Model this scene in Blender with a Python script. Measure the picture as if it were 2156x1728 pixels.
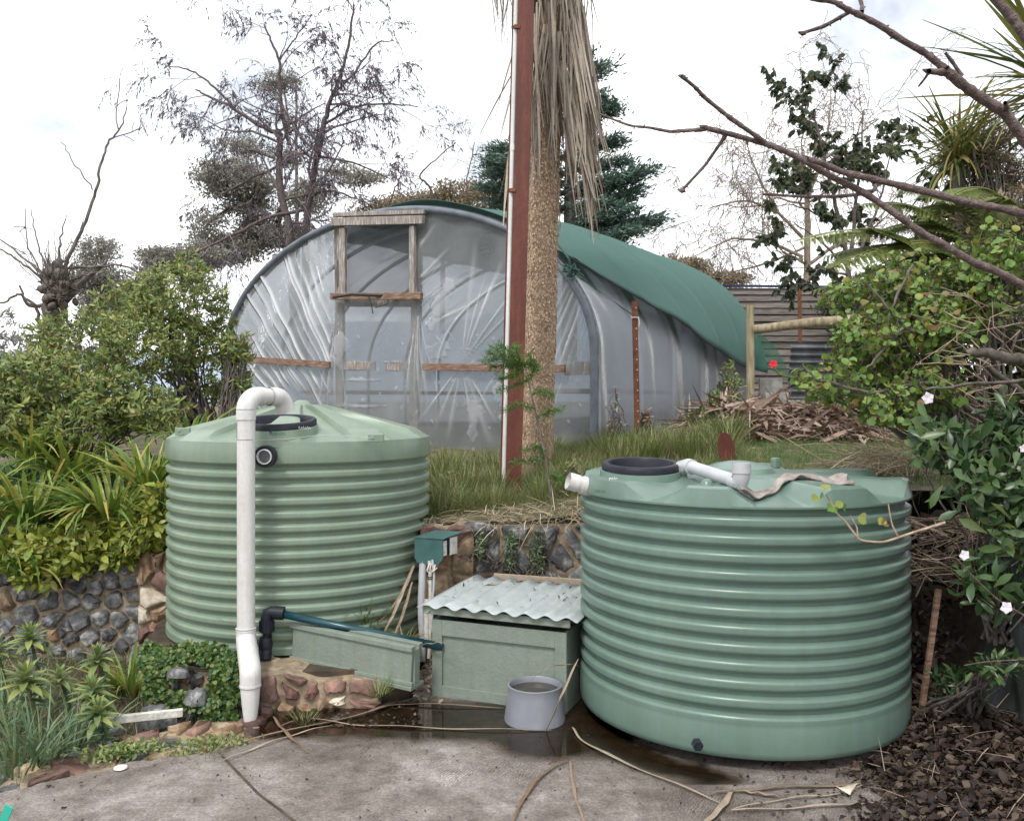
import bpy, math, random
import numpy as np
from mathutils import Vector, Matrix

# ------------------------------------------------------------------ scene, camera, light
for o in list(bpy.data.objects): bpy.data.objects.remove(o)
S = bpy.context.scene
COL = S.collection
FP, HY, EYE = 1850.0, 840.0, 1.8      # focal length (design pixels), horizon row, eye height
cam_d = bpy.data.cameras.new("camera"); cam = bpy.data.objects.new("camera", cam_d); COL.objects.link(cam)
cam.location = (0, 0, EYE); cam.rotation_euler = (math.radians(90), 0, 0)
cam_d.sensor_width = 36; cam_d.lens = FP/2156*36; cam_d.shift_y = -24/2156
cam_d.clip_start = 0.05; cam_d.clip_end = 9000
S.camera = cam
S.view_settings.view_transform = 'Standard'; S.view_settings.look = 'None'
S.view_settings.exposure = 0.75; S.view_settings.gamma = 1; S.view_settings.use_curve_mapping = False
S.cycles.transparent_max_bounces = 24; S.cycles.max_bounces = 8

SUN_EL, SUN_AZ = math.radians(52), math.radians(205)
world = bpy.data.worlds.new("World"); S.world = world; world.use_nodes = True
wt = world.node_tree; wt.nodes.clear()
def wn(t): return wt.nodes.new(t)
sky = wn('ShaderNodeTexSky'); sky.sky_type = 'NISHITA'; sky.sun_disc = False
sky.sun_elevation = SUN_EL; sky.sun_rotation = SUN_AZ; sky.air_density = 1.0; sky.dust_density = 1.5
geo = wn('ShaderNodeTexCoord'); mp = wn('ShaderNodeMapping'); mp.inputs['Scale'].default_value = (1, 1, 2.2)
nz = wn('ShaderNodeTexNoise'); nz.inputs['Scale'].default_value = 2.6; nz.inputs['Detail'].default_value = 6; nz.inputs['Roughness'].default_value = .55
cr = wn('ShaderNodeValToRGB'); cr.color_ramp.elements[0].position = .34; cr.color_ramp.elements[1].position = .47
cr.color_ramp.elements[0].color = (.42, .42, .42, 1); cr.color_ramp.elements[1].color = (1, 1, 1, 1)
mx = wn('ShaderNodeMixRGB'); mx.inputs[2].default_value = (14.2, 14.5, 15.0, 1)
bg = wn('ShaderNodeBackground'); bg.inputs['Strength'].default_value = 0.068
wo = wn('ShaderNodeOutputWorld')
L = wt.links.new
L(geo.outputs['Generated'], mp.inputs[0]); L(mp.outputs[0], nz.inputs['Vector']); L(nz.outputs[0], cr.inputs[0])
acc = cr.outputs[0]
for cx_, cz_, r_, amt in ((-.29, .33, .17, .52), (-.02, .27, .13, .5), (.40, .46, .15, .78), (-.16, .44, .12, .2)):      # gaps of blue between the clouds
    vd = wn('ShaderNodeVectorMath'); vd.operation = 'DISTANCE'; c_ = Vector((cx_, 1, cz_)).normalized(); vd.inputs[1].default_value = c_
    vn = wn('ShaderNodeVectorMath'); vn.operation = 'NORMALIZE'; L(geo.outputs['Generated'], vn.inputs[0]); L(vn.outputs[0], vd.inputs[0])
    n2_ = wn('ShaderNodeTexNoise'); n2_.inputs['Scale'].default_value = 9; n2_.inputs['Detail'].default_value = 7; L(geo.outputs['Generated'], n2_.inputs['Vector'])
    sm_ = wn('ShaderNodeMath'); sm_.operation = 'MULTIPLY_ADD'; L(n2_.outputs[0], sm_.inputs[0]); sm_.inputs[1].default_value = .30; L(vd.outputs['Value'], sm_.inputs[2])
    mr_ = wn('ShaderNodeMapRange'); mr_.interpolation_type = 'SMOOTHSTEP'; mr_.inputs['From Min'].default_value = .13; mr_.inputs['From Max'].default_value = .13+r_; mr_.inputs['To Min'].default_value = 1-amt; mr_.inputs['To Max'].default_value = 1; L(sm_.outputs[0], mr_.inputs[0])
    mu_ = wn('ShaderNodeMath'); mu_.operation = 'MULTIPLY'; L(acc, mu_.inputs[0]); L(mr_.outputs[0], mu_.inputs[1]); acc = mu_.outputs[0]
L(acc, mx.inputs[0]); L(sky.outputs[0], mx.inputs[1]); L(mx.outputs[0], bg.inputs[0]); L(bg.outputs[0], wo.inputs[0])

sun_d = bpy.data.lights.new("sun", 'SUN'); sun = bpy.data.objects.new("sun", sun_d); COL.objects.link(sun)
sun_d.energy = 1.4; sun_d.angle = math.radians(11); sun_d.color = (1, .965, .91)
sd = Vector((math.sin(SUN_AZ)*math.cos(SUN_EL), math.cos(SUN_AZ)*math.cos(SUN_EL), math.sin(SUN_EL)))
sun.rotation_euler = sd.to_track_quat('Z', 'Y').to_euler()

rng = np.random.default_rng(7)
random.seed(7)
R = random.uniform
def X(px, Y): return (px-1078)/FP*Y
def Z(py, Y): return EYE-(py-HY)/FP*Y
def P(px, py, Y): return np.array((X(px, Y), Y, Z(py, Y)))
def PZ(px, py, z):                   # point of the level z seen at that place of the design sketch
    Y = (EYE-z)*FP/(py-HY); return np.array((X(px, Y), Y, z))

# ------------------------------------------------------------------ materials
def nt(name):
    m = bpy.data.materials.new(name); m.use_nodes = True
    t = m.node_tree; b = t.nodes['Principled BSDF']; return m, t, b
def rgb(c): return (c[0], c[1], c[2], 1)
def pmat(name, c1, c2=None, scale=8, rough=.6, bump=0, bscale=40, metal=0, c3=None, pos=(.35, .65), detail=5, obr=0, spec=.5, stretch=None, coat=0, coord='Object', streak=0):
    m, t, b = nt(name); N = t.nodes.new; l = t.links.new
    b.inputs['Roughness'].default_value = rough; b.inputs['Metallic'].default_value = metal
    b.inputs['Specular IOR Level'].default_value = spec; b.inputs['Coat Weight'].default_value = coat
    tc = N('ShaderNodeTexCoord'); mpn = N('ShaderNodeMapping'); l(tc.outputs[coord], mpn.inputs[0])
    if stretch: mpn.inputs['Scale'].default_value = stretch
    out = None
    if c2 is not None:
        n = N('ShaderNodeTexNoise'); n.inputs['Scale'].default_value = scale; n.inputs['Detail'].default_value = detail; n.inputs['Roughness'].default_value = .62
        l(mpn.outputs[0], n.inputs['Vector'])
        r = N('ShaderNodeValToRGB'); e = r.color_ramp.elements
        e[0].position, e[1].position = pos; e[0].color = rgb(c1); e[1].color = rgb(c2)
        if c3 is not None:
            k = e.new((pos[0]+pos[1])/2); k.color = rgb(c3)
        l(n.outputs[0], r.inputs[0]); out = r.outputs[0]
        rr = N('ShaderNodeMapRange'); rr.inputs['To Min'].default_value = max(rough-.12, .02); rr.inputs['To Max'].default_value = min(rough+.12, 1)
        l(n.outputs[0], rr.inputs[0]); l(rr.outputs[0], b.inputs['Roughness'])
    else:
        b.inputs['Base Color'].default_value = rgb(c1)
    if streak:          # rain streaks and dust
        ms_ = N('ShaderNodeMapping'); ms_.inputs['Scale'].default_value = (11, 11, .9); l(tc.outputs[coord], ms_.inputs[0])
        n4 = N('ShaderNodeTexNoise'); n4.inputs['Scale'].default_value = 1.3; n4.inputs['Detail'].default_value = 9; n4.inputs['Roughness'].default_value = .7; l(ms_.outputs[0], n4.inputs['Vector'])
        n5 = N('ShaderNodeTexNoise'); n5.inputs['Scale'].default_value = 42; n5.inputs['Detail'].default_value = 5; l(tc.outputs[coord], n5.inputs['Vector'])
        a4 = N('ShaderNodeMath'); a4.operation = 'MULTIPLY_ADD'; l(n5.outputs[0], a4.inputs[0]); a4.inputs[1].default_value = .35; l(n4.outputs[0], a4.inputs[2])
        r4 = N('ShaderNodeValToRGB'); r4.color_ramp.elements[0].position = .50; r4.color_ramp.elements[1].position = .86
        g_ = 1-streak; r4.color_ramp.elements[0].color = (g_, g_*.96, g_*.88, 1); r4.color_ramp.elements[1].color = (1+streak*.35,)*3+(1,)
        l(a4.outputs[0], r4.inputs[0]); m4 = N('ShaderNodeMixRGB'); m4.blend_type = 'MULTIPLY'; m4.inputs[0].default_value = 1; l(out, m4.inputs[1]); l(r4.outputs[0], m4.inputs[2]); out = m4.outputs[0]
    if obr:
        oi = N('ShaderNodeObjectInfo'); hs = N('ShaderNodeHueSaturation'); mr = N('ShaderNodeMapRange')
        mr.inputs['To Min'].default_value = 1-obr; mr.inputs['To Max'].default_value = 1+obr
        l(oi.outputs['Random'], mr.inputs[0]); l(mr.outputs[0], hs.inputs['Value'])
        if out is not None: l(out, hs.inputs['Color'])
        else: hs.inputs['Color'].default_value = rgb(c1)
        out = hs.outputs[0]
    if out is not None: l(out, b.inputs['Base Color'])
    if bump:
        n2 = N('ShaderNodeTexNoise'); n2.inputs['Scale'].default_value = bscale; n2.inputs['Detail'].default_value = 6
        l(mpn.outputs[0], n2.inputs['Vector'])
        bp = N('ShaderNodeBump'); bp.inputs['Strength'].default_value = bump; bp.inputs['Distance'].default_value = .01
        l(n2.outputs[0], bp.inputs['Height']); l(bp.outputs[0], b.inputs['Normal'])
    return m
def leafmat(name, cols, rough=.42, trans=.28, spec=.5):
    """leaf colours spread over a ramp by the per-leaf value 'tint' or, on single leaves, the object's random value"""
    m, t, b = nt(name); N = t.nodes.new; l = t.links.new
    at = N('ShaderNodeAttribute'); at.attribute_name = 'tint'; oi = N('ShaderNodeObjectInfo')
    ad = N('ShaderNodeMath'); ad.operation = 'ADD'; l(at.outputs['Fac'], ad.inputs[0]); l(oi.outputs['Random'], ad.inputs[1])
    fr = N('ShaderNodeMath'); fr.operation = 'FRACT'; l(ad.outputs[0], fr.inputs[0])
    r = N('ShaderNodeValToRGB'); e = r.color_ramp.elements
    k = len(cols); e[0].color = rgb(cols[0]); e[1].color = rgb(cols[-1])
    for i in range(1, k-1):
        q = e.new(i/(k-1)); q.color = rgb(cols[i])
    l(fr.outputs[0], r.inputs[0])
    tc = N('ShaderNodeTexCoord'); n = N('ShaderNodeTexNoise'); n.inputs['Scale'].default_value = 30; l(tc.outputs['Object'], n.inputs['Vector'])
    hs = N('ShaderNodeHueSaturation'); mr = N('ShaderNodeMapRange'); mr.inputs['To Min'].default_value = .7; mr.inputs['To Max'].default_value = 1.3
    l(n.outputs[0], mr.inputs[0]); l(mr.outputs[0], hs.inputs['Value']); l(r.outputs[0], hs.inputs['Color'])
    l(hs.outputs[0], b.inputs['Base Color']); b.inputs['Roughness'].default_value = rough; b.inputs['Specular IOR Level'].default_value = spec
    tr = N('ShaderNodeBsdfTranslucent'); l(hs.outputs[0], tr.inputs[0]); ms = N('ShaderNodeMixShader'); ms.inputs[0].default_value = trans
    l(b.outputs[0], ms.inputs[1]); l(tr.outputs[0], ms.inputs[2]); l(ms.outputs[0], t.nodes['Material Output'].inputs[0])
    return m

M = {}
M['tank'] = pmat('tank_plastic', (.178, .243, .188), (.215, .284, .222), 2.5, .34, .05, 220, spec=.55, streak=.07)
M['tank_right'] = pmat('tank_plastic_bluish_shaded', (.118, .188, .160), (.142, .216, .184), 2.5, .33, .05, 220, spec=.55, streak=.07)  # bluer, and darkened: shade of the overhead trees is put into the colour
M['green_paint'] = pmat('sage_paint', (.185, .228, .195), (.21, .252, .216), 14, .6, .35, 60, streak=.10)
M['pvc'] = pmat('white_pvc', (.66, .66, .67), (.56, .56, .55), 5, .34, .04, 90, pos=(.45, .8), streak=.16)
M['joint'] = pmat('pipe_cement_grime', (.18, .18, .17), (.34, .34, .33), 30, .6)
M['pvc_grey'] = pmat('grey_pvc', (.42, .43, .45), (.50, .51, .53), 6, .4, .05, 80)
M['hoopdark'] = pmat('taped_hoop', (.10, .115, .14), (.16, .18, .21), 6, .5)
M['black'] = pmat('black_plastic', (.012, .014, .022), (.02, .022, .03), 12, .45, .1, 120, spec=.25)
M['rust'] = pmat('red_oxide_steel', (.095, .022, .014), (.16, .045, .028), 9, .65, .5, 70, c3=(.12, .03, .018), stretch=(1, 1, .25), streak=.3)
M['rustbrown'] = pmat('rusted_metal', (.10, .035, .018), (.22, .085, .04), 14, .8, .4, 80)
M['wood'] = pmat('weathered_timber', (.17, .145, .13), (.50, .47, .44), 9, .8, .5, 60, c3=(.28, .24, .215), stretch=(6, 6, .8))
M['woodh'] = pmat('weathered_rail', (.13, .07, .045), (.34, .24, .18), 7, .8, .5, 60, c3=(.22, .13, .09), stretch=(1.2, 1.2, 9))
M['post'] = pmat('log_timber', (.19, .15, .09), (.40, .35, .24), 5, .85, .6, 50, c3=(.30, .25, .16), stretch=(5, 5, .7))
M['plank'] = pmat('grey_plank', (.10, .085, .075), (.27, .235, .21), 6, .85, .5, 60, c3=(.18, .155, .14), stretch=(.6, .6, 10), obr=.25)
M['plankdark'] = pmat('hardwood_charcoal', (.02, .02, .02), (.16, .13, .10), 9, .85, .5, 60)
M['stone'] = pmat('bluestone', (.045, .045, .047), (.40, .39, .37), 13, .8, 1.0, 26, c3=(.13, .132, .135), obr=.35, pos=(.36, .68), detail=9)
M['stonetan'] = pmat('sandstone', (.17, .10, .06), (.46, .36, .25), 10, .85, .9, 25, c3=(.29, .20, .125), pos=(.38, .66), obr=.25)
M['stonered'] = pmat('red_stone', (.11, .05, .04), (.30, .17, .13), 8, .8, .8, 30, c3=(.17, .10, .08), obr=.25)
M['stonecream'] = pmat('cream_stone', (.32, .27, .20), (.66, .60, .50), 8, .8, .8, 30, c3=(.5, .44, .35), obr=.2)
M['mortar'] = pmat('lime_mortar', (.16, .12, .08), (.36, .29, .20), 14, .95, 1.0, 22, c3=(.26, .20, .135))
M['earth'] = pmat('earth', (.035, .024, .016), (.10, .07, .045), 8, .95, 1, 20, c3=(.06, .042, .028))
M['bank'] = pmat('terrace_soil', (.05, .05, .02), (.17, .13, .08), 5, .95, 1, 18, c3=(.08, .075, .035))
M['lawn'] = pmat('lawn_soil', (.04, .075, .018), (.09, .12, .04), 6, .95, 1, 25)
M['bark'] = pmat('bark', (.065, .052, .044), (.19, .16, .14), 20, .9, .6, 60, stretch=(1, 1, .4))
M['barkpale'] = pmat('pale_bark', (.24, .17, .12), (.48, .38, .29), 16, .9, .4, 60)
M['barkdark'] = pmat('dark_bark', (.06, .045, .045), (.15, .115, .115), 20, .9, .4, 60)
M['twig'] = pmat('magnolia_bark', (.075, .05, .048), (.20, .15, .15), 60, .7, .8, 200, c3=(.12, .08, .075))
M['trunk'] = pmat('palm_trunk', (.20, .11, .065), (.66, .48, .34), 55, .95, 1.0, 70, c3=(.30, .22, .15), pos=(.3, .7), stretch=(1, 1, .7))
M['stump'] = pmat('mossy_stump', (.018, .028, .012), (.085, .095, .11), 7, .9, 1, 18, c3=(.035, .042, .04), stretch=(1, 1, .35))
M['cord'] = pmat('cord', (.03, .03, .03), rough=.7)
M['blue'] = pmat('blue_tarp', (.015, .02, .075), rough=.5)
M['teal'] = pmat('teal_plastic', (.03, .38, .27), rough=.4)
M['poly'] = pmat('poly_pipe', (.008, .035, .045), (.012, .06, .075), 5, .25, 0)
M['meter'] = pmat('meter_box_green', (.028, .085, .082), (.045, .12, .115), 8, .5, .1, 60)
M['whitep'] = pmat('chalky_white', (.45, .43, .38), (.75, .73, .68), 20, .8, .5, 60)
M['red'] = pmat('red_plastic', (.45, .03, .02), rough=.4)
M['redflower'] = pmat('red_petal', (.75, .03, .05), rough=.6)
M['whiteflower'] = pmat('white_petal', (.78, .72, .78), rough=.6)
M['rag'] = pmat('rag_cloth', (.22, .185, .165), (.40, .35, .32), 12, .95, .5, 120)
M['concreteblock'] = pmat('concrete_block', (.25, .24, .22), (.38, .37, .34), 10, .9, .6, 40)
M['corr_dark'] = pmat('old_sheet_iron', (.06, .065, .075), (.16, .17, .19), 4, .6, .2, 30)
M['roofgreen'] = pmat('pale_green_iron', (.33, .38, .39), (.41, .455, .47), 5, .42, .12, 60, spec=.6, streak=.09)
M['cap'] = pmat('grey_bowl', (.20, .21, .24), (.25, .26, .29), 5, .4, .05, 60)
M['hill'] = pmat('distant_hill', (.27, .32, .39), (.31, .37, .44), .01, .95)  # pale blue of distant haze painted into the hill itself
M['text'] = pmat('dark_green_ink', (.02, .10, .09), rough=.6)
M['wtext'] = pmat('white_marker', (.8, .8, .8), rough=.6)
M['dead'] = leafmat('dead_leaf', [(.20, .13, .08), (.36, .27, .19), (.50, .41, .31), (.30, .22, .155), (.42, .34, .255)], .7, .12)
M['deadgrey'] = leafmat('dead_palm_leaf', [(.13, .10, .08), (.32, .27, .22), (.56, .49, .41), (.20, .155, .12), (.42, .36, .295), (.10, .075, .06), (.50, .42, .33)], .75, .15)
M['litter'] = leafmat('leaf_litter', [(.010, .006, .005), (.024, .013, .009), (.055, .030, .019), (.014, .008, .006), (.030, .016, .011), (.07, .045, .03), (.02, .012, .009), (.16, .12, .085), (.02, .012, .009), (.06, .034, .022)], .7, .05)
M['heap'] = leafmat('dry_frond', [(.16, .095, .065), (.30, .215, .165), (.42, .33, .27), (.20, .13, .095), (.11, .07, .05)], .8, .05)

# concrete with broom marks, stains and a sealed joint
def concrete():
    m, t, b = nt('concrete'); N = t.nodes.new; l = t.links.new
    tc = N('ShaderNodeTexCoord')
    def noise(s, d=6, r=.6):
        n = N('ShaderNodeTexNoise'); n.inputs['Scale'].default_value = s; n.inputs['Detail'].default_value = d; n.inputs['Roughness'].default_value = r
        l(tc.outputs['Object'], n.inputs['Vector']); return n
    def ramp(src, stops):
        r = N('ShaderNodeValToRGB'); e = r.color_ramp.elements
        e[0].position, e[0].color = stops[0][0], rgb(stops[0][1]); e[1].position, e[1].color = stops[-1][0], rgb(stops[-1][1])
        for p, c in stops[1:-1]:
            q = e.new(p); q.color = rgb(c)
        l(src, r.inputs[0]); return r.outputs[0]
    def mul(a, c, f=1):
        q = N('ShaderNodeMixRGB'); q.blend_type = 'MULTIPLY'; q.inputs[0].default_value = f; l(a, q.inputs[1]); l(c, q.inputs[2]); return q.outputs[0]
    base = ramp(noise(1.6).outputs[0], [(.32, (.125, .103, .087)), (.5, (.205, .176, .158)), (.66, (.32, .29, .27))])
    fine = ramp(noise(70, 3, .7).outputs[0], [(.36, (.68, .66, .64)), (.52, (1, 1, 1)), (.68, (1.28, 1.26, 1.24))])
    mid = ramp(noise(9, 8, .75).outputs[0], [(.38, (.62, .60, .58)), (.6, (1.12, 1.12, 1.12))])
    vo = N('ShaderNodeTexVoronoi'); vo.inputs['Scale'].default_value = 55; l(tc.outputs['Object'], vo.inputs['Vector'])
    peb = ramp(vo.outputs['Distance'], [(.05, (1.45, 1.42, 1.36)), (.2, (1, 1, 1))])
    c = mul(mul(mul(base, fine), mid), peb, .6)
    w = N('ShaderNodeTexWave'); w.inputs['Scale'].default_value = 22; w.inputs['Distortion'].default_value = 9; w.inputs['Detail'].default_value = 3; w.inputs['Detail Scale'].default_value = 1.2
    mp_ = N('ShaderNodeMapping'); mp_.inputs['Rotation'].default_value = (0, 0, .5); l(tc.outputs['Object'], mp_.inputs[0]); l(mp_.outputs[0], w.inputs['Vector'])
    wv = ramp(w.outputs[0], [(.1, (.72, .70, .70)), (.6, (1.16, 1.16, 1.16))])
    msk = N('ShaderNodeMapRange'); nn = noise(1.1, 2); l(nn.outputs[0], msk.inputs[0]); msk.inputs['From Min'].default_value = .5; msk.inputs['From Max'].default_value = .6
    q = N('ShaderNodeMixRGB'); q.blend_type = 'MULTIPLY'; l(msk.outputs[0], q.inputs[0]); l(c, q.inputs[1]); l(wv, q.inputs[2])
    l(q.outputs[0], b.inputs['Base Color']); b.inputs['Roughness'].default_value = .8
    bp = N('ShaderNodeBump'); bp.inputs['Strength'].default_value = .55; bp.inputs['Distance'].default_value = .006
    ad = N('ShaderNodeMath'); ad.operation = 'ADD'; n3 = noise(60, 6, .8); l(n3.outputs[0], ad.inputs[0])
    mm = N('ShaderNodeMath'); mm.operation = 'MULTIPLY'; l(w.outputs[0], mm.inputs[0]); l(msk.outputs[0], mm.inputs[1]); l(mm.outputs[0], ad.inputs[1])
    l(ad.outputs[0], bp.inputs['Height']); l(bp.outputs[0], b.inputs['Normal'])
    return m
M['concrete'] = concrete()

def puddle_mat():
    m, t, b = nt('shallow_water'); N = t.nodes.new; l = t.links.new
    tr = N('ShaderNodeBsdfTransparent'); tr.inputs[0].default_value = (.36, .31, .24, 1)
    gl = N('ShaderNodeBsdfGlossy'); gl.inputs['Roughness'].default_value = .03; gl.inputs['Color'].default_value = (.9, .9, .9, 1)
    fr = N('ShaderNodeFresnel'); fr.inputs['IOR'].default_value = 1.45
    ms = N('ShaderNodeMixShader'); l(fr.outputs[0], ms.inputs[0]); l(tr.outputs[0], ms.inputs[1]); l(gl.outputs[0], ms.inputs[2])
    # damp edge: the film thins out towards its rim (stored per vertex)
    at = N('ShaderNodeAttribute'); at.attribute_name = 'film'
    t2 = N('ShaderNodeBsdfTransparent'); m2 = N('ShaderNodeMixShader'); tc = N('ShaderNodeTexCoord'); n = N('ShaderNodeTexNoise'); n.inputs['Scale'].default_value = 9; n.inputs['Detail'].default_value = 6
    l(tc.outputs['Object'], n.inputs['Vector'])
    ad = N('ShaderNodeMath'); ad.operation = 'MULTIPLY_ADD'; l(n.outputs[0], ad.inputs[0]); ad.inputs[1].default_value = .8; l(at.outputs['Fac'], ad.inputs[2])
    mr = N('ShaderNodeMapRange'); mr.inputs['From Min'].default_value = .55; mr.inputs['From Max'].default_value = .95; l(ad.outputs[0], mr.inputs[0])
    l(mr.outputs[0], m2.inputs[0]); l(t2.outputs[0], m2.inputs[1]); l(ms.outputs[0], m2.inputs[2])
    l(m2.outputs[0], t.nodes['Material Output'].inputs[0])
    return m
M['puddle'] = puddle_mat()

def film_mat(name, base, tcol, dif, extra=.6, white=(.80, .83, .86), rough=.2, bmp=.35, facing=.12):
    """greenhouse polythene: partly clear, milky where creased, doubled or given a painted sheen (attribute 'fold')"""
    m, t, b = nt(name); N = t.nodes.new; l = t.links.new
    at = N('ShaderNodeAttribute'); at.attribute_name = 'fold'
    tc = N('ShaderNodeTexCoord'); n = N('ShaderNodeTexNoise'); n.inputs['Scale'].default_value = 2.2; n.inputs['Detail'].default_value = 7; n.inputs['Roughness'].default_value = .6
    l(tc.outputs['Object'], n.inputs['Vector'])
    mr = N('ShaderNodeMapRange'); mr.inputs['From Min'].default_value = .3; mr.inputs['From Max'].default_value = .75; mr.inputs['To Min'].default_value = base; mr.inputs['To Max'].default_value = base+.18
    l(n.outputs[0], mr.inputs[0])
    ma = N('ShaderNodeMath'); ma.operation = 'MULTIPLY_ADD'; ma.use_clamp = True; l(at.outputs['Fac'], ma.inputs[0]); ma.inputs[1].default_value = extra; l(mr.outputs[0], ma.inputs[2])
    tr = N('ShaderNodeBsdfTransparent'); tr.inputs[0].default_value = rgb(tcol)
    df = N('ShaderNodeBsdfDiffuse'); df.inputs[0].default_value = rgb(dif); tl = N('ShaderNodeBsdfTranslucent'); tl.inputs[0].default_value = rgb(dif)
    cm = N('ShaderNodeMixRGB'); cm.inputs[1].default_value = rgb(dif); cm.inputs[2].default_value = rgb(white); l(at.outputs['Fac'], cm.inputs[0]); l(cm.outputs[0], df.inputs[0]); l(cm.outputs[0], tl.inputs[0])
    m1 = N('ShaderNodeMixShader'); m1.inputs[0].default_value = .45; l(df.outputs[0], m1.inputs[1]); l(tl.outputs[0], m1.inputs[2])
    m2 = N('ShaderNodeMixShader'); l(ma.outputs[0], m2.inputs[0]); l(tr.outputs[0], m2.inputs[1]); l(m1.outputs[0], m2.inputs[2])
    gl = N('ShaderNodeBsdfGlossy'); gl.inputs['Roughness'].default_value = rough
    fr = N('ShaderNodeLayerWeight'); fr.inputs['Blend'].default_value = facing
    bp = N('ShaderNodeBump'); bp.inputs['Strength'].default_value = bmp; bp.inputs['Distance'].default_value = .03; n2 = N('ShaderNodeTexNoise'); n2.inputs['Scale'].default_value = 7; n2.inputs['Detail'].default_value = 4; n2.inputs['Distortion'].default_value = 1.5
    l(tc.outputs['Object'], n2.inputs['Vector']); l(n2.outputs[0], bp.inputs['Height']); l(bp.outputs[0], gl.inputs['Normal']); l(bp.outputs[0], fr.inputs['Normal'])
    m3 = N('ShaderNodeMixShader'); l(fr.outputs[0], m3.inputs[0]); l(m2.outputs[0], m3.inputs[1]); l(gl.outputs[0], m3.inputs[2])
    l(m3.outputs[0], t.nodes['Material Output'].inputs[0])
    return m
M['film'] = film_mat('polythene_film', .33, (.84, .86, .87), (.51, .54, .56), .62, (.92, .93, .95))
M['film_side'] = film_mat('polythene_side', .74, (.64, .67, .70), (.45, .47, .505), .2, (.62, .63, .68), .45, .08, .04)
M['film_roof'] = film_mat('polythene_roof', .60, (.68, .70, .74), (.42, .44, .47), .3, (.6, .62, .66), .4, .1, .04)
def mesh_mat(name, col, dens, tl=.4):
    m, t, b = nt(name); N = t.nodes.new; l = t.links.new
    df = N('ShaderNodeBsdfDiffuse'); df.inputs[0].default_value = rgb(col); tn = N('ShaderNodeBsdfTranslucent'); tn.inputs[0].default_value = rgb(col)
    m1 = N('ShaderNodeMixShader'); m1.inputs[0].default_value = tl; l(df.outputs[0], m1.inputs[1]); l(tn.outputs[0], m1.inputs[2])
    tr = N('ShaderNodeBsdfTransparent'); m2 = N('ShaderNodeMixShader')
    tc = N('ShaderNodeTexCoord'); n = N('ShaderNodeTexNoise'); n.inputs['Scale'].default_value = 3; n.inputs['Detail'].default_value = 8; n.inputs['Roughness'].default_value = .7; l(tc.outputs['Object'], n.inputs['Vector'])
    mr = N('ShaderNodeMapRange'); mr.inputs['To Min'].default_value = dens-.12; mr.inputs['To Max'].default_value = min(dens+.1, 1); l(n.outputs[0], mr.inputs[0]); l(mr.outputs[0], m2.inputs[0])
    l(tr.outputs[0], m2.inputs[1]); l(m1.outputs[0], m2.inputs[2]); l(m2.outputs[0], t.nodes['Material Output'].inputs[0])
    return m
M['shadecloth'] = mesh_mat('green_shade_cloth', (.125, .215, .19), .95, .25)
M['netting'] = mesh_mat('green_netting', (.05, .14, .10), .65)
M['flyscreen'] = mesh_mat('fly_screen', (.16, .175, .185), .62)

M['fibre'] = leafmat('trunk_fibre', [(.22, .12, .07), (.46, .31, .20), (.66, .50, .37), (.34, .21, .13), (.14, .075, .045), (.56, .41, .29)], .9, .05)
M['lf_mix'] = leafmat('mixed_green_leaf', [(.05, .10, .02), (.11, .17, .03), (.17, .22, .045), (.07, .13, .025), (.20, .17, .06), (.12, .19, .035)])
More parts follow.
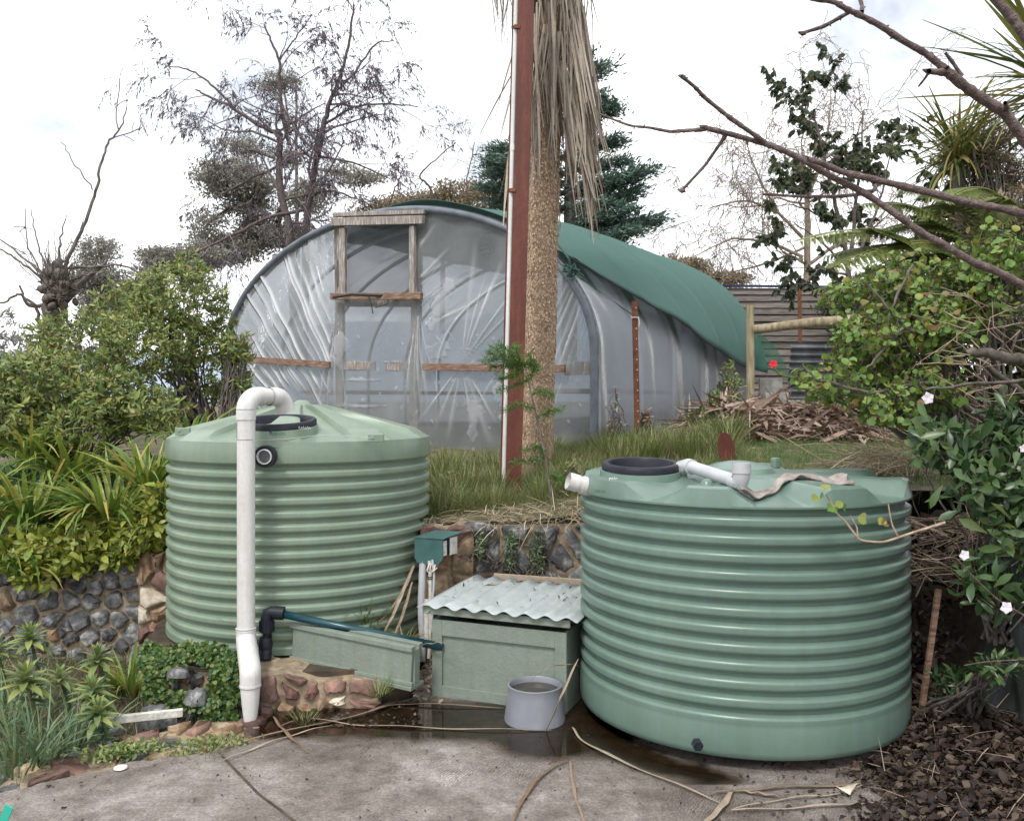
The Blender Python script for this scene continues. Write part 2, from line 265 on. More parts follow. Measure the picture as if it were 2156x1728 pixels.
# ------------------------------------------------------------------ mesh helpers
def norm(v):
    v = np.asarray(v, float); n = np.linalg.norm(v, axis=-1, keepdims=True); return v/np.maximum(n, 1e-9)
class MB:
    def __init__(s): s.v = []; s.f = []; s.n = 0; s.attr = {}
    def add(s, V, F):
        V = np.asarray(V, float).reshape(-1, 3); s.v.append(V); o = s.n
        s.f.extend([tuple(i+o for i in f) for f in F]); s.n += len(V); return s
    def box(s, c, size, rz=0, rx=0, ry=0, bev=0):
        sx, sy, sz = [q/2 for q in size]
        V = np.array([(x, y, z) for x in (-sx, sx) for y in (-sy, sy) for z in (-sz, sz)])
        F = [(0, 1, 3, 2), (4, 6, 7, 5), (0, 4, 5, 1), (2, 3, 7, 6), (0, 2, 6, 4), (1, 5, 7, 3)]
        m = np.array(Matrix.Rotation(rz, 3, 'Z') @ Matrix.Rotation(ry, 3, 'Y') @ Matrix.Rotation(rx, 3, 'X'))
        return s.add(V@m.T+np.array(c), F)
    def beam(s, a, b, w, h, up=(0, 0, 1)):
        a = np.array(a, float); b = np.array(b, float); d = norm(b-a); x = norm(np.cross(d, up)); u = np.cross(x, d)
        V = [p+sx*x*w/2+su*u*h/2 for p in (a, b) for sx, su in ((-1, -1), (1, -1), (1, 1), (-1, 1))]
        return s.add(V, [(3, 2, 1, 0), (4, 5, 6, 7), (0, 1, 5, 4), (1, 2, 6, 5), (2, 3, 7, 6), (3, 0, 4, 7)])
    def tube(s, pts, rad, k=8, cap=True, closed=False):
        pts = np.asarray(pts, float); n = len(pts); rad = np.broadcast_to(np.asarray(rad, float), (n,))
        d = np.gradient(pts, axis=0); d = norm(d)
        up = np.array((0, 0, 1.)) if abs(d[0][2]) < .9 else np.array((1., 0, 0))
        x = norm(np.cross(d[0], up)); V = []; a = np.arange(k)*2*math.pi/k; ca, sa = np.cos(a)[:, None], np.sin(a)[:, None]
        for i in range(n):
            x = norm(x-d[i]*np.dot(x, d[i])); y = np.cross(d[i], x); V.append(pts[i]+rad[i]*(ca*x+sa*y))
        F = [(i*k+j, i*k+(j+1) % k, (i+1)*k+(j+1) % k, (i+1)*k+j) for i in range(n-1) for j in range(k)]
        if cap and k > 3: F += [tuple(range(k))[::-1], tuple((n-1)*k+j for j in range(k))]
        return s.add(np.concatenate(V), F)
    def lathe(s, prof, c=(0, 0, 0), k=64, a0=0, a1=2*math.pi):
        full = abs(a1-a0-2*math.pi) < 1e-6; m = k if full else k+1
        a = a0+(a1-a0)*np.arange(m)/k; n = len(prof)
        V = np.array([(r*math.cos(t)+c[0], r*math.sin(t)+c[1], z+c[2]) for r, z in prof for t in a])
        F = [(i*m+j, i*m+(j+1) % m, (i+1)*m+(j+1) % m, (i+1)*m+j) for i in range(n-1) for j in range(m if full else m-1)]
        return s.add(V, F)
    def grid(s, A):
        n, m, _ = A.shape; F = [(i*m+j, i*m+j+1, (i+1)*m+j+1, (i+1)*m+j) for i in range(n-1) for j in range(m-1)]
        return s.add(A.reshape(-1, 3), F)
    def build(s, name, mat, parent=None, smooth=False, loc=None, attr=None, bevel=0, autos=None):
        V = np.concatenate(s.v); me = bpy.data.meshes.new(name)
        org = np.array(parent_loc(parent) if parent else (loc if loc is not None else (0, 0, 0)), float)
        me.from_pydata((V-org).tolist(), [], s.f); me.materials.append(M[mat] if isinstance(mat, str) else mat)
        if attr:
            for k_, a in attr.items():
                at = me.attributes.new(k_, 'FLOAT', 'POINT'); at.data.foreach_set('value', np.asarray(a, np.float32))
        if smooth: me.polygons.foreach_set('use_smooth', [True]*len(me.polygons))
        me.update()
        if autos: me.set_sharp_from_angle(angle=math.radians(autos))
        o = bpy.data.objects.new(name, me); COL.objects.link(o)
        if parent: o.parent = parent
        else: o.location = org.tolist()
        if bevel:
            b = o.modifiers.new('bevel', 'BEVEL'); b.width = bevel; b.segments = 2; b.limit_method = 'ANGLE'
        return o
def parent_loc(p):
    l = np.zeros(3)
    while p is not None: l = l+np.array(p.location); p = p.parent
    return l
def tag(o, label=None, cat=None, group=None, kind=None):
    if label: o['label'] = label
    if cat: o['category'] = cat
    if group: o['group'] = group
    if kind: o['kind'] = kind
    return o
def thing(name, label, cat, loc, group=None):
    o = bpy.data.objects.new(name, None); COL.objects.link(o); o.location = tuple(float(q) for q in loc); o.empty_display_size = .1
    return tag(o, label, cat, group)
def tagk(o): o['kind'] = 'stuff'; return o
def npmesh(name, V, F, mat, parent=None, tint=None, loc=None, smooth=False):
    """big mesh out of arrays; F is (m,k)"""
    me = bpy.data.meshes.new(name); m, k = F.shape
    org = np.array(parent_loc(parent) if parent else (loc if loc is not None else (0, 0, 0)), float)
    me.vertices.add(len(V)); me.vertices.foreach_set('co', (V-org).astype(np.float32).ravel())
    me.loops.add(m*k); me.loops.foreach_set('vertex_index', F.astype(np.int32).ravel())
    me.polygons.add(m); me.polygons.foreach_set('loop_start', np.arange(m, dtype=np.int32)*k); me.polygons.foreach_set('loop_total', np.full(m, k, np.int32))
    if smooth: me.polygons.foreach_set('use_smooth', np.ones(m, bool))
    me.update(calc_edges=True); me.materials.append(M[mat] if isinstance(mat, str) else mat)
    if tint is not None:
        at = me.attributes.new('tint', 'FLOAT', 'POINT'); at.data.foreach_set('value', tint.astype(np.float32))
    o = bpy.data.objects.new(name, me); COL.objects.link(o)
    if parent: o.parent = parent
    else: o.location = org.tolist()
    return o
# leaf templates: V (n,3) along +Y, normal +Z ; F quads/tris as (m,4)
def blade(segs=4, w=.08, curve=.3, fold=.25, shape='lance', twist=0):
    V = []; F = []
    for i in range(segs+1):
        t = i/segs
        if shape == 'lance': ww = w*math.sin(math.pi*min(1, t*.86+.14))**.8
        elif shape == 'strap': ww = w*(1-t**3)*(.75+.25*min(1, t*4))
        elif shape == 'round': ww = w*math.sqrt(max(0, 1-(2*t-1)**2))+.01
        elif shape == 'obov': ww = w*math.sin(math.pi*t**1.5*.97+.08)
        y = math.sin(curve*t)/curve if curve else t; z = -(1-math.cos(curve*t))/curve if curve else 0
        tw = twist*t; c, s_ = math.cos(tw), math.sin(tw)
        if i == segs and shape != 'round': ww = .004
        for sx in (-1, 0, 1):
            zz = abs(sx)*ww*fold; V.append((sx*ww*c-zz*s_, y, z+zz*c+sx*ww*s_))
    for i in range(segs):
        for j in range(2): F.append((i*3+j, i*3+j+1, (i+1)*3+j+1, (i+1)*3+j))
    return np.array(V), np.array(F)
def flat(w=.3, fold=.3):                 # cheap diamond leaf of two triangles' worth
    V = np.array([(0, 0, 0), (w, .45, w*fold), (0, 1, 0), (-w, .45, w*fold)]); return V, np.array([(0, 1, 2, 3)])
def frames(d, up):
    d = norm(d); x = norm(np.cross(d, up)); z = np.cross(x, d); return np.stack([x, d, z], axis=2)   # columns
def inview(p, m=60):
    px = 1078+FP*p[:, 0]/np.maximum(p[:, 1], .1); py = HY-FP*(p[:, 2]-EYE)/np.maximum(p[:, 1], .1)
    return (p[:, 1] > .3) & (px > -m) & (px < 2156+m) & (py > -m) & (py < 1728+m)
_var = {}
def leaves(root, pts, dirs, ups, size, tmpl, mat, keep=300, single='leaf', joined='foliage', seed=0):
    """the `keep` leaves that show largest become single parts (shared meshes), the rest one stuff part"""
    pts = np.asarray(pts, float); n = len(pts)
    if n == 0: return
    size = np.broadcast_to(np.asarray(size, float), (n,)); fr = frames(np.asarray(dirs, float), np.asarray(ups, float))
    if not isinstance(tmpl, list): tmpl = [tmpl]
    which = rng.integers(0, len(tmpl), n)
    ap = size/np.maximum(pts[:, 1], .5)*inview(pts); order = np.argsort(-ap)
    big = np.zeros(n, bool)
    if keep: big[order[:keep]] = True
    big &= (ap*FP*1.16 > 10) & inview(pts, 0)
    ro = parent_loc(root)
    for i in np.nonzero(big)[0]:
        key = (id(tmpl[which[i]][0]), mat)
        if key not in _var:
            V, F = tmpl[which[i]]; me = bpy.data.meshes.new(single); me.from_pydata(V.tolist(), [], F.tolist()); me.materials.append(M[mat])
            me.polygons.foreach_set('use_smooth', [True]*len(F)); _var[key] = (me, tmpl[which[i]])
        o = bpy.data.objects.new(single, _var[key][0]); COL.objects.link(o); o.parent = root
        m = np.eye(4); m[:3, :3] = fr[i]*size[i]; m[:3, 3] = pts[i]-ro
        o.matrix_local = Matrix(m.tolist())
    for w in range(len(tmpl)):
        idx = np.nonzero(~big & (which == w))[0]
        if not len(idx): continue
        V, F = tmpl[w]; k = len(V)
        VV = np.einsum('nij,kj->nki', fr[idx]*size[idx][:, None, None], V)+pts[idx][:, None, :]
        FF = F[None]+(np.arange(len(idx))*k)[:, None, None]
        o = npmesh(joined, VV.reshape(-1, 3), FF.reshape(-1, F.shape[1]), mat, root, np.repeat(rng.random(len(idx)), k), smooth=(len(F) > 1)); tagk(o)
def rdir(n, up=.0, spread=1.):
    v = rng.normal(size=(n, 3))*spread; v[:, 2] += up; return norm(v)

# woody plants
def grow(p, d, Ln, r, lev, cfg, out, tips):
    ns = cfg['seg'][lev]; st = Ln/ns; pts = [p]; dd = np.array(d, float); p = np.array(p, float); P_ = [p]
    for i in range(ns):
        dd = norm(dd+rng.normal(size=3)*cfg['wig'][lev]+np.array((0, 0, cfg['grav'][lev]))/ns*1.0); p = p+dd*st; P_.append(p)
    P_ = np.array(P_); rr = np.linspace(r, r*cfg['taper'][lev], ns+1); out[lev].append((P_, rr))
    if lev+1 < len(cfg['seg']):
        nc = cfg['n'][lev]
        for j in range(nc):
            t = R(cfg['start'][lev], 1.0) if j else 1.0
            f = t*ns; i = min(int(f), ns-1); q = P_[i]+(P_[i+1]-P_[i])*(f-i); ax = norm(P_[i+1]-P_[i])
            s = norm(np.cross(ax, rng.normal(size=3))); an = math.radians(cfg['ang'][lev])*R(.6, 1.3)*(.5 if j == 0 else 1)
            nd = ax*math.cos(an)+s*math.sin(an); nd[2] += cfg.get('lift', 0)*(lev == 0)
            grow(q, norm(nd), Ln*cfg['len'][lev]*R(.65, 1.15)*(1-.35*t if j else .9), max(rr[i]*cfg['rr'][lev], .0012), lev+1, cfg, out, tips)
    else:
        tips.append(P_)
def tubes(polys, k=4):
    """many thin tubes in one go -> V, F"""
    Vs = []; Fs = []; o = 0; a = np.arange(k)*2*math.pi/k; ca, sa = np.cos(a), np.sin(a)
    for P_, r in polys:
        n = len(P_); d = norm(np.gradient(P_, axis=0)); up = np.where(np.abs(d[:, 2:3]) < .9, np.array([[0, 0, 1.]]), np.array([[1., 0, 0]]))
        if len(P_) > 2: up = np.broadcast_to(up[0], d.shape)
        x = norm(np.cross(d, up)); y = np.cross(d, x)
        V = P_[:, None, :]+np.asarray(r)[:, None, None]*(ca[None, :, None]*x[:, None, :]+sa[None, :, None]*y[:, None, :])
        i = np.arange(n-1)[:, None]*k; j = np.arange(k)[None, :]; j2 = (j+1) % k
        Fs.append((np.stack([i+j, i+j2, i+k+j2, i+k+j], -1).reshape(-1, 4))+o); Vs.append(V.reshape(-1, 3)); o += n*k
    return np.concatenate(Vs), np.concatenate(Fs)
def tree(name, label, cat, base, cfg, h, r, bark, d=(0, 0, 1), group=None, sides=(8, 6, 4, 3, 3), minr=0):
    root = thing(name, label, cat, base, group); out = [[] for _ in cfg['seg']]; tips = []
    grow(np.array(base, float), np.array(d, float), h, r, 0, cfg, out, tips)
    V, F = tubes([(p, np.maximum(q, minr)) for p, q in out[0]], 8); npmesh('trunk', V, F, bark, root, smooth=True)
    if len(out) > 1:
        V, F = tubes([(p, np.maximum(q, minr)) for p, q in out[1]], 6); tagk(npmesh('limbs', V, F, bark, root, smooth=True))
    if len(out) > 2:
        V, F = tubes([(p, np.maximum(q, minr)) for l in out[2:] for p, q in l], 3); tagk(npmesh('twigs', V, F, bark, root))
    return root, out, tips
def sample_tips(tips, n):
    T = [tips[i] for i in rng.integers(0, len(tips), n)]; pts = np.empty((n, 3)); dr = np.empty((n, 3))
    for q, t in enumerate(T):
        f = R(0, len(t)-1.001); i = int(f); pts[q] = t[i]+(t[i+1]-t[i])*(f-i); dr[q] = t[i+1]-t[i]
    return pts, norm(dr)
def lobes_pts(lobes, n, shell=.55):
    vol = np.array([l[3]*l[4]*l[5] for l in lobes]); vol = vol/vol.sum(); w = rng.choice(len(lobes), n, p=vol)
    d = rdir(n); rad = (shell+(1-shell)*rng.random(n)**.6); L_ = np.array(lobes)
    return L_[w, :3]+d*rad[:, None]*L_[w, 3:6], d, w
def shrub(name, label, cat, base, lobes, ntips, per, size, tmpl, mat, bark='bark', keep=300, ros=.8, shell=.5, group=None, stemr=.012, whorl=True, stems=60, up=.5, jit=.25, root=None, front=0):
    root = root or thing(name, label, cat, base, group)
    tp, dd, w = lobes_pts(lobes, ntips, shell)
    if front:            # more tips on the side towards the open garden
        k = rng.random(ntips) < front; L_ = np.array(lobes); dd[k, 1] = -np.abs(dd[k, 1]); tp[k] = L_[w[k], :3]+dd[k]*L_[w[k], 3:6]*rng.uniform(.75, 1, (k.sum(), 1))
    dirs = norm(dd+np.array((0, 0, up))+rng.normal(size=tp.shape)*.35)
    polys = []
    b = np.array(base, float)
    for i in rng.permutation(ntips)[:stems]:
        s0 = b+np.array((R(-.15, .15), R(-.1, .1), 0)); L_ = lobes[w[i]]; mid = s0*.45+np.array(L_[:3])*.55+rng.normal(size=3)*.15*max(L_[3], L_[5])*.5; e = tp[i]
        t = np.linspace(0, 1, 7)[:, None]; pts = (1-t)**2*s0+2*t*(1-t)*mid+t*t*e; pts[1:-1] += rng.normal(size=(5, 3))*.02; polys.append((pts, np.linspace(stemr, .002, 7)))
    for i in range(ntips):
        polys.append((np.array([tp[i]-dirs[i]*size*1.8, tp[i]-dirs[i]*size*.7+rng.normal(size=3)*.1*size, tp[i]]), np.array((.0035, .003, .002))))
    V, F = tubes(polys, 4); npmesh('stem', V, F, bark, root)
    n = ntips*per; ti = np.repeat(np.arange(ntips), per); ax = dirs[ti]
    az = rng.random(n)*2*math.pi; e1 = norm(np.cross(ax, np.array((.3, .2, 1.)))); e2 = np.cross(ax, e1)
    rad = np.cos(az)[:, None]*e1+np.sin(az)[:, None]*e2; el = rng.uniform(.15, 1.0, n)[:, None]*ros
    ld = norm(ax*(1-el)+rad*(el+.15)); lp = tp[ti]-ax*(rng.random((n, 1))*size*1.2)+rng.normal(size=(n, 3))*jit*size
    leaves(root, lp, ld, ax+rng.normal(size=(n, 3))*.25, size*rng.uniform(.55, 1.15, n), tmpl, mat, keep)
    return root
def clump(name, label, cat, base, n, Ln, tmpl, mat, spread=.12, lean=.6, keep=300, group=None, single='leaf', dirb=(0, 0, 0)):
    root = thing(name, label, cat, base, group); az = rng.random(n)*2*math.pi; el = rng.uniform(.1, lean, n)
    d = np.stack([np.cos(az)*el, np.sin(az)*el, np.ones(n)], 1)+np.array(dirb)+rng.normal(size=(n, 3))*.08
    rr = rng.random(n)**.5*spread; p = np.array(base)+np.stack([np.cos(az)*rr, np.sin(az)*rr, -np.full(n, .02)], 1)
    out = np.stack([np.cos(az), np.sin(az), np.zeros(n)], 1)
    leaves(root, p, d, norm(-out+np.array((0, 0, .2))+rng.normal(size=(n, 3))*.25), Ln*rng.uniform(.55, 1.1, n), tmpl, mat, keep, single)
    return root
def voronoi_stones(poly, n, seed=1, relax=2, gap=.02):
    """irregular stone outlines inside a convex-ish polygon of the wall's face plane"""
    rg = np.random.default_rng(seed); poly = np.array(poly, float); lo, hi = poly.min(0), poly.max(0)
    def inside(p):
        c = False; j = len(poly)-1
        for i in range(len(poly)):
            a, b = poly[i], poly[j]
            if (a[1] > p[1]) != (b[1] > p[1]) and p[0] < (b[0]-a[0])*(p[1]-a[1])/(b[1]-a[1])+a[0]: c = not c
            j = i
        return c
    pts = []
    while len(pts) < n:
        q = lo+(hi-lo)*rg.random(2)
        if inside(q): pts.append(q)
    pts = np.array(pts)
    def clip(pg, m, nn):
        out = []
        for i in range(len(pg)):
            a, b = pg[i], pg[(i+1) % len(pg)]; da, db = np.dot(a-m, nn), np.dot(b-m, nn)
            if da <= 0: out.append(a)
            if (da < 0) != (db < 0) and da != db: out.append(a+(b-a)*da/(da-db))
        return out
    for it in range(relax+1):
        cells = []
        for i in range(n):
            pg = [q for q in poly]; dist = np.linalg.norm(pts-pts[i], axis=1)
            for j in np.argsort(dist)[1:16]:
                d = pts[j]-pts[i]; pg = clip(pg, (pts[i]+pts[j])/2-(d/np.linalg.norm(d)*gap/2 if it == relax else 0), d/np.linalg.norm(d))
                if len(pg) < 3: break
            cells.append(np.array(pg) if len(pg) >= 3 else None)
        if it < relax:
            pts = np.array([c.mean(0) if c is not None else pts[i] for i, c in enumerate(cells)])*.75+pts*.25
    return [c for c in cells if c is not None]
def stones_on(root, cells, org, u, v, nrm, mats, depth=.05, seed=1, proud=(.015, .045), name='stone', chop=.13):
    rg = np.random.default_rng(seed+100)
    for c in cells:
        ctr = c.mean(0)
        q = []
        for i in range(len(c)):                       # cut corners so that the outline is rounded
            a, b, d = c[i-1], c[i], c[(i+1) % len(c)]
            q += [b+(a-b)*chop*rg.uniform(.6, 1.1), b+(d-b)*chop*rg.uniform(.6, 1.1)]
        q = np.array(q); area = .5*abs(np.dot(q[:, 0], np.roll(q[:, 1], -1))-np.dot(q[:, 1], np.roll(q[:, 0], -1)))
        if area < .0006: continue
        q = ctr+(q-ctr)*rg.uniform(.88, 1.0)+rg.normal(size=q.shape)*.006; k = len(q); pr = rg.uniform(*proud); til = rg.normal(size=2)*.12
        V = []
        for s_, h in ((1.0, -depth), (1.0, pr*.35), (.86, pr*.85), (.5, pr*1.08)):
            w = ctr+(q-ctr)*s_; hh = h+((w-ctr)@til if h > 0 else 0)+(rg.normal(size=k)*.006 if h > 0 else 0)
            V += [org+u*w[i][0]+v*w[i][1]+nrm*(hh[i] if np.ndim(hh) else hh) for i in range(k)]
        V.append(org+u*ctr[0]+v*ctr[1]+nrm*(pr*1.1)); F = []
        for L_ in range(3): F += [(L_*k+i, L_*k+(i+1) % k, (L_+1)*k+(i+1) % k, (L_+1)*k+i) for i in range(k)]
        F += [(3*k+i, 3*k+(i+1) % k, 4*k) for i in range(k)]
        mb = MB(); mb.add(V, F); mt = mats[rg.integers(0, len(mats))] if isinstance(mats, list) else mats(org+u*ctr[0]+v*ctr[1], rg)
        o = mb.build(name, mt, root, smooth=True); o.data.set_sharp_from_angle(angle=math.radians(50))
def ball(center, size, seed, k=9):
    rg = np.random.default_rng(seed); V = []; a = np.arange(k)*2*math.pi/k; rows = 6
    for i in range(rows):
        ph = -math.pi/2+math.pi*(i+.25)/(rows-.5); V.append(np.stack([np.cos(a)*math.cos(ph)*size[0], np.sin(a)*math.cos(ph)*size[1], np.full(k, math.sin(ph)*size[2])], 1)*(1+rg.normal(size=(k, 1))*.13))
    V = np.concatenate(V)+np.array(center); return V, [(i*k+j, i*k+(j+1) % k, (i+1)*k+(j+1) % k, (i+1)*k+j) for i in range(rows-1) for j in range(k)]+[tuple((rows-1)*k+j for j in range(k)), tuple(range(k))[::-1]]
def mound(center, size, seed, k=10):
    """an irregular field stone"""
    rg = np.random.default_rng(seed); V = []; F = []; rows = 5
    a = np.arange(k)*2*math.pi/k; rad = 1+rg.normal(size=k)*.14
    for i in range(rows):
        t = i/(rows-1)*math.pi*.5; rr = math.cos(t)**.6 if i < rows-1 else .25; h = math.sin(t)
        V.append(np.stack([np.cos(a)*rad*rr*size[0], np.sin(a)*rad*rr*size[1], np.full(k, h*size[2])+rg.normal(size=k)*.05*size[2]], 1))
    V = np.concatenate(V)+np.array(center); F = [(i*k+j, i*k+(j+1) % k, (i+1)*k+(j+1) % k, (i+1)*k+j) for i in range(rows-1) for j in range(k)]+[tuple((rows-1)*k+j for j in range(k))]
    return V, F
# ------------------------------------------------------------------ the ground
def fbm(x, y, s=1.0):
    return (np.sin(x*1.7*s+y*.9*s+1)+np.sin(y*2.3*s-x*1.1*s+4)+.6*np.sin(x*4.1*s+y*3.7*s)+.4*np.sin(y*7.9*s-x*6.3*s+2))/3
def zt(x, y):
    x = np.asarray(x, float); y = np.asarray(y, float)
    z = .93+.073*(np.clip(y, 5.5, 12.5)-6.3)+.10*np.clip(x, 0, 2.2)
    left = np.clip((-1.9-x)/.7, 0, 1); z = z-left*np.clip(7.6-y, 0, 1.1)*.30
    z = z+.012*fbm(x*2, y*2)
    far = np.clip((y-22)/200, 0, 1); return z*(1-far)-4*far
def sheet(name, xs, ys, zf, mat, keep=None, kind='structure', loc=(0, 0, 0), parent=None):
    A = np.array([[(x, y, 0) for x in xs] for y in ys], float); A[..., 2] = zf(A[..., 0], A[..., 1]); n, m, _ = A.shape
    F = [(i*m+j, i*m+j+1, (i+1)*m+j+1, (i+1)*m+j) for i in range(n-1) for j in range(m-1)
         if keep is None or keep((xs[j]+xs[j+1])/2, (ys[i]+ys[i+1])/2)]
    mb = MB(); mb.add(A.reshape(-1, 3), F); o = mb.build(name, mat, parent, smooth=True); 
    if not parent: tag(o, kind=kind)
    return o
gx = np.unique(np.concatenate([np.linspace(-3000, -40, 8), np.linspace(-40, 40, 20), np.linspace(40, 3000, 8)]))
gy = np.unique(np.concatenate([np.linspace(-200, 0, 4), np.linspace(0, 60, 14), np.linspace(60, 5000, 14)]))
sheet('ground', gx, gy, lambda x, y: -.42-4.2*np.clip((y-30)/100, 0, 1)-4*np.clip((-x-30)/60, 0, 1)*np.clip(y/20, 0, 1), 'bank')
tx = np.unique(np.concatenate([np.linspace(-40, -6, 12), np.linspace(-6, 6, 90), np.linspace(6, 40, 12), [-2.56, -.63]]))
ty = np.unique(np.concatenate([np.linspace(6.24, 13, 60), np.linspace(13, 60, 16), np.linspace(60, 260, 8), [6.6, 7.46]]))
def tkeep(x, y):
    if -2.56 < x < -.63: return y > 7.46
    if x < -2.56: return y > 6.6
    return True
sheet('terrace_ground', tx, ty, lambda x, y: zt(x, y), 'bank', tkeep)
sheet('garden_bed', np.linspace(-9, -1.15, 60), np.linspace(1.5, 6.62, 40), lambda x, y: -.15+.03*fbm(x*2, y*2)+.10*np.clip((x+1.9)/.6, 0, 1), 'earth',
      lambda x, y: not (x > -1.5 and y < 4.6))
sheet('garden_bank', np.linspace(2.55, 12, 40), np.linspace(2.5, 6.3, 30), lambda x, y: .15+.85*np.clip((x-2.55)/.35, 0, 1)*np.clip((y-4.3)/.6, 0, 1)+.03*fbm(x*3, y*3), 'earth')
# distant hill beyond the water
hx = np.linspace(-3200, 600, 60); hy = np.linspace(2300, 3600, 14)
sheet('hill', hx, hy, lambda x, y: -6+np.clip(1-((y-2950)/640)**2, 0, 1)*(235+80*np.sin(x/500+1.2)+25*np.sin(x/130)), 'hill')

# patio slab
edge = [(-4.2, 1.2), (-3.3, 2.9), (-2.72, 3.6), (-2.34, 4.02), (-2.155, 4.16), (-1.84, 4.38), (-1.63, 4.45), (-1.385, 4.60), (-1.2, 4.88), (-.86, 5.12), (-.6, 5.3), (-.6, 6.2), (3.4, 6.2), (3.4, 1.2)]
def wob(poly, n=6, a=.012):
    out = []
    for i in range(len(poly)):
        p, q = np.array(poly[i]), np.array(poly[(i+1) % len(poly)])
        for k in range(n): out.append(p+(q-p)*k/n+(rng.normal(size=2)*a if k else 0))
    return out
def slab(name, poly, z1, z0, mat, parent=None, **kw):
    n = len(poly); V = [(p[0], p[1], z1) for p in poly]+[(p[0], p[1], z0) for p in poly]
    mb = MB(); mb.add(V, [tuple(range(n))[::-1] if sum((poly[i][0]*poly[(i+1) % n][1]-poly[(i+1) % n][0]*poly[i][1]) for i in range(n)) < 0 else tuple(range(n))]+[(i, (i+1) % n, (i+1) % n+n, i+n) for i in range(n)])
    return mb.build(name, mat, parent)
tag(slab('patio', wob(edge), 0, -.45, 'concrete'), kind='structure')
# the crack running forward from the edge
ck = [PZ(*q, 0) for q in ((468, 1592), (500, 1625), (545, 1672), (590, 1705), (640, 1745))]
mb = MB()
for a, b in zip(ck[:-1], ck[1:]): mb.beam(a+(0, 0, .0015), b+(0, 0, .0015), .012, .004)
tag(mb.build('patio_joint', 'earth'), kind='structure')

# puddle on the slab
pd = [(530, 1530), (600, 1500), (660, 1492), (760, 1488), (900, 1480), (1060, 1484), (1230, 1450), (1300, 1500), (1330, 1560), (1420, 1600), (1560, 1640), (1500, 1655), (1380, 1622), (1290, 1592), (1235, 1585), (1170, 1596), (1100, 1590), (1040, 1560), (900, 1552), (700, 1548), (560, 1550)]
pdw = [PZ(a, b, .003)[:2] for a, b in pd]
def dist_poly(x, y, poly):
    ins = np.zeros(x.shape, bool); dm = np.full(x.shape, 1e9); n = len(poly)
    for i in range(n):
        a, b = poly[i], poly[(i+1) % n]
        c = ((a[1] > y) != (b[1] > y)) & (x < (b[0]-a[0])*(y-a[1])/(b[1]-a[1]+1e-12)+a[0]); ins ^= c
        e = np.array(b)-np.array(a); t = np.clip(((x-a[0])*e[0]+(y-a[1])*e[1])/(e@e), 0, 1); dm = np.minimum(dm, np.hypot(x-a[0]-t*e[0], y-a[1]-t*e[1]))
    return np.where(ins, dm, -dm)
gx_, gy_ = np.meshgrid(np.linspace(-1.7, 1.9, 140), np.linspace(4.1, 5.6, 70)); dd_ = dist_poly(gx_, gy_, pdw)
A = np.stack([gx_, gy_, np.full(gx_.shape, .0045)], -1); mb = MB(); mb.grid(A); mb.f = [f for f in mb.f if dd_.ravel()[f[0]] > -.2]
used = sorted({i for f in mb.f for i in f}); rm = {a: b for b, a in enumerate(used)}; mb.v = [A.reshape(-1, 3)[used]]; mb.f = [tuple(rm[i] for i in f) for f in mb.f]
film = np.clip(.44+dd_.ravel()[used]*3.4, -.4, .9)
tag(mb.build('puddle', 'puddle', attr={'film': film}), kind='structure')

# tank platform of packed earth, faced with stone
plat = [(-2.42, 5.85), (-2.12, 5.42), (-1.5, 5.16), (-.95, 5.2), (-.62, 5.42), (-.62, 7.5), (-2.6, 7.5), (-2.52, 6.2)]
tag(slab('tank_platform', wob(plat, 4), .195, -.3, 'earth'), kind='structure')

# ------------------------------------------------------------------ stone walls
dark = ['stone']*1
def wall(name, label, a, b, zb, ztop, n, mat_pick, seed, thick=.3, gap=.025, stag=1.0, depth=.05, proud=(.015, .045), tops=None):
    a = np.array(a, float); b = np.array(b, float); u = norm(np.array((b[0]-a[0], b[1]-a[1], 0))); v = np.array((0, 0, 1.)); nr = np.cross(u, v)
    Lw = np.hypot(b[0]-a[0], b[1]-a[1]); root = thing(name, label, 'stone wall', (a[0], a[1], zb))
    org = np.array((a[0], a[1], 0)); T = ztop if isinstance(ztop, (list, tuple)) else (ztop, ztop)
    poly = [(0, zb), (Lw, zb), (Lw, T[1]), (Lw*.75, T[1]+.02), (Lw*.5, (T[0]+T[1])/2-.015), (Lw*.25, T[0]+.015), (0, T[0])]
    # rough mortar face as a fine displaced sheet, plus the body behind it
    nu, nv = max(int(Lw/.04), 8), max(int((T[0]-zb)/.04), 5); G = np.zeros((nv+1, nu+1, 3))
    for i in range(nv+1):
        for j in range(nu+1):
            t = j/nu; top = np.interp(t*Lw, [0, Lw*.25, Lw*.5, Lw*.75, Lw], [T[0], T[0]+.015, (T[0]+T[1])/2-.015, T[1]+.02, T[1]])
            G[i, j] = org+u*t*Lw+v*(zb+(top-zb)*i/nv)+nr*(R(-.014, .012)-.002)
    top2 = G[-1]-nr*thick+v*.01; mb = MB(); mb.grid(G); mb.grid(np.stack([G[-1], top2])); mb.grid(np.stack([G[:, 0], G[:, 0]-nr*thick])); mb.grid(np.stack([G[:, -1], G[:, -1]-nr*thick]))
    mb.build('mortar', 'mortar', root, smooth=True)
    cells = voronoi_stones(poly, n, seed, 1, gap); stones_on(root, cells, org, u, v, nr, mat_pick, depth, seed, proud)
    return root
def pick(*w):
    names, ws = zip(*w)
    return lambda p, rg: names[rg.choice(len(names), p=np.array(ws)/sum(ws))]
wall('stone_wall', 'bluestone retaining wall with tan mortar left of the pale green tank, below the strappy plants', (-4.9, 6.75), (-2.74, 6.55), -.2, (.66, .62), 95, pick(('stone', 9), ('stonetan', .6)), 3, gap=.02)
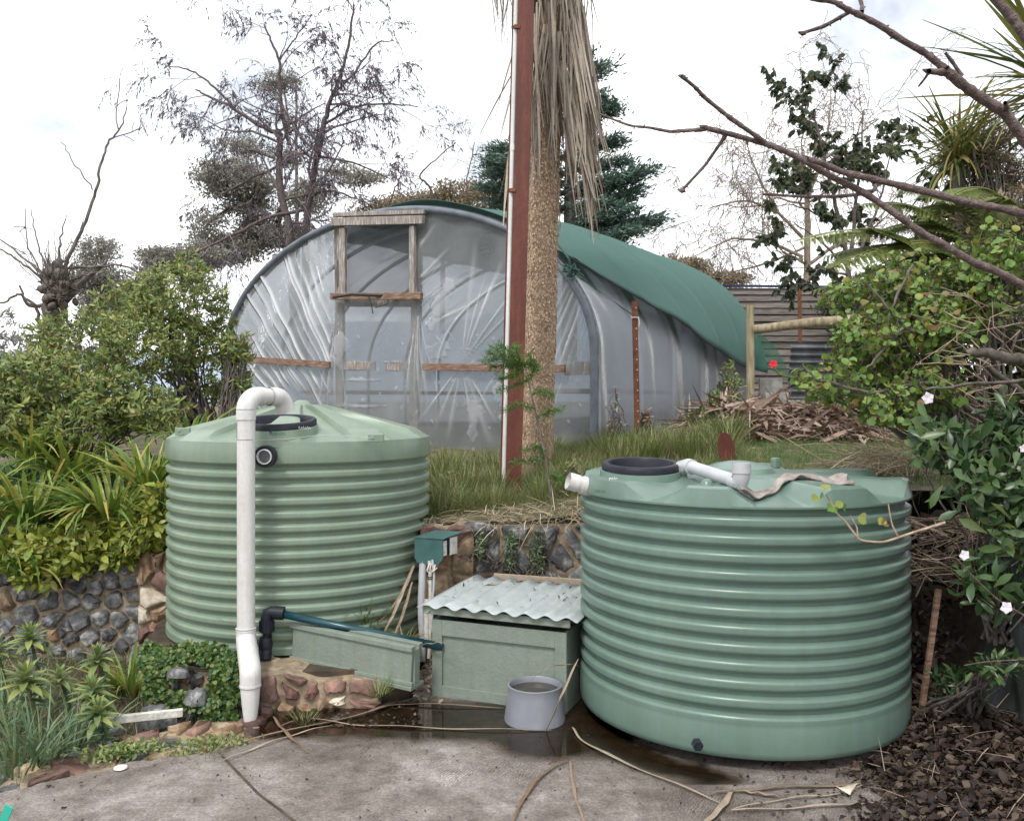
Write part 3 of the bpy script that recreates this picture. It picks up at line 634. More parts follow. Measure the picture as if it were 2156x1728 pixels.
wall('stone_pillar', 'narrow column of rusty brown stones ending the wall against the left tank', (-2.76, 6.5), (-2.5, 6.48), -.15, (.66, .66), 17, pick(('stonered', 3), ('stonetan', 3), ('stonecream', 1)), 5, gap=.012)
wall('stone_wall', 'bluestone terrace wall between the two tanks, under the grassy terrace edge', (-.27, 6.2), (2.9, 6.2), -.05, (.90, .95), 95, pick(('stone', 1)), 9, gap=.022)
wall('stone_pillar', 'sandstone end of the terrace wall behind the small dark green meter box', (-.64, 6.12), (-.27, 6.14), -.05, (.905, .91), 11, pick(('stonetan', 5), ('stonered', 1.2)), 11, gap=.012)
wall('stone_wall', 'low dark stone footing with creeping leaves under the left tank', (-2.12, 5.36), (-1.46, 5.08), -.18, (.16, .19), 24, pick(('stone', 6), ('stonetan', 1)), 13, gap=.02)
wall('stone_wall', 'low footing of red and cream stones beside the foot of the white downpipe', (-1.46, 5.09), (-.78, 5.12), -.08, (.195, .15), 15, pick(('stonered', 4), ('stonecream', 2), ('stonetan', 3)), 17, gap=.028)
# notch sides behind the tank
mb = MB()
for a, b in (((-2.55, 6.6), (-2.55, 7.46)), ((-.63, 7.46), (-.63, 6.2)), ((-2.55, 7.46), (-.63, 7.46)), ((2.9, 6.24), (2.9, 4.9))):
    mb.grid(np.array([[(a[0], a[1], -.2), (b[0], b[1], -.2)], [(a[0], a[1], 1.0), (b[0], b[1], 1.0)]]))
tag(mb.build('earth_cutting', 'earth'), kind='structure')
# border of flat stones between slab and bed
root = thing('stone_border', 'broken border of flat mortared stones between the concrete slab and the garden bed', 'border', (-1.8, 4.6, -.05))
bpoly = [(-2.75, 3.66), (-2.34, 4.08), (-1.84, 4.43), (-1.4, 4.62), (-1.2, 4.92), (-1.42, 5.02), (-1.7, 4.98), (-2.1, 4.72), (-2.45, 4.3), (-2.85, 3.82)]
cells = voronoi_stones(bpoly, 34, 23, 0, .035)
stones_on(root, cells, np.array((0, 0, -.02)), np.array((1., 0, 0)), np.array((0, 1., 0)), np.array((0, 0, 1.)), pick(('stonered', 5), ('stonetan', 4), ('stone', 2)), .08, 23, (.003, .02), chop=.1)
mb = MB(); n = len(bpoly); mb.add([(p[0], p[1], -.03) for p in bpoly], [tuple(range(n))]); mb.build('mortar', 'mortar', root)
for i, (px, py, s, mt, lb) in enumerate(((190, 1584, (.22, .07, .03), 'stone', 'long flat blue grey rock lying at the slab edge left of centre'), (415, 1462, (.07, .05, .09), 'stone', 'upright pale grey rock among the creeping leaves under the tank'),
        (230, 1532, (.10, .05, .025), 'stone', 'small grey rock behind the white timber strip'), (375, 1412, (.06, .045, .05), 'stone', 'rounded blue rock high in the creeping leaves'), (330, 1500, (.10, .07, .12), 'stone', 'dark rock at the left foot of the ivy bank'),
        (1000, 1105, (.15, .1, .05), 'stone', 'grey capstone on top of the terrace wall'))):
    Y = 4.62 if i == 0 else (6.2 if i == 5 else (4.98 if i == 2 else 5.05)); p = P(px, py, Y)
    V, F = mound((p[0], p[1], p[2]-s[2]*.6), s, 40+i); mb = MB(); mb.add(V, F)
    o = mb.build('rock', mt, loc=(p[0], p[1], p[2]), smooth=True); o.data.set_sharp_from_angle(angle=math.radians(45)); tag(o, lb, 'rock', 'loose rocks around the tank footing')

# ------------------------------------------------------------------ water tanks
TR = .92
def textmesh(s, size, mat, root, loc, rot, name='lettering', ext=.0006):
    c = bpy.data.curves.new('t', 'FONT'); c.body = s; c.size = size; c.extrude = ext; c.align_x = 'CENTER'
    to = bpy.data.objects.new('t', c); COL.objects.link(to); dg = bpy.context.evaluated_depsgraph_get(); me = bpy.data.meshes.new_from_object(to.evaluated_get(dg)); bpy.data.objects.remove(to)
    me.materials.clear(); me.materials.append(M[mat]); me.name = name; o = bpy.data.objects.new(name, me); COL.objects.link(o); o.parent = root
    o.location = tuple(np.array(loc)-parent_loc(root)); o.rotation_euler = rot; return o
def wall_profile(z0, smooth_b, n, pitch, band):
    pr = [(TR-.03, z0), (TR-.004, z0+.012), (TR+.002, z0+.04)]
    if smooth_b: pr += [(TR+.002, z0+smooth_b*.5), (TR+.001, z0+smooth_b-.01)]
    zb = z0+smooth_b
    for i in range(n):
        for k in range(10):
            t = k/10; g = float(np.interp(t, [0, .05, .40, .52, .60, .78, .88, 1], [.04, 0, 0, .55, 1, 1, .5, .04])); pr.append((TR-.031*g, zb+pitch*(i+t)))
    zt_ = zb+pitch*n; pr.append((TR, zt_)); return pr, zt_
def hatch(root, c, zl, zr, r, mat, tilt=0.0):
    def tl(mb, full=True):
        for V in mb.v: V[:, 2] += (V[:, 1]-c[1])*math.tan(math.radians(tilt))*(1 if full else np.clip((V[:, 2]-zl)/(zr-zl-.03), 0, 1))
        return mb
    mb = MB(); mb.lathe([(r+.028, zl), (r+.02, zr-.035), (r+.006, zr-.03), (r+.006, zr-.02)], (c[0], c[1], 0), 64); tl(mb, False); mb.build('hatch_collar', mat, root, smooth=True, autos=50)
    mb = MB(); mb.lathe([(r-.03, zr-.09), (r-.026, zr), (r-.02, zr+.008), (r+.004, zr+.008), (r+.012, zr-.002), (r+.012, zr-.03)], (c[0], c[1], 0), 64); tl(mb); f = mb.build('strainer_ring', 'black', root, smooth=True, autos=50)
    mb = MB(); nb = 26
    for i in range(-nb//2, nb//2+1):
        w = math.sqrt(max(0, (r-.028)**2-(i*r*2/nb)**2))
        if w > .01:
            mb.beam((c[0]-w, c[1]+i*r*2/nb, zr-.085), (c[0]+w, c[1]+i*r*2/nb, zr-.085), .004, .004); mb.beam((c[0]+i*r*2/nb, c[1]-w, zr-.089), (c[0]+i*r*2/nb, c[1]+w, zr-.089), .004, .004)
    mb.lathe([(0.001, zr-.12), (r-.03, zr-.12)], (c[0], c[1], 0), 32); tl(mb); mb.build('strainer_basket', 'black', root)
# left tank
LC = np.array((-1.522, 6.37, .2))
lt = thing('water_tank', 'pale green corrugated water tank on the left, cone lid, white downpipe standing in front', 'water tank', LC)
pr, z1 = wall_profile(.2, .02, 14, .0838, 0); pr += [(TR+.008, z1+.004), (TR+.01, z1+.012), (TR+.004, z1+.10), (TR-.002, z1+.137)]
mb = MB(); mb.lathe(pr, (LC[0], LC[1], 0), 160); mb.build('tank_wall', 'tank', lt, smooth=True, autos=60)
zr = z1+.137
nr_, na = 26, 240; G = np.zeros((nr_+1, na+1, 3))
for j in range(na+1):
    th = 2*math.pi*j/na; q = ((th-math.radians(263))/(2*math.pi)*9) % 1
    stp = np.interp(q, [0, .035, .47, .505, 1], [0, 1, 1, 0, 0])
    for i in range(nr_+1):
        r = (TR-.002)*i/nr_; rn = i/nr_; z = zr+.235*(1-rn)+stp*.04*min(1, (1-rn)*9)*min(1, rn*5)+(.004 if rn > .97 else 0)
        if i == nr_: z = zr
        G[i, j] = (LC[0]+r*math.cos(th), LC[1]+r*math.sin(th), z)
mb = MB(); mb.grid(G); mb.build('lid', 'tank', lt, smooth=True, autos=28)
hc = (X(585, 5.70), 5.70); hatch(lt, hc, 1.50, Z(885, 5.70), .235, 'tank', 7)
mb = MB(); mb.lathe([(0.001, zr+.262), (.03, zr+.262), (.05, zr+.25), (.1, zr+.2)], (LC[0], LC[1], 0), 24); mb.build('lid_apex', 'tank', lt, smooth=True)
for px, py in ((792, 922), (385, 908)):
    p = P(px, py, 5.62 if px > 700 else 5.95); mb = MB(); mb.box(p, (.10, .03, .05)); mb.tube([p+(-.02, -.02, .005), p+(-.02, .02, .005)], .012, 10); mb.build('lifting_lug', 'tank', lt, bevel=.006)
textmesh('ORION', .026, 'text', lt, (X(586, 5.43), 5.433, Z(916, 5.43)), (math.radians(90), 0, 0))
mb = MB(); q = P(569, 912, 5.43); mb.add([q+(-.008, 0, .012), q+(.010, 0, .012), q+(.002, 0, -.012), q+(-.003, 0, 0)], [(0, 3, 2, 1)]); mb.build('emblem', 'text', lt)
mb = MB()
for k in range(3):
    a = P(628+k*9, 902, 5.48); mb.tube([a+(0, 0, 0), a+(.006, -.004, .014), a+(.012, -.004, -.004), a+(.02, -.004, .01), a+(.024, -.004, -.003)], .0016, 4)
mb.build('marker_scrawl', 'wtext', lt)
# overflow outlet: black seal with white pipe stub
oc = np.array((X(562, 5.40), 5.40, Z(960, 5.40)))
def ringY(mb, c, prof, k=40):       # lathe about the axis pointing to the viewer (-Y)
    m = MB(); m.lathe(prof, (0, 0, 0), k); V = m.v[0]; V2 = np.stack([V[:, 0], -V[:, 2], V[:, 1]], 1)+np.array(c); mb.add(V2, m.f)
mb = MB(); ringY(mb, oc, [(.046, .035), (.052, .055), (.064, .056), (.069, .045), (.067, 0)]); mb.build('outlet_seal', 'black', lt, smooth=True, autos=50)
mb = MB(); ringY(mb, oc, [(.040, .0), (.040, .066), (.046, .066), (.047, .03)]); mb.build('outlet_pipe', 'pvc', lt, smooth=True, autos=50)
mb = MB(); ringY(mb, oc, [(.0005, .034), (.040, .034)]); mb.build('outlet_screen', 'corr_dark', lt)
mb = MB(); a = P(530, 928, 5.38); b = P(672, 916, 5.5); c = P(788, 922, 5.58); mb.tube([a, (a+b)/2+(0, 0, -.006), b, (b+c)/2+(0, 0, .004), c], .0018, 5); tag(mb.build('wire', 'pvc_grey', loc=a), 'thin wire stretched across the front of the left tank lid', 'wire')

# right tank
RC = np.array((1.322, 5.13, .055))
rt = thing('water_tank', 'larger green corrugated water tank on the right with a notched lid', 'water tank', RC)
pr, z1 = wall_profile(.055, .17, 12, .0872, 0); pr += [(TR+.006, z1+.004)]
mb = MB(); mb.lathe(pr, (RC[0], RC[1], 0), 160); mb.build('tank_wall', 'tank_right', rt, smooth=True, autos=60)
na = 320; rows = [(1.006, 0, 0), (1.006, .010, .010), (.985, .090, .008), (.95, .100, .012), (.86, .094, .020), (.72, .098, .035), (.60, .10, .06), (.52, .10, .088), (.48, .102, .10), (.24, .105, .105), (.225, .118, .118), (.21, .132, .132), (.14, .155, .155), (.06, .168, .168), (0, .17, .17)]
G = np.zeros((len(rows), na+1, 3))
for j in range(na+1):
    th = 2*math.pi*j/na; dgr = math.degrees(th)+90-21      # plateau centred 21 degrees right of the front
    q = ((dgr/45)+.5) % 1-.5; p = np.interp(abs(q), [0, .15, .33, .5], [1, 1, 0, 0])
    th_front = (math.degrees(th)+90+180) % 360-180
    if -95 < th_front < -40: p = max(p, np.interp(abs(th_front+68), [0, 14, 24], [1, 1, 0]))
    for i, (rn, hp, hv) in enumerate(rows):
        G[i, j] = (RC[0]+TR*rn*math.cos(th), RC[1]+TR*rn*math.sin(th), z1+hv+(hp-hv)*p)
mb = MB(); mb.grid(G); mb.build('lid', 'tank_right', rt, smooth=True, autos=14)
hc = (X(1349, 4.93), 4.93); hatch(rt, hc, z1+.07, Z(976, 4.93), .205, 'tank_right', 4.5)
textmesh('ORION', .022, 'text', rt, (X(1262, 4.63), 4.615, Z(1037, 4.62)), (math.radians(90), 0, math.radians(-38)))
textmesh('mir', .034, 'wtext', rt, (X(1291, 4.72), 4.722, Z(1012, 4.72)), (math.radians(90), 0, math.radians(-14)), 'handwriting')
p = P(1488, 1022, 4.42); mb = MB(); mb.lathe([(.045, -.06), (.036, -.01), (.028, .02), (.014, .034), (.0005, .036)], p, 20); mb.build('lifting_lug', 'tank_right', rt, smooth=True)
for px, py, Y in ((1519, 1028, 4.5), (1633, 975, 5.5)):
    p = P(px, py, Y); mb = MB(); mb.box(p, (.05, .05, .07), rz=.4); mb.build('lifting_lug', 'tank_right', rt, bevel=.012)
dc = np.array((X(1469, 4.22), 4.225, Z(1568, 4.22)))
mb = MB(); ringY(mb, dc, [(.0005, .022), (.022, .022), (.027, .016), (.027, -.02)], 6); mb.build('drain_plug', 'black', rt)
# overflow fitting on its left
a = P(1246, 1026, 4.98); b = P(1196, 1012, 4.95); mb = MB(); d = norm(b-a)
mb.tube([a, a+(b-a)*.42], .052, 24); mb.tube([a+(b-a)*.40, a+(b-a)*.62], .046, 24); mb.tube([a+(b-a)*.6, b], .05, 24, cap=False); mb.tube([b, a+(b-a)*.7], .043, 24, cap=False)
mb.build('overflow_fitting', 'pvc', rt, smooth=True, autos=40)
# loose grey pipe on the lid
A_, B_ = P(1450, 981, 4.84), P(1549, 1013, 4.36)
def lidz(x, y):
    dx, dy = x-RC[0], y-RC[1]; rn = math.hypot(dx, dy)/TR; dgr = math.degrees(math.atan2(dy, dx))+90-21; q = ((dgr/45)+.5) % 1-.5; p = np.interp(abs(q), [0, .17, .37, .5], [1, 1, 0, 0])
    rs = [r[0] for r in rows][::-1]; hp = np.interp(rn, rs, [r[1] for r in rows][::-1]); hv = np.interp(rn, rs, [r[2] for r in rows][::-1]); return z1+hv+(hp-hv)*p
gp = thing('pipe', 'grey plastic pipe with an upturned elbow lying across the lid of the right tank', 'pipe', A_)
mb = MB(); mb.tube([A_, B_], .034, 28); mb.build('pipe_length', 'pvc_grey', gp, smooth=True, autos=40)
C_ = P(1561, 1001, 4.33); mb = MB(); mb.tube([B_-(B_-A_)*.05, B_, B_*.55+C_*.45+(.006, -.004, -.022), C_+(0, 0, -.005), C_+(0, 0, .02)], [.042, .043, .044, .043, .043], 28)
mb.tube([C_+(0, 0, .012), C_+(0, 0, .062)], .047, 28, cap=False); mb.tube([C_+(0, 0, .062), C_+(0, 0, .02)], .041, 28, cap=False); mb.build('elbow', 'pvc_grey', gp, smooth=True, autos=40)
D_ = P(1431, 994, 4.9); mb = MB(); mb.tube([A_+(B_-A_)*.08, A_, (A_*.5+D_*.5)+(-.012, 0, .008), D_, D_+(-.004, 0, -.05)], [.042]*5, 28); mb.build('elbow', 'pvc_grey', gp, smooth=True, autos=40)
# rag
pts = [(-16, .90), (-10, .82), (0, .70), (8, .60), (20, .53), (34, .54), (48, .60), (56, .66)]
c0 = np.array([(RC[0]+TR*r*math.sin(math.radians(a)), RC[1]-TR*r*math.cos(math.radians(a)), 0) for a, r in pts]); n = 60; t = np.linspace(0, len(c0)-1, n); cc = np.stack([np.interp(t, range(len(c0)), c0[:, k]) for k in range(3)], 1); G = np.zeros((13, n, 3))
for _ in range(4): cc[1:-1] = (cc[:-2]+2*cc[1:-1]+cc[2:])/4
dn_ = norm(np.gradient(cc, axis=0)); sn_ = np.stack([-dn_[:, 1], dn_[:, 0], 0*dn_[:, 0]], 1)
for i in range(13):
    s = (i-6)/6
    for j in range(n):
        w = .036+.016*math.sin(j*.19+1)+(.03 if j > 40 else 0); p = cc[j]+sn_[j]*s*w+dn_[j]*.012*math.sin(i*1.1); G[i, j] = (p[0], p[1], lidz(p[0], p[1])+.014+.012*abs(math.sin(i*.85+j*.21))+.008*math.sin(j*.6+i*.5))
c0 = G[6]
mb = MB(); mb.grid(G); o = mb.build('rag', 'rag', loc=c0[0], smooth=True); so = o.modifiers.new('thick', 'SOLIDIFY'); so.thickness = .008; tag(o, 'crumpled pinkish grey rag draped over the lid of the right tank', 'rag')

# ------------------------------------------------------------------ white downpipe
Yp = 5.27; x0 = X(518, Yp); zt_ = Z(852, Yp)
dp = thing('downpipe', 'white plastic downpipe with a double elbow standing in front of the left tank', 'pipe', (x0, Yp, 0))
rp = .053
mb = MB(); mb.tube([(x0, Yp, Z(1340, Yp)), (x0, Yp, Z(925, Yp))], rp, 32); mb.build('pipe_length', 'pvc', dp, smooth=True, autos=40)
mb = MB(); mb.tube([(x0+.002, Yp, Z(930, Yp)), (x0+.002, Yp, Z(862, Yp))], rp*.985, 32); mb.build('pipe_length', 'pvc', dp, smooth=True, autos=40)
def arc(c, a, b, r, n=9, a0=0, a1=90):
    c, a, b = map(lambda q: np.array(q, float), (c, a, b)); return [c+r*(a*math.cos(math.radians(t))+b*math.sin(math.radians(t))) for t in np.linspace(a0, a1, n)]
hd = norm(np.array((.36, .60, 0))); zc = Z(866, Yp)
top = arc(np.array((x0, Yp, zc))+hd*.09, -hd, (0, 0, 1), .09); mb = MB(); mb.tube([(x0, Yp, zc-.05)]+top+[top[-1]+hd*.04], rp*1.09, 32); mb.build('elbow', 'pvc', dp, smooth=True, autos=40)
e = top[-1]+hd*.14; mb = MB(); mb.tube([top[-1]+hd*.02, e], rp*.98, 32); mb.build('pipe_length', 'pvc', dp, smooth=True, autos=40)
dn = arc(e+np.array((0, 0, -.085)), (0, 0, 1), hd, .085, 9, 0, 72); mb = MB(); dlast = norm(dn[-1]-dn[-2]); mb.tube([e-hd*.05]+dn+[dn[-1]+dlast*.035], rp*1.09, 32, cap=False); mb.tube([dn[-1]+dlast*.035, dn[-1]-dlast*.03], rp*.98, 32); mb.build('elbow', 'pvc', dp, smooth=True, autos=40)
x1 = X(527, 4.97)
bz = np.linspace(0, 1, 22); bs = np.clip((bz-.2)/.5, 0, 1); bs = bs*bs*(3-2*bs); bpts = np.stack([x0+(x1-x0)*bs, Yp+(4.97-Yp)*bs, Z(1322, Yp)+(Z(1444, 4.97)-Z(1322, Yp))*bz], 1); mb = MB(); mb.tube(bpts, rp*(1.07+.05*np.sin(math.pi*bz)), 32); mb.tube([bpts[0]+(0, 0, .004), bpts[1]], rp*1.14, 32); mb.tube([bpts[-2], bpts[-1]], rp*1.13, 32); mb.build('offset_bend', 'pvc', dp, smooth=True, autos=40)
for zj, xj, yj in ((Z(925, Yp), x0, Yp), (Z(862, Yp), x0, Yp), (Z(1322, Yp), x0, Yp), (Z(1444, 4.97), x1, 4.97)):
    mb = MB(); mb.tube([(xj, yj, zj-.0022), (xj, yj, zj+.0022)], rp*1.16 if zj < 1.5 else rp*1.02+(.004 if zj > 1.7 else 0), 32); mb.build('joint', 'joint', dp, smooth=True, autos=40)
# tapered spout: a pipe cut open towards its foot
G = np.zeros((14, 25, 3))
for i in range(14):
    f = i/13; zz = Z(1440, 4.97)+(Z(1532, 4.95)-Z(1440, 4.97))*f
    half = math.pi*(1 if f < .35 else np.interp(f, [.35, .75, .78, 1], [.98, .8, .62, .12])); rr_ = rp*np.interp(f, [0, .4, 1], [1, .84, .5])
    for j in range(25):
        a = math.radians(250)+(-half+2*half*j/24); G[i, j] = (x1+.006*f+rr_*math.cos(a), 4.97-.02*f+rr_*math.sin(a), zz)
mb = MB(); mb.grid(G); o = mb.build('spout', 'pvc', dp, smooth=True); so = o.modifiers.new('thick', 'SOLIDIFY'); so.thickness = .004

# ------------------------------------------------------------------ poly pipe with black valve
e0 = P(572, 1288, 5.36); e1 = P(560, 1345, 5.36); e2 = P(557, 1385, 5.34)
pp = thing('poly_pipe', 'dark blue green poly pipe with black compression elbow running to the green cabinet', 'pipe', e1)
r_end = P(912, 1358, 5.33); mb = MB(); mb.tube([e0+(.03, 0, -.004), (e0+r_end)/2+(0, 0, -.002), r_end+(.06, 0, -.01)], .0245, 16); mb.build('pipe_length', 'poly', pp, smooth=True)
mb = MB(); mb.tube([e0+(-.03, 0, -.07), e0+(-.03, 0, -.035), e0+(-.022, 0, -.008), e0+(-.002, 0, .002), e0+(.03, 0, -.002)], [.038, .036, .038, .036, .034], 16); mb.tube([e0+(.015, 0, -.002), e0+(.075, 0, -.008)], .042, 12); mb.tube([e0+(-.03, 0, -.05), e0+(-.03, 0, -.12)], .043, 12)
for k in range(12):
    a = k*math.pi/6; c = e0+(-.03+.043*math.cos(a), .043*math.sin(a), -.085); mb.box(c, (.008, .008, .06), rz=a)
mb.build('elbow', 'black', pp, smooth=True, autos=40)
mb = MB(); mb.tube([e0+(-.03, 0, -.11), e1+(-.003, 0, -.03)], .022, 12); mb.tube([e1+(-.003, 0, .01), e1+(-.003, 0, -.03), e1+(-.003, 0, -.08)], [.036, .045, .036], 16); mb.tube([e1+(-.003, 0, -.07), e2+(0, 0, -.01)], .041, 12); mb.build('valve', 'black', pp, smooth=True, autos=40)
mb = MB(); mb.tube([e1+(.0, .02, 0), e1+(-.02, .1, .0)], .03, 12); mb.build('tank_connector', 'black', pp, smooth=True)

# ------------------------------------------------------------------ green trough (pipe cover)
ta = np.array((X(618, 5.42), 5.42, .175)); tb = np.array((X(868, 5.08), 5.08, .122)); ud = norm(tb-ta); nrm = norm(np.array((ud[1], -ud[0], 0)))
tr = thing('trough', 'sage green painted timber trough with flanged edges leaning on the stone footing', 'trough', ta)
wv = np.array((0, 0, 1.)); back = -nrm
def plank_along(name, off0, w, h, ext=0): 
    mb = MB(); mb.beam(ta-ud*ext+off0, tb+ud*ext+off0, w, h); return mb.build(name, 'green_paint', tr, bevel=.003)
plank_along('side_board', wv*.125, .022, .205)
plank_along('side_board', wv*.125+back*.08, .022, .205)
plank_along('bottom_board', wv*.012+back*.04, .15, .024, .012)
plank_along('top_rail', wv*.236-back*.005, .045, .03, .012)
plank_along('top_rail', wv*.236+back*.08, .045, .028, .012)
plank_along('bottom_rail', wv*.036-back*.018, .02, .022, .012)
mb = MB(); mb.beam(tb+wv*.125+back*.012, tb+wv*.125+back*.068, .02, .2); mb.build('end_board', 'green_paint', tr, bevel=.003)

# ------------------------------------------------------------------ pump cabinet
th = math.radians(-22); cu = np.array((math.cos(th), math.sin(th), 0)); cv = np.array((-math.sin(th), math.cos(th), 0)); cz = np.array((0, 0, 1.))
c0 = np.array((-.486, 5.34, -.01)); W_, D_c, H_ = .86, .62, .475
cb = thing('pump_cabinet', 'sage green painted pump cabinet with a corrugated iron roof between the tanks', 'cabinet', c0)
def cbox(name, u0, u1, v0, v1, z0, z1, mat='green_paint', bev=.003):
    mb = MB(); V = [c0+cu*a+cv*b+cz*c for a in (u0, u1) for b in (v0, v1) for c in (z0, z1)]
    mb.add(V, [(0, 1, 3, 2), (4, 6, 7, 5), (0, 4, 5, 1), (2, 3, 7, 6), (0, 2, 6, 4), (1, 5, 7, 3)]); return mb.build(name, mat, cb, bevel=bev)
cbox('front_panel', .02, W_-.02, .020, .031, .03, H_-.03)
cbox('frame_rail', .066, W_-.071, 0, .019, 0, .078); cbox('frame_rail', .066, W_-.071, 0, .019, H_-.095, H_)
cbox('frame_stile', 0, .066, -.001, .019, 0, H_); cbox('frame_stile', W_-.071, W_, -.001, .019, 0, H_)
cbox('side_panel', 0.002, .02, .032, D_c, 0, H_); cbox('side_panel', W_-.02, W_-.002, .032, D_c, 0, H_); cbox('back_panel', .021, W_-.021, D_c-.02, D_c-.002, 0, H_)
# fascia under the roof, leaving the dark slot
def slope(a, b, v): return H_+.022+.05+v*.05
for nm, v0, v1 in (('fascia', -.03, -.008), ('fascia', D_c, D_c+.02)): cbox(nm, -.05, W_+.03, v0, v1, H_+.036, H_+.08+(.03 if v0 > 0 else 0))
npit = 8; wv_ = 12; nu_ = npit*wv_; G = np.zeros((8, nu_+1, 3)); uw = W_+.16
for i in range(8):
    v_ = -.06+(D_c+.14)*i/7
    for j in range(nu_+1):
        u_ = -.075+uw*j/nu_; G[i, j] = c0+cu*u_+cv*v_+cz*(slope(0, 0, v_)+.022+.012*math.cos(2*math.pi*j/wv_+math.pi))
mb = MB(); mb.grid(G); o = mb.build('roof', 'roofgreen', cb, smooth=True); so = o.modifiers.new('thick', 'SOLIDIFY'); so.thickness = .0015

# ------------------------------------------------------------------ meter box on its conduits
Ym = 5.86; mc = P(902, 1160, Ym)
mt = thing('meter_box', 'small dark green metal hood over meters, on grey conduits by the sandstone pillar', 'meter box', (mc[0], Ym, 0))
a = P(873, 1133, Ym); b = P(932, 1137, Ym-.02); cbk = P(969, 1128, Ym+.22)
w = b-a; dep = np.array((.115, .19, .0)); mb = MB(); hh = .17
prof = [(0, 0), (1, 0), (1, -.125), (.82, -hh), (.1, -hh+.01), (0, -.13)]
V = [a+w*s+np.array((0, 0, z)) for s, z in prof]; V2 = [v+dep*0.04 for v in V]; mb.add(V+V2, [tuple(range(6))[::-1], tuple(range(6, 12))]+[(i, (i+1) % 6, (i+1) % 6+6, i+6) for i in range(6)]); mb.build('front_plate', 'meter', mt)
mb = MB(); V = [a+(-.006, -.004, .004), b+(.006, -.004, .004), b+dep*1.05+(.0, 0, .02), a+dep*1.05+(0, 0, .02)]; mb.add(V+[v+np.array((0, 0, .006)) for v in V], [(0, 1, 2, 3), (4, 7, 6, 5), (0, 4, 5, 1), (1, 5, 6, 2), (2, 6, 7, 3), (3, 7, 4, 0)]); mb.build('hood', 'meter', mt)
for nm, f0, f1, mtl, zt1, zb1 in (('meter', .10, .22, 'red', -.06, -.115), ('meter', .12, .34, 'whitep', -.012, -.11), ('meter', .5, .9, 'whitep', -.0, -.115), ('back_plate', .36, .48, 'black', -.0, -.11)):
    mb = MB(); p0 = b+dep*f0-w*.5; p1 = b+dep*f1-w*.02; mb.box(((p0+p1)/2+(0, 0, (zt1+zb1)/2)), (abs(w[0])*.42, np.linalg.norm(dep)*(f1-f0), zt1-zb1), rz=-.5); mb.build(nm, mtl, mt)
for px, rr, y0, y1, mtl, dy in ((889, .026, 1180, 1390, 'pvc_grey', .02), (905, .013, 1180, 1385, 'whitep', -.01), (912, .008, 1178, 1330, 'pvc_grey', -.02), (898, .02, 1262, 1345, 'whitep', -.01)):
    mb = MB(); q = [P(px+R(-2, 2), y, Ym+dy) for y in np.linspace(y0, y1, 6)]; mb.tube(q, rr, 12); mb.build('conduit', mtl, mt, smooth=True, autos=40)
for y in (1213, 1217): 
    mb = MB(); q = P(906, y, Ym-.01); mb.tube([q, q+(0, 0, -.005)], .019, 12); mb.build('clamp', 'black', mt)
mb = MB(); q = P(905, 1185, Ym-.03); mb.tube([q, q+(-.02, 0, -.05), q+(0, -.01, -.07), q+(.03, 0, -.045), q+(.035, 0, -.01)], .005, 6); mb.tube([q+(.01, 0, 0), q+(.0, 0, -.04), q+(.02, -.01, -.055), q+(.05, 0, -.03)], .004, 6); mb.build('cable_loop', 'whitep', mt, smooth=True)

# ------------------------------------------------------------------ grey bowl standing in the puddle
bc = np.array((X(1126, 4.93), 4.93, .004)); hb = .197
bw = thing('bowl', 'tapered blue grey plastic bowl of water standing in the puddle by the cabinet', 'bowl', bc)
mb = MB(); mb.lathe([(.170, 0), (.171, .012), (.152, hb*.75), (.150, hb-.012), (.153, hb), (.145, hb+.003), (.140, hb-.004), (.142, hb-.06), (.148, .03), (.0005, .028)], bc, 72); mb.build('wall', 'cap', bw, smooth=True, autos=50)
mb = MB(); mb.lathe([(.0005, hb-.032), (.1405, hb-.032)], bc, 48)
m, t, b = nt('bowl_water'); b.inputs['Base Color'].default_value = (.045, .038, .03, 1); b.inputs['Roughness'].default_value = .03; M['bwater'] = m; mb.build('water', 'bwater', bw)
# ------------------------------------------------------------------ greenhouse tunnel
gh = thing('greenhouse', 'polythene tunnel greenhouse with a timber door frame and green shade cloth over its right side', 'greenhouse', (.94, 9.3, 1.25))
GO = np.array((.94, 9.3, 0)); ga = np.array((-.839, .545, 0)); gb = np.array((.545, .839, 0)); GL = 4.9; HW = 3.0; ZC = 2.3; RI = 1.86; GB = 1.1
def G3(t, z, s=0): return GO+ga*t+gb*s+np.array((0, 0, 1.))*z
def GP(px, py):
    k = (px-1078)/FP; t = (GO[0]-k*GO[1])/(-ga[0]+k*ga[1]); Y = GO[1]+ga[1]*t; return t, EYE-(py-HY)/FP*Y
def GPs(px, py, s):
    O = GO+gb*s; k = (px-1078)/FP; t = (O[0]-k*O[1])/(-ga[0]+k*ga[1]); Y = O[1]+ga[1]*t; return t, EYE-(py-HY)/FP*Y
def top(t): return ZC+RI*math.sqrt(max(0, 1-((HW-t)/HW)**2))
def arch(f, s, off=0):                 # f in 0..1 along the hoop, foot to foot (right foot first)
    if f < .14: z = GB+(ZC-GB)*f/.14; return G3(-off, z, s)
    if f > .86: z = GB+(ZC-GB)*(1-f)/.14; return G3(2*HW+off, z, s)
    a = (f-.14)/.72*math.pi; return G3(HW-(HW+off)*math.cos(a), ZC+(RI+off)*math.sin(a), s)
for i, s in enumerate(np.linspace(0.03, GL, 6)):
    mb = MB(); mb.tube([arch(f, s, -.03) for f in np.linspace(0, 1, 44)], .03 if i else .035, 8); mb.build('hoop', 'pvc_grey', gh, smooth=True)
mb = MB(); mb.tube([arch(f, -.07, -.045) for f in np.linspace(0, 1, 60)], .042, 8); mb.build('end_hoop', 'hoopdark', gh, smooth=True)
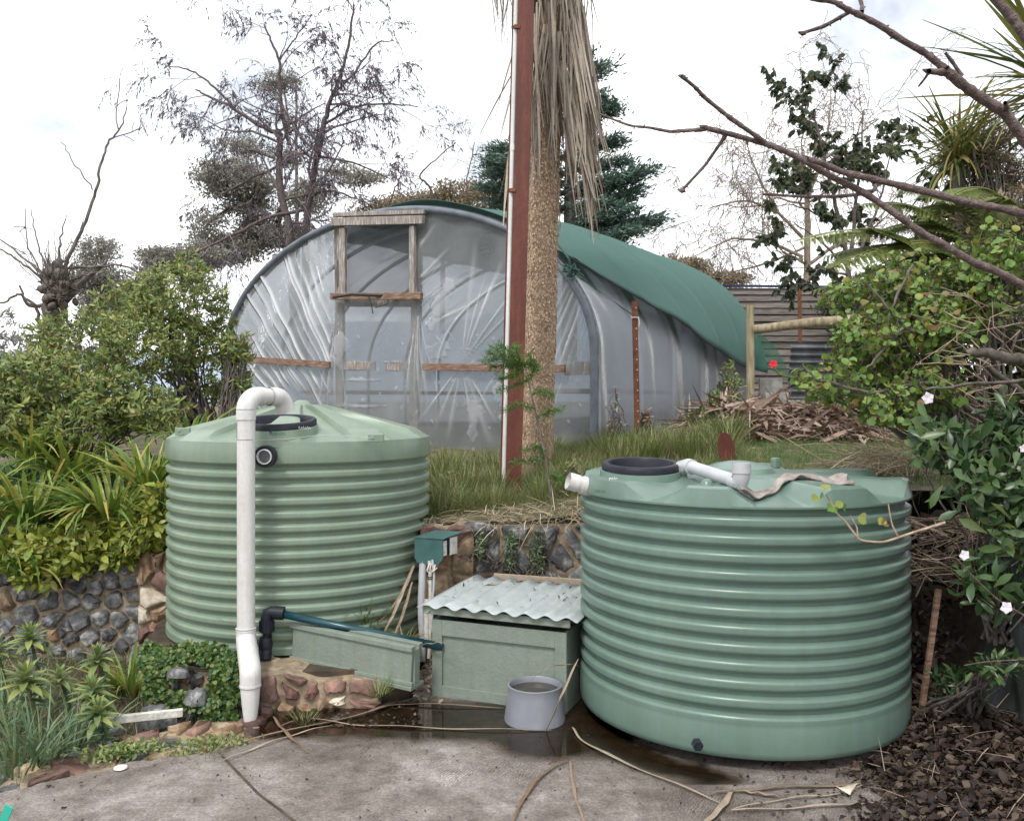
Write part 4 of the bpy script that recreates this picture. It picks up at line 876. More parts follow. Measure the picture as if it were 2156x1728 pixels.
# folds of the gable film: creases fanned from nail points, plus a painted sheen
hubs = []
def fan(cx, cy, a0, a1, n, r0, r1, w, amp):      # design pixels: centre, angle range, count, reach, width, strength
    for i in range(n):
        ang = math.radians(a0+(a1-a0)*(i+R(-.35, .35))/max(n-1, 1)); hubs.append((cx, cy, math.cos(ang), -math.sin(ang), r0*R(.85, 1.1), r1*R(.7, 1.05), w*R(.5, 1.5), amp*R(.4, 1.2)))
fan(905, 1250, 97, 136, 34, 470, 840, .0038, 1)        # left panel, long upright creases
fan(905, 1250, 100, 134, 12, 380, 520, .006, .8); fan(905.5, 1250, 99, 134, 9, 500, 860, .016, .38)  # the wide faint fan whitens the film as a painted broad sheen
fan(780, 640, 112, 135, 6, 12, 170, .03, .9)          # gathers running up from the sill corner
fan(560, 690, 50, 62, 0, 0, 0, 0, 0)
fan(700, 800, 28, 56, 9, 235, 430, .008, .75)           # diagonal tension folds right of the window
fan(982, 768, 50, 84, 5, 5, 270, .018, .7)            # star of creases above the right rail
fan(982, 768, 235, 300, 6, 10, 190, .035, .6)          # below the rail
fan(1350, 300, 238, 262, 15, 260, 690, .005, .75)      # right of the trunk
fan(884, 640, 262, 282, 5, 5, 320, .014, .5)
fan(712, 640, 262, 275, 4, 5, 300, .014, .5)
H = np.array(hubs)
patches = [(938, 640, 26, 60, .35), (940, 735, 42, 22, .1), (760, 800, 50, 5, .12), (770, 855, 60, 6, -.35), (1000, 860, 20, 80, .0), (1075, 880, 24, 95, -.3), (660, 520, 14, 40, .1), (842, 762, 25, 5, .1), (720, 730, 18, 60, 0)]
def folds(px, py):
    f = np.zeros(px.shape)
    for cx, cy, dx, dy, r0, r1, w, am in H:
        if r1 <= 0: continue
        ux, uy = px-cx, py-cy; al = ux*dx+uy*dy; ac = np.abs(ux*dy-uy*dx)/np.maximum(np.abs(al), 1)
        m = np.clip((al-r0)/30, 0, 1)*np.clip((r1-al)/90, 0, 1); m = m*((px < 702) if cx in (905, 780, 905.5) else (px > 892) if cx in (700,) else 1); f = np.maximum(f, am*m*np.exp(-(ac/w)**2))
    for cx, cy, sx, sy, sh in patches:
        u = (px-cx-(py-cy)*-sh)/sx; v = (py-cy)/sy; d = np.abs(u)+np.abs(v)+.30*np.sin(px*.09+py*.05+cx)+.28*np.sin(py*.11-px*.07+cy)+.22*np.sin(px*.31)*np.sin(py*.27); f = np.maximum(f, np.clip((.9-d)*5, 0, 1)*np.clip(.12+.30*np.abs(np.sin(px*.05+py*.03+cx)), 0, .42))
    n = np.sin(px*.11+2*np.sin(py*.031))*np.sin(py*.07+2.3*np.sin(px*.043)); f = np.maximum(f, .35*np.clip((n-.9)*9, 0, 1)*(py > 700))
    return f
NT, NV = 520, 300; tt = np.linspace(.005, 2*HW-.005, NT); vv = np.linspace(0, 1, NV)
tp_ = np.array([top(t) for t in tt])-.01; T_, V_ = np.meshgrid(tt, vv); ZZ = GB+(tp_[None, :]-GB)*V_
W0 = GO[None, None]+ga*T_[..., None]+np.array((0, 0, 1.))*ZZ[..., None]; PX = 1078+FP*W0[..., 0]/W0[..., 1]; PY = HY-FP*(ZZ-EYE)/W0[..., 1]
F_ = folds(PX, PY); sag = .03*np.sin(T_*2.1+1)*np.sin(ZZ*1.9)+.012*np.sin(T_*9+ZZ*5)
W1 = W0-gb*(F_*.03+sag+.05)[..., None]
tw0, zw0 = GP(884, 618); tw1, zw1 = GP(710, 470)
idx = np.arange(NT*NV).reshape(NV, NT); q = np.stack([idx[:-1, :-1], idx[:-1, 1:], idx[1:, 1:], idx[1:, :-1]], -1).reshape(-1, 4)
tc_ = (T_[:-1, :-1]).ravel(); zc_ = (ZZ[:-1, :-1]).ravel(); open_ = (tc_ > tw0) & (tc_ < tw1) & (zc_ > zw0) & (zc_ < zw1+.1)
o = npmesh('gable_film', W1.reshape(-1, 3), q[~open_], 'film', gh, smooth=True)
at = o.data.attributes.new('fold', 'FLOAT', 'POINT'); at.data.foreach_set('value', F_.ravel().astype(np.float32))
# skin over the hoops
ns, nf = 60, 140; A = np.zeros((ns, nf, 3)); fo = np.zeros((ns, nf))
for i in range(ns):
    s = GL*i/(ns-1)-.02; ph = (s/(GL/5)) % 1
    for j in range(nf):
        f = j/(nf-1); c = .035*math.sin(math.pi*ph); w = .006*math.sin(s*14+f*20)+.008*math.sin(s*9+math.sin(f*9)*3)*(f < .2); A[i, j] = arch(f, s, .01-c+w); fo[i, j] = max(0, math.sin(s*6.4+f*3+1)-.9)*7+max(0, .25-abs(ph-.02)*6)
k1 = int(nf*.42)
mb = MB(); mb.grid(A[:, k1-1:]); mb.build('roof_film', 'film_roof', gh, smooth=True, attr={'fold': fo[:, k1-1:].ravel()})
mb = MB(); mb.grid(A[:, :k1]); mb.build('side_film', 'film_side', gh, smooth=True, attr={'fold': fo[:, :k1].ravel()})
mb = MB(); G_ = np.array([[G3(t, GB+(top(t)-GB)*v, GL) for t in np.linspace(.01, 5.99, 60)] for v in np.linspace(0, 1, 8)]); mb.grid(G_); mb.build('end_film', 'film_roof', gh, smooth=True, attr={'fold': np.zeros(480)})
# green shade cloth thrown over it
ns, nf = 210, 56; A = np.zeros((ns, nf, 3))
for i in range(ns):
    s = -.10+(GL+.25)*i/(ns-1); q_ = max(0, s)/GL; lo_ = np.interp(q_, [0, .06, .25, .6, .8, 1], [.262, .244, .204, .156, .136, .13]); hi = np.interp(s, [-.1, 0, .5], [.41, .46, .62]); ph = (max(0, s)/(GL/5)) % 1
    for j in range(nf):
        f = lo_+(hi-lo_)*j/(nf-1); sg = (.030-.030*math.exp(-(min(ph, 1-ph)/.045)**2)+.03*math.sin(math.pi*ph))*(.35+.65*math.sin(math.pi*min(1, j/(nf-1)*1.4))); A[i, j] = arch(f, s, .07+.15*min(1, max(0, s)/1.6)-sg+.012*math.sin(s*5+f*30)+(.05*(1-j/6) if j < 6 else 0))
mb = MB(); mb.grid(A); o = mb.build('shade_cloth', 'shadecloth', gh, smooth=True); so = o.modifiers.new('thick', 'SOLIDIFY'); so.thickness = .006
mb = MB(); mb.tube([A[i, 0]+np.array((0, 0, -.01)) for i in range(0, ns, 8)], .009, 5); mb.build('cloth_rope', 'cord', gh, smooth=True)
q = np.array(GP(1213, 572)); kn = G3(q[0], q[1], -.12); mb = MB()
for k in range(12): mb.tube([kn+rng.normal(size=3)*.02, kn+rdir(1)[0]*.09, kn+rdir(1)[0]*R(.06, .16)], [.02, .015, .006], 5)
mb.tube([kn, P(1198, 545, 9.3), P(1178, 518, 9.4)], .012, 5); mb.tube([kn, P(1270, 620, 9.9), P(1335, 665, 10.1)], .008, 5); mb.build('cloth_knot', 'shadecloth', gh)
# timber: door frame, window and rails
def gbar(name, p, q_, w, h, mat, dpt=.04, off=.0):
    a = G3(*GPs(*p, -.10-off), -.10-off); b = G3(*GPs(*q_, -.10-off), -.10-off); mb = MB(); mb.beam(a, b, w, dpt, up=tuple(np.cross(norm(b-a), gb)) if False else tuple(gb)); 
    return mb.build(name, mat, gh, bevel=.006)
gbar('door_post', (714, 470), (718, 905), .13, 0, 'wood', .06, -.12); gbar('door_post', (880, 466), (872, 930), .13, 0, 'wood', .06, -.12)
gbar('window_frame', (722, 480), (722, 625), .10, 0, 'wood', .05, .02); gbar('window_frame', (869, 476), (869, 622), .08, 0, 'wood', .05, .02)
gbar('lintel', (700, 468), (892, 463), .10, 0, 'wood', .06, .05); gbar('lintel', (705, 453), (896, 447), .05, 0, 'wood', .08, -.01)
gbar('window_sill', (698, 624), (888, 623), .085, 0, 'woodh', .06, .04)
gbar('cross_rail', (722, 770), (790, 770), .11, 0, 'wood', .03, -.085); gbar('cross_rail', (813, 771), (860, 771), .11, 0, 'wood', .03, -.085); gbar('cross_rail', (716, 636), (878, 636), .12, 0, 'wood', .03, -.09)
gbar('side_rail', (528, 757), (695, 768), .085, 0, 'woodh', .04, .03); gbar('side_rail', (890, 772), (1190, 776), .085, 0, 'woodh', .04, .03); gbar('side_rail', (1188, 776), (1252, 774), .14, 0, 'wood', .03, -.09)
for f0, f1, r_ in ((GP(500, 622), GP(500, 880), .03),):
    mb = MB(); mb.tube([G3(5.93, 2.5, .02), G3(5.93, GB, .02)], .05, 8); mb.build('corner_stake', 'wood', gh)
n1, n2 = 24, 20; A = np.zeros((n2, n1, 3))
for i in range(n2):
    for j in range(n1):
        t = tw0+(tw1-tw0)*j/(n1-1); z = zw0+(zw1-zw0)*i/(n2-1); A[i, j] = G3(t, z, .0+.02*math.sin(j*.4+i*.3))
mb = MB(); mb.grid(A); mb.build('fly_screen', 'flyscreen', gh, smooth=True)
mb = MB(); a = [P(x_, y_, 10.75) for x_, y_ in ((700, 626), (740, 620), (800, 622), (850, 618), (880, 614), (889, 622))]; mb.tube(a, .02, 6); a = [P(x_, y_, 10.72) for x_, y_ in ((775, 622), (782, 640), (785, 660))]; mb.tube(a, .007, 5)
a = [P(x_, y_, 10.72) for x_, y_ in ((820, 622), (815, 640), (790, 648))]; mb.tube(a, .006, 5); mb.build('cord', 'cord', gh)
# bench and seedling shapes inside, seen dimly through the film
mb = MB(); mb.beam(G3(1.2, 1.9, 1), G3(1.2, 1.9, 4.5), .8, .05); mb.beam(G3(4.9, 1.9, .8), G3(4.9, 1.9, 4.5), .9, .05)
for t in (.9, 1.5, 4.6, 5.2):
    for s in (1.1, 2.6, 4.2): mb.beam(G3(t, 1.1, s), G3(t, 1.9, s), .06, .06)
mb.build('bench', 'wood', gh)

# ------------------------------------------------------------------ red oxide post with white conduit
Yb = 7.35
def lean(py): return np.interp(py, [-140, 1045], [32, 0])
rp_ = thing('steel_post', 'tall leaning red oxide steel beam with a white conduit in its channel', 'post', P(1081, 1045, Yb))
def leanbar(name, px0, w, Y, mat, dpt, y0=1045, y1=-140):
    a = P(px0+lean(y0), y0, Y); b = P(px0+lean(y1), y1, Y); mb = MB(); mb.beam(a, b, w, dpt, up=(0, -1, 0)); return mb.build(name, mat, rp_, bevel=.004)
leanbar('flange', 1080, .132, Yb, 'rust', .012); leanbar('flange', 1069, .145, Yb+.15, 'rust', .012); 
leanbar('web', 1071, .012, Yb+.075, 'rust', .13)
for ya, yb in ((1050, 407), (398, 63), (55, -140)):
    a = P(1060+lean(ya)*.96, ya, Yb+.03); b = P(1060+lean(yb)*.96, yb, Yb+.03); mb = MB(); mb.tube([a, b], .0205, 12); mb.build('conduit', 'pvc', rp_, smooth=True, autos=40)
for y in (402, 59): mb = MB(); q = P(1062+lean(y), y, Yb+.02); mb.box(q, (.05, .07, .03)); mb.build('bracket', 'rustbrown', rp_)
mb = MB(); q0 = P(1059.5+lean(300), 318, Yb+.03); mb.tube([q0, P(1059.5+lean(300), 305, Yb+.03)], .024, 12); mb.build('coupling', 'pvc', rp_)

# ------------------------------------------------------------------ palm
pb = np.array((X(1128, 8.2), 8.2, zt(X(1128, 8.2), 8.2)-.05))
pl = thing('palm_tree', 'palm with fibrous brown trunk and skirt of dead hanging leaves behind the red post', 'palm', pb)
def pcx(z): 
    py = HY-(z-EYE)*FP/8.2; return X(np.interp(py, [-300, 0, 460, 1005], [1172, 1162, 1142, 1126]), 8.2)
n = 90; k = 28; V = []; zs = np.linspace(pb[2], 7.6, n)
for i, z in enumerate(zs):
    r = np.interp(z, [.9, 1.2, 2.2, 4, 7.6], [.185, .165, .158, .142, .13])+.006*math.sin(i*1.9)
    for j in range(k): a = 2*math.pi*j/k; rr = r+rng.normal()*.004; V.append((pcx(z)+rr*math.cos(a), 8.2+rr*math.sin(a), z))
mb = MB(); mb.add(V, [(i*k+j, i*k+(j+1) % k, (i+1)*k+(j+1) % k, (i+1)*k+j) for i in range(n-1) for j in range(k)]); mb.build('trunk', 'trunk', pl, smooth=True)
# leaf-base scales on the trunk
n = 5200; a = rng.random(n)*2*math.pi; z = rng.uniform(1.1, 4.8, n); cx = np.array([pcx(q) for q in z]); rr = .155
pts = np.stack([cx+rr*np.cos(a), 8.2+rr*np.sin(a), z], 1); out = np.stack([np.cos(a), np.sin(a), np.full(n, .4)], 1)
leaves(pl, pts, norm(np.stack([np.cos(a)*.45, np.sin(a)*.45, -np.ones(n)], 1)+rng.normal(size=(n, 3))*.15), out, rng.uniform(.014, .032, n), flat(.28, .2), 'fibre', 0, joined='fibre')
# dead skirt
skv = [blade(6, w_, c_, .2, 'strap', tw) for w_, c_, tw in ((.011, .25, .8), (.014, .1, -.6), (.009, .4, 1.6), (.012, -.15, 0.3), (.016, .15, -1.4), (.008, .5, 2.2))]
n = 520; a = rng.random(n)*2*math.pi; z0 = rng.uniform(4.6, 6.6, n); cx = np.array([pcx(q) for q in z0]); rad = rng.uniform(.13, .30, n)
pts = np.stack([cx+rad*np.cos(a), 8.2+rad*np.sin(a), z0], 1); d = np.stack([np.cos(a)*.10, np.sin(a)*.10, -np.ones(n)], 1)+rng.normal(size=(n, 3))*.085
leaves(pl, pts, d, np.stack([np.cos(a), np.sin(a), np.zeros(n)], 1)+rng.normal(size=(n, 3))*.3, rng.uniform(.6, 1.25, n), skv, 'deadgrey', 150, 'dead_leaf', 'dead_leaves')
n = 120; a = rng.uniform(-1.1, 1.5, n); z0 = rng.uniform(5.0, 6.2, n); cx = np.array([pcx(q) for q in z0])       # longer ones on the right
pts = np.stack([cx+.22*np.cos(a)+.05, 8.2-.2*np.abs(np.sin(a)), z0-.72], 1); d = np.stack([np.full(n, .13)+rng.random(n)*.1, rng.normal(size=n)*.05, -np.ones(n)], 1)
leaves(pl, pts, d, np.stack([rng.normal(size=n)*.5, -np.ones(n), np.zeros(n)], 1), rng.uniform(.7, 1.25, n), skv, 'deadgrey', 80, 'dead_leaf', 'dead_leaves')
n = 70; pts = np.stack([X(1065, 8.2)+rng.normal(size=n)*.10, 8.2+rng.normal(size=n)*.15, rng.uniform(5.55, 6.6, n)], 1)   # tuft left of the post
leaves(pl, pts, np.stack([rng.normal(size=n)*.16-.10, rng.normal(size=n)*.1, -np.ones(n)], 1), rdir(n), rng.uniform(.35, .75, n), skv, 'deadgrey', 60, 'dead_leaf', 'dead_leaves')
for px0, py0, px1, py1 in ((1082, 150, 1008, 275), (1080, 190, 1048, 300), (1078, 260, 1060, 330), (1084, 100, 1040, 240)):
    a_ = P(px0, py0, 8.1); b_ = P(px1, py1, 8.05); leaves(pl, [a_], [b_-a_], [(0, -1, .3)], np.linalg.norm(b_-a_), skv[0], 'deadgrey', 1, 'dead_leaf')

# ------------------------------------------------------------------ fence, posts and odds behind the right tank
Yf = 15.0; zb = Z(806, Yf)
fn = thing('plank_wall', 'grey weathered shed wall of overlapping horizontal planks behind the lawn', 'wall', (X(1520, Yf), Yf, 1.6))
ztop_ = Z(606, Yf); npk = 18; ph = (ztop_-Z(862, Yf))/npk
for i in range(npk):
    z = Z(862, Yf)+ph*(i+.5); a = np.array((X(1490, Yf), Yf+R(-.01, .01), z+R(-.01, .01))); b = np.array((X(1925, Yf), Yf+R(-.01, .01), z+R(-.012, .012))); mb = MB()
    w = ph*R(.90, 1.02); V = []
    for p in (a, b): V += [p+(0, -.035, -w/2), p+(0, -.01, -w/2), p+(0, .012, w/2), p+(0, -.008, w/2)]
    mb.add(V, [(0, 3, 2, 1), (4, 5, 6, 7), (0, 1, 5, 4), (1, 2, 6, 5), (2, 3, 7, 6), (3, 0, 4, 7)]); mb.build('plank', 'plank', fn)
mb = MB(); mb.box((X(1700, Yf), Yf+.06, (zb-.5+ztop_)/2), (3.7, .04, ztop_-zb+.5)); mb.build('backing_board', 'plankdark', fn)
mb = MB(); mb.beam((X(1500, Yf), Yf-.02, ztop_+.035), (X(1925, Yf), Yf-.02, ztop_+.0), .10, .03); mb.build('tarp_edge', 'blue', fn)
for i, (px, Y, yt, yb, r0, mt_, lb, ct) in enumerate(((1578, 11.5, 643, 872, .055, 'post', 'round grey timber post at the end of the greenhouse', 'post'),)):
    a = P(px, yb+6, Y); b = P(px+1, yt, Y); mb = MB(); mb.tube([a, (a+b)/2+(.01, 0, 0), b], [r0*1.1, r0, r0*.95], 12); tag(mb.build('timber_post', mt_, loc=a, smooth=True, autos=40), lb, ct)
a, b = P(1588, 694, 11.4), P(1822, 672, 10.8); mb = MB(); mb.tube([a, (a+b)/2+(0, 0, .02), b], [.058, .062, .07], 12); tag(mb.build('timber_rail', 'post', loc=a, smooth=True, autos=40), 'round timber rail running from the greenhouse post into the shrubs', 'rail')
for px, Y, yt, yb, lb in ((1339, 9.4, 634, 915, 'rusty steel picket with wire holes beside the greenhouse side film'), (1683, 13.5, 580, 748, 'tall thin rusty pole in front of the plank wall')):
    a = P(px+3 if px < 1400 else px+2, yb, Y); b = P(px-3 if px < 1400 else px, yt, Y); root = thing('steel_picket', lb, 'picket', a); mb = MB(); mb.beam(a, b, .062, .008, up=(0, -1, 0)); mb.beam(a+(0, .02, 0), b+(0, .02, 0), .008, .045, up=(0, -1, 0)); mb.build('stake', 'rustbrown', root)
    if px < 1400:
        mb = MB()
        for t in np.linspace(.1, .95, 12): mb.box(a+(b-a)*t+(.012, -.006, 0), (.010, .004, .014))
        mb.build('holes', 'whitep', root); q = a+(b-a)*.875; mb = MB()
        mb.tube([q+(-.035, -.01, 0), q+(0, -.025, .004), q+(.04, -.01, 0), q+(.0, .045, .003), q+(-.035, -.01, .006)], .007, 6); mb.tube([q+(.035, -.015, 0), q+(.045, -.02, -.05), q+(.04, -.02, -.1)], .006, 5); mb.build('twine', 'whitep', root)
a, b = P(1578, 925, 9.2), P(1579, 865, 9.2); mb = MB(); mb.tube([a, b], .007, 5); tag(mb.build('marker_stake', 'whitep', loc=a), 'thin white plant stake in front of the heap of dead fronds', 'stake')
q = P(1530, 947, 7.7); k = 24; a_ = np.arange(k)*2*math.pi/k; V = [q+(math.cos(t)*.075-.02*math.sin(t), y_, math.sin(t)*.155) for y_ in (0, .012) for t in a_]
mb = MB(); mb.add(V, [tuple(range(k)), tuple(range(k, 2*k))[::-1]]+[(i, (i+1) % k, (i+1) % k+k, i+k) for i in range(k)]); tag(mb.build('rusty_disc', 'rust', loc=q), 'upright oval rusty metal plate behind the right tank', 'metal plate')
mb = MB()
G_ = np.zeros((4, 60, 3))
for i in range(4):
    for j in range(60): G_[i, j] = P(1655, 850, 12.4)+np.array((.95*i/3+0, .02*i, 0))+np.array((0, -.25*(j/59)+.03*math.sin(j*.9), .85*j/59))
mb.grid(G_); o = mb.build('iron_sheet', 'corr_dark', loc=P(1655, 850, 12.4), smooth=True); tag(o, 'old dark corrugated iron sheet lying on edge behind the geranium', 'iron sheet')
for i, (px, py, Y, w, lb) in enumerate(((1628, 842, 12.0, .36, 'lower pale concrete block beyond the post'), (1622, 812, 12.1, .30, 'upper pale concrete block beyond the post'), (1668, 858, 11.8, .22, 'small concrete block right of the stacked pair'))):
    q = P(px, py, Y); mb = MB(); mb.box(q, (w, .2, .2), rz=R(-.3, .3)); o = mb.build('concrete_block', 'concreteblock', loc=q, bevel=.01); tag(o, lb, 'concrete block', 'concrete blocks beyond the timber post')
# netting sagging behind the post
A = np.zeros((12, 16, 3)); c4 = [P(1586, 700, 12.0), P(1608, 700, 12.2), P(1595, 780, 11.8), P(1665, 792, 11.9)]
for i in range(12):
    for j in range(16): u_, v_ = i/11, j/15; A[i, j] = (c4[0]*(1-u_)+c4[1]*u_)*(1-v_)+(c4[2]*(1-u_)+c4[3]*u_)*v_+np.array((0, .06*math.sin(u_*9+v_*3), .04*math.sin(v_*6+u_*5)))
mb = MB(); mb.grid(A); tag(mb.build('netting', 'netting', loc=c4[0], smooth=True), 'loose green garden netting hanging beside the timber post', 'netting')
# white tied bag
q = P(1723, 788, 12.8); V, F = mound((q[0], q[1], q[2]-.06), (.08, .06, .16), 77); mb = MB(); mb.add(V, F); tag(mb.build('plastic_bag', 'whitep', loc=q), 'scrap of white plastic tied to the foot of the thin rusty pole', 'bag')
# timber strip, lid, teal marker
a, b = P(186, 1520, 4.78), P(385, 1499, 4.92); mb = MB(); mb.beam(a, b, .03, .042); tag(mb.build('timber_strip', 'whitep', loc=a, bevel=.003), 'short white painted timber strip lying along the garden bed edge', 'timber')
q = PZ(254, 1616, .006); mb = MB(); mb.lathe([(.0005, .004), (.026, .004), (.031, .006), (.032, 0)], q, 24); tag(mb.build('white_disc', 'whitep', loc=q, smooth=True), 'small round white plastic disc lying on the concrete at the lower left', 'disc')
a, b = P(2, 1740, 3.55), P(20, 1696, 3.55); mb = MB(); mb.beam(a, b, .036, .006, up=(0, -1, .3)); tag(mb.build('plant_marker', 'teal', loc=a, bevel=.001), 'bright teal plastic plant marker at the bottom left corner', 'plant marker')
# leaning stake in the gap by the right tank, sticks
a, b = P(1940, 1498, 4.75), P(1976, 1240, 4.75); mb = MB(); mb.beam(a, b, .028, .02, up=(0, -1, 0)); tag(mb.build('timber_stake', 'woodh', loc=a), 'thin brown timber stake leaning in the dark gap right of the big tank', 'stake')
a, b = P(1040, 1212, 6.02), P(1240, 1226, 5.95); mb = MB(); mb.beam(a, b, .03, .035); tag(mb.build('timber_batten', 'dead', loc=a), 'pale brown batten resting behind the cabinet roof against the stone wall', 'batten')
# mossy stump
sc = np.array((3.0, 4.5, -.1)); k = 96; V = []; zs = np.linspace(-.1, 1.05, 26)
for i, z in enumerate(zs):
    r = np.interp(z, [-.1, .1, .5, 1.05], [.56, .50, .46, .44]); of = (z+.1)*.16
    for j in range(k):
        a = 2*math.pi*j/k; rr = r*(1+.07*math.sin(a*9+z*2)+.05*math.sin(a*5-z*4)+.04*math.sin(a*13+z))+rng.normal()*.004; V.append((sc[0]+.0*of+rr*math.cos(a), sc[1]+of*.5+rr*math.sin(a), z))
mb = MB(); mb.add(V, [(i*k+j, i*k+(j+1) % k, (i+1)*k+(j+1) % k, (i+1)*k+j) for i in range(25) for j in range(k)]+[tuple(25*k+j for j in range(k))])
tag(mb.build('tree_stump', 'stump', loc=sc, smooth=True), 'broad mossy grey tree stump at the lower right corner under the shrub', 'stump')
# ------------------------------------------------------------------ foliage materials
M['lf_olive'] = leafmat('olive_leaf', [(.07, .12, .03), (.15, .22, .05), (.25, .31, .08), (.11, .175, .045), (.19, .245, .075), (.36, .36, .09), (.17, .13, .06)])
M['lf_yel'] = leafmat('yellow_green_leaf', [(.12, .19, .025), (.24, .30, .045), (.34, .36, .06), (.17, .25, .035), (.40, .36, .07), (.20, .26, .04)])
M['lf_aga'] = leafmat('agapanthus_leaf', [(.06, .13, .025), (.15, .25, .045), (.25, .34, .06), (.10, .19, .035), (.40, .40, .08), (.13, .22, .045), (.46, .34, .08)], .38)
M['lf_ger'] = leafmat('geranium_leaf', [(.07, .15, .03), (.15, .26, .05), (.23, .34, .07), (.10, .20, .04), (.29, .29, .06), (.14, .24, .05), (.22, .11, .05)], .5)
M['lf_dark'] = leafmat('glossy_dark_leaf', [(.02, .05, .018), (.045, .095, .03), (.085, .15, .045), (.03, .07, .025), (.12, .17, .05)], .35, .2)
M['lf_ivy'] = leafmat('ivy_leaf', [(.02, .06, .015), (.05, .12, .025), (.08, .15, .03), (.16, .19, .045), (.04, .09, .02)], .45, .2)
M['lf_euc'] = leafmat('eucalypt_leaf', [(.17, .175, .145), (.27, .265, .225), (.34, .315, .28), (.21, .215, .17)], .6, .3)  # lightened: far haze and sky bloom are mixed into the leaf colour
M['lf_birch'] = leafmat('catkin', [(.05, .045, .06), (.09, .075, .09), (.07, .05, .055)], .6, .2)  # catkins paler than their own tone, sky bloom painted in
M['lf_cedar'] = leafmat('cedar_needle', [(.045, .085, .07), (.08, .14, .11), (.12, .19, .14), (.055, .105, .085)], .55, .15)
M['lf_brown'] = leafmat('brown_thicket', [(.22, .15, .11), (.36, .26, .19), (.27, .24, .12), (.17, .16, .08), (.42, .32, .24)], .7, .3)
M['lf_grass'] = leafmat('grass_blade', [(.06, .12, .025), (.13, .20, .04), (.22, .25, .07), (.09, .16, .035), (.40, .35, .21), (.14, .20, .05), (.32, .25, .15), (.10, .18, .035)], .5, .3)
M['lf_lawn'] = leafmat('lawn_blade', [(.045, .12, .02), (.08, .17, .03), (.12, .20, .04), (.06, .14, .02)], .5, .3)
M['lf_straw'] = leafmat('dry_straw', [(.22, .16, .10), (.40, .32, .21), (.50, .43, .31), (.30, .24, .15), (.34, .25, .20)], .8, .1)
M['lf_reed'] = leafmat('grey_green_sword', [(.07, .13, .06), (.13, .21, .11), (.18, .26, .15), (.10, .17, .07), (.26, .28, .12)], .5, .25)
M['lf_ros'] = leafmat('rosette_leaf', [(.10, .16, .06), (.20, .27, .08), (.33, .38, .12), (.15, .21, .09), (.26, .30, .10)], .5, .25)
M['lf_fern'] = leafmat('fern_pinna', [(.10, .135, .035), (.165, .20, .055), (.23, .25, .08), (.13, .165, .045)], .6, .3)
M['lf_cord'] = leafmat('sword_leaf', [(.05, .08, .02), (.11, .15, .035), (.18, .21, .06), (.36, .28, .09), (.08, .11, .03)], .45, .25)
M['lf_bgd'] = leafmat('poplar_leaf', [(.035, .055, .03), (.06, .09, .05), (.09, .12, .06), (.05, .065, .04), (.14, .12, .05)], .5, .3)
M['willow'] = pmat('willow_twig', (.20, .155, .12), (.34, .27, .215), 8, .9)
M['birchtwig'] = pmat('birch_twig', (.15, .12, .135), (.28, .23, .25), 8, .9)  # twig colour raised to paint in the bloom around far branches

lanceS = [blade(3, .15, .5, .25, 'lance'), blade(3, .13, .9, .2, 'lance', .4), blade(3, .17, .2, .3, 'lance', -.3)]
oval = [blade(3, .26, .5, .22, 'lance'), blade(3, .23, .9, .25, 'lance', .3), blade(3, .28, .2, .3, 'lance')]
strap = [blade(6, .028, 1.5, .35, 'strap', .3), blade(6, .034, 1.1, .3, 'strap', -.2), blade(6, .025, 1.9, .3, 'strap', .1), blade(6, .03, .7, .35, 'strap')]
sword = [blade(5, .016, .35, .3, 'strap', .5), blade(5, .02, .7, .3, 'strap', -.3), blade(5, .014, .15, .3, 'strap'), blade(5, .018, 1.2, .3, 'strap', .2)]
roundl = [blade(4, .46, .5, .25, 'round'), blade(4, .5, .9, .35, 'round', .3), blade(4, .42, .2, .15, 'round')]
obov = [blade(4, .17, .4, .22, 'obov'), blade(4, .15, .9, .25, 'obov', .2), blade(4, .18, -.2, .3, 'obov')]
rosl = [blade(4, .13, .5, .28, 'lance'), blade(4, .12, .2, .3, 'lance'), blade(4, .14, .9, .25, 'lance')]
gblade = (np.array([(-.012, 0, 0), (.012, 0, 0), (.010, .5, -.05), (-.010, .5, -.05), (.001, 1, -.22), (-.001, 1, -.22)]), np.array([(0, 1, 2, 3), (3, 2, 4, 5)]))
def LB(px, py, Y, rx, rz, dep): p = P(px, py, Y); return (p[0], p[1], p[2], rx/FP*Y, dep, rz/FP*Y)
def field(n, x0, x1, y0, y1, zf, keep=None):
    x = rng.uniform(x0, x1, n); y = rng.uniform(y0, y1, n)
    if keep is not None: k = keep(x, y); x, y = x[k], y[k]
    return np.stack([x, y, zf(x, y)], 1)
def stuff(name, pts, dirs, ups, size, tmpl, mat, joined):
    """one top-level mass nobody could count"""
    n = len(pts); fr = frames(np.asarray(dirs, float), np.asarray(ups, float)); size = np.broadcast_to(size, (n,)); V, F = tmpl; k = len(V)
    VV = np.einsum('nij,kj->nki', fr*size[:, None, None], V)+pts[:, None, :]; FF = F[None]+(np.arange(n)*k)[:, None, None]
    return tagk(npmesh(name, VV.reshape(-1, 3), FF.reshape(-1, F.shape[1]), mat, None, np.repeat(rng.random(n), k), loc=pts[0]))
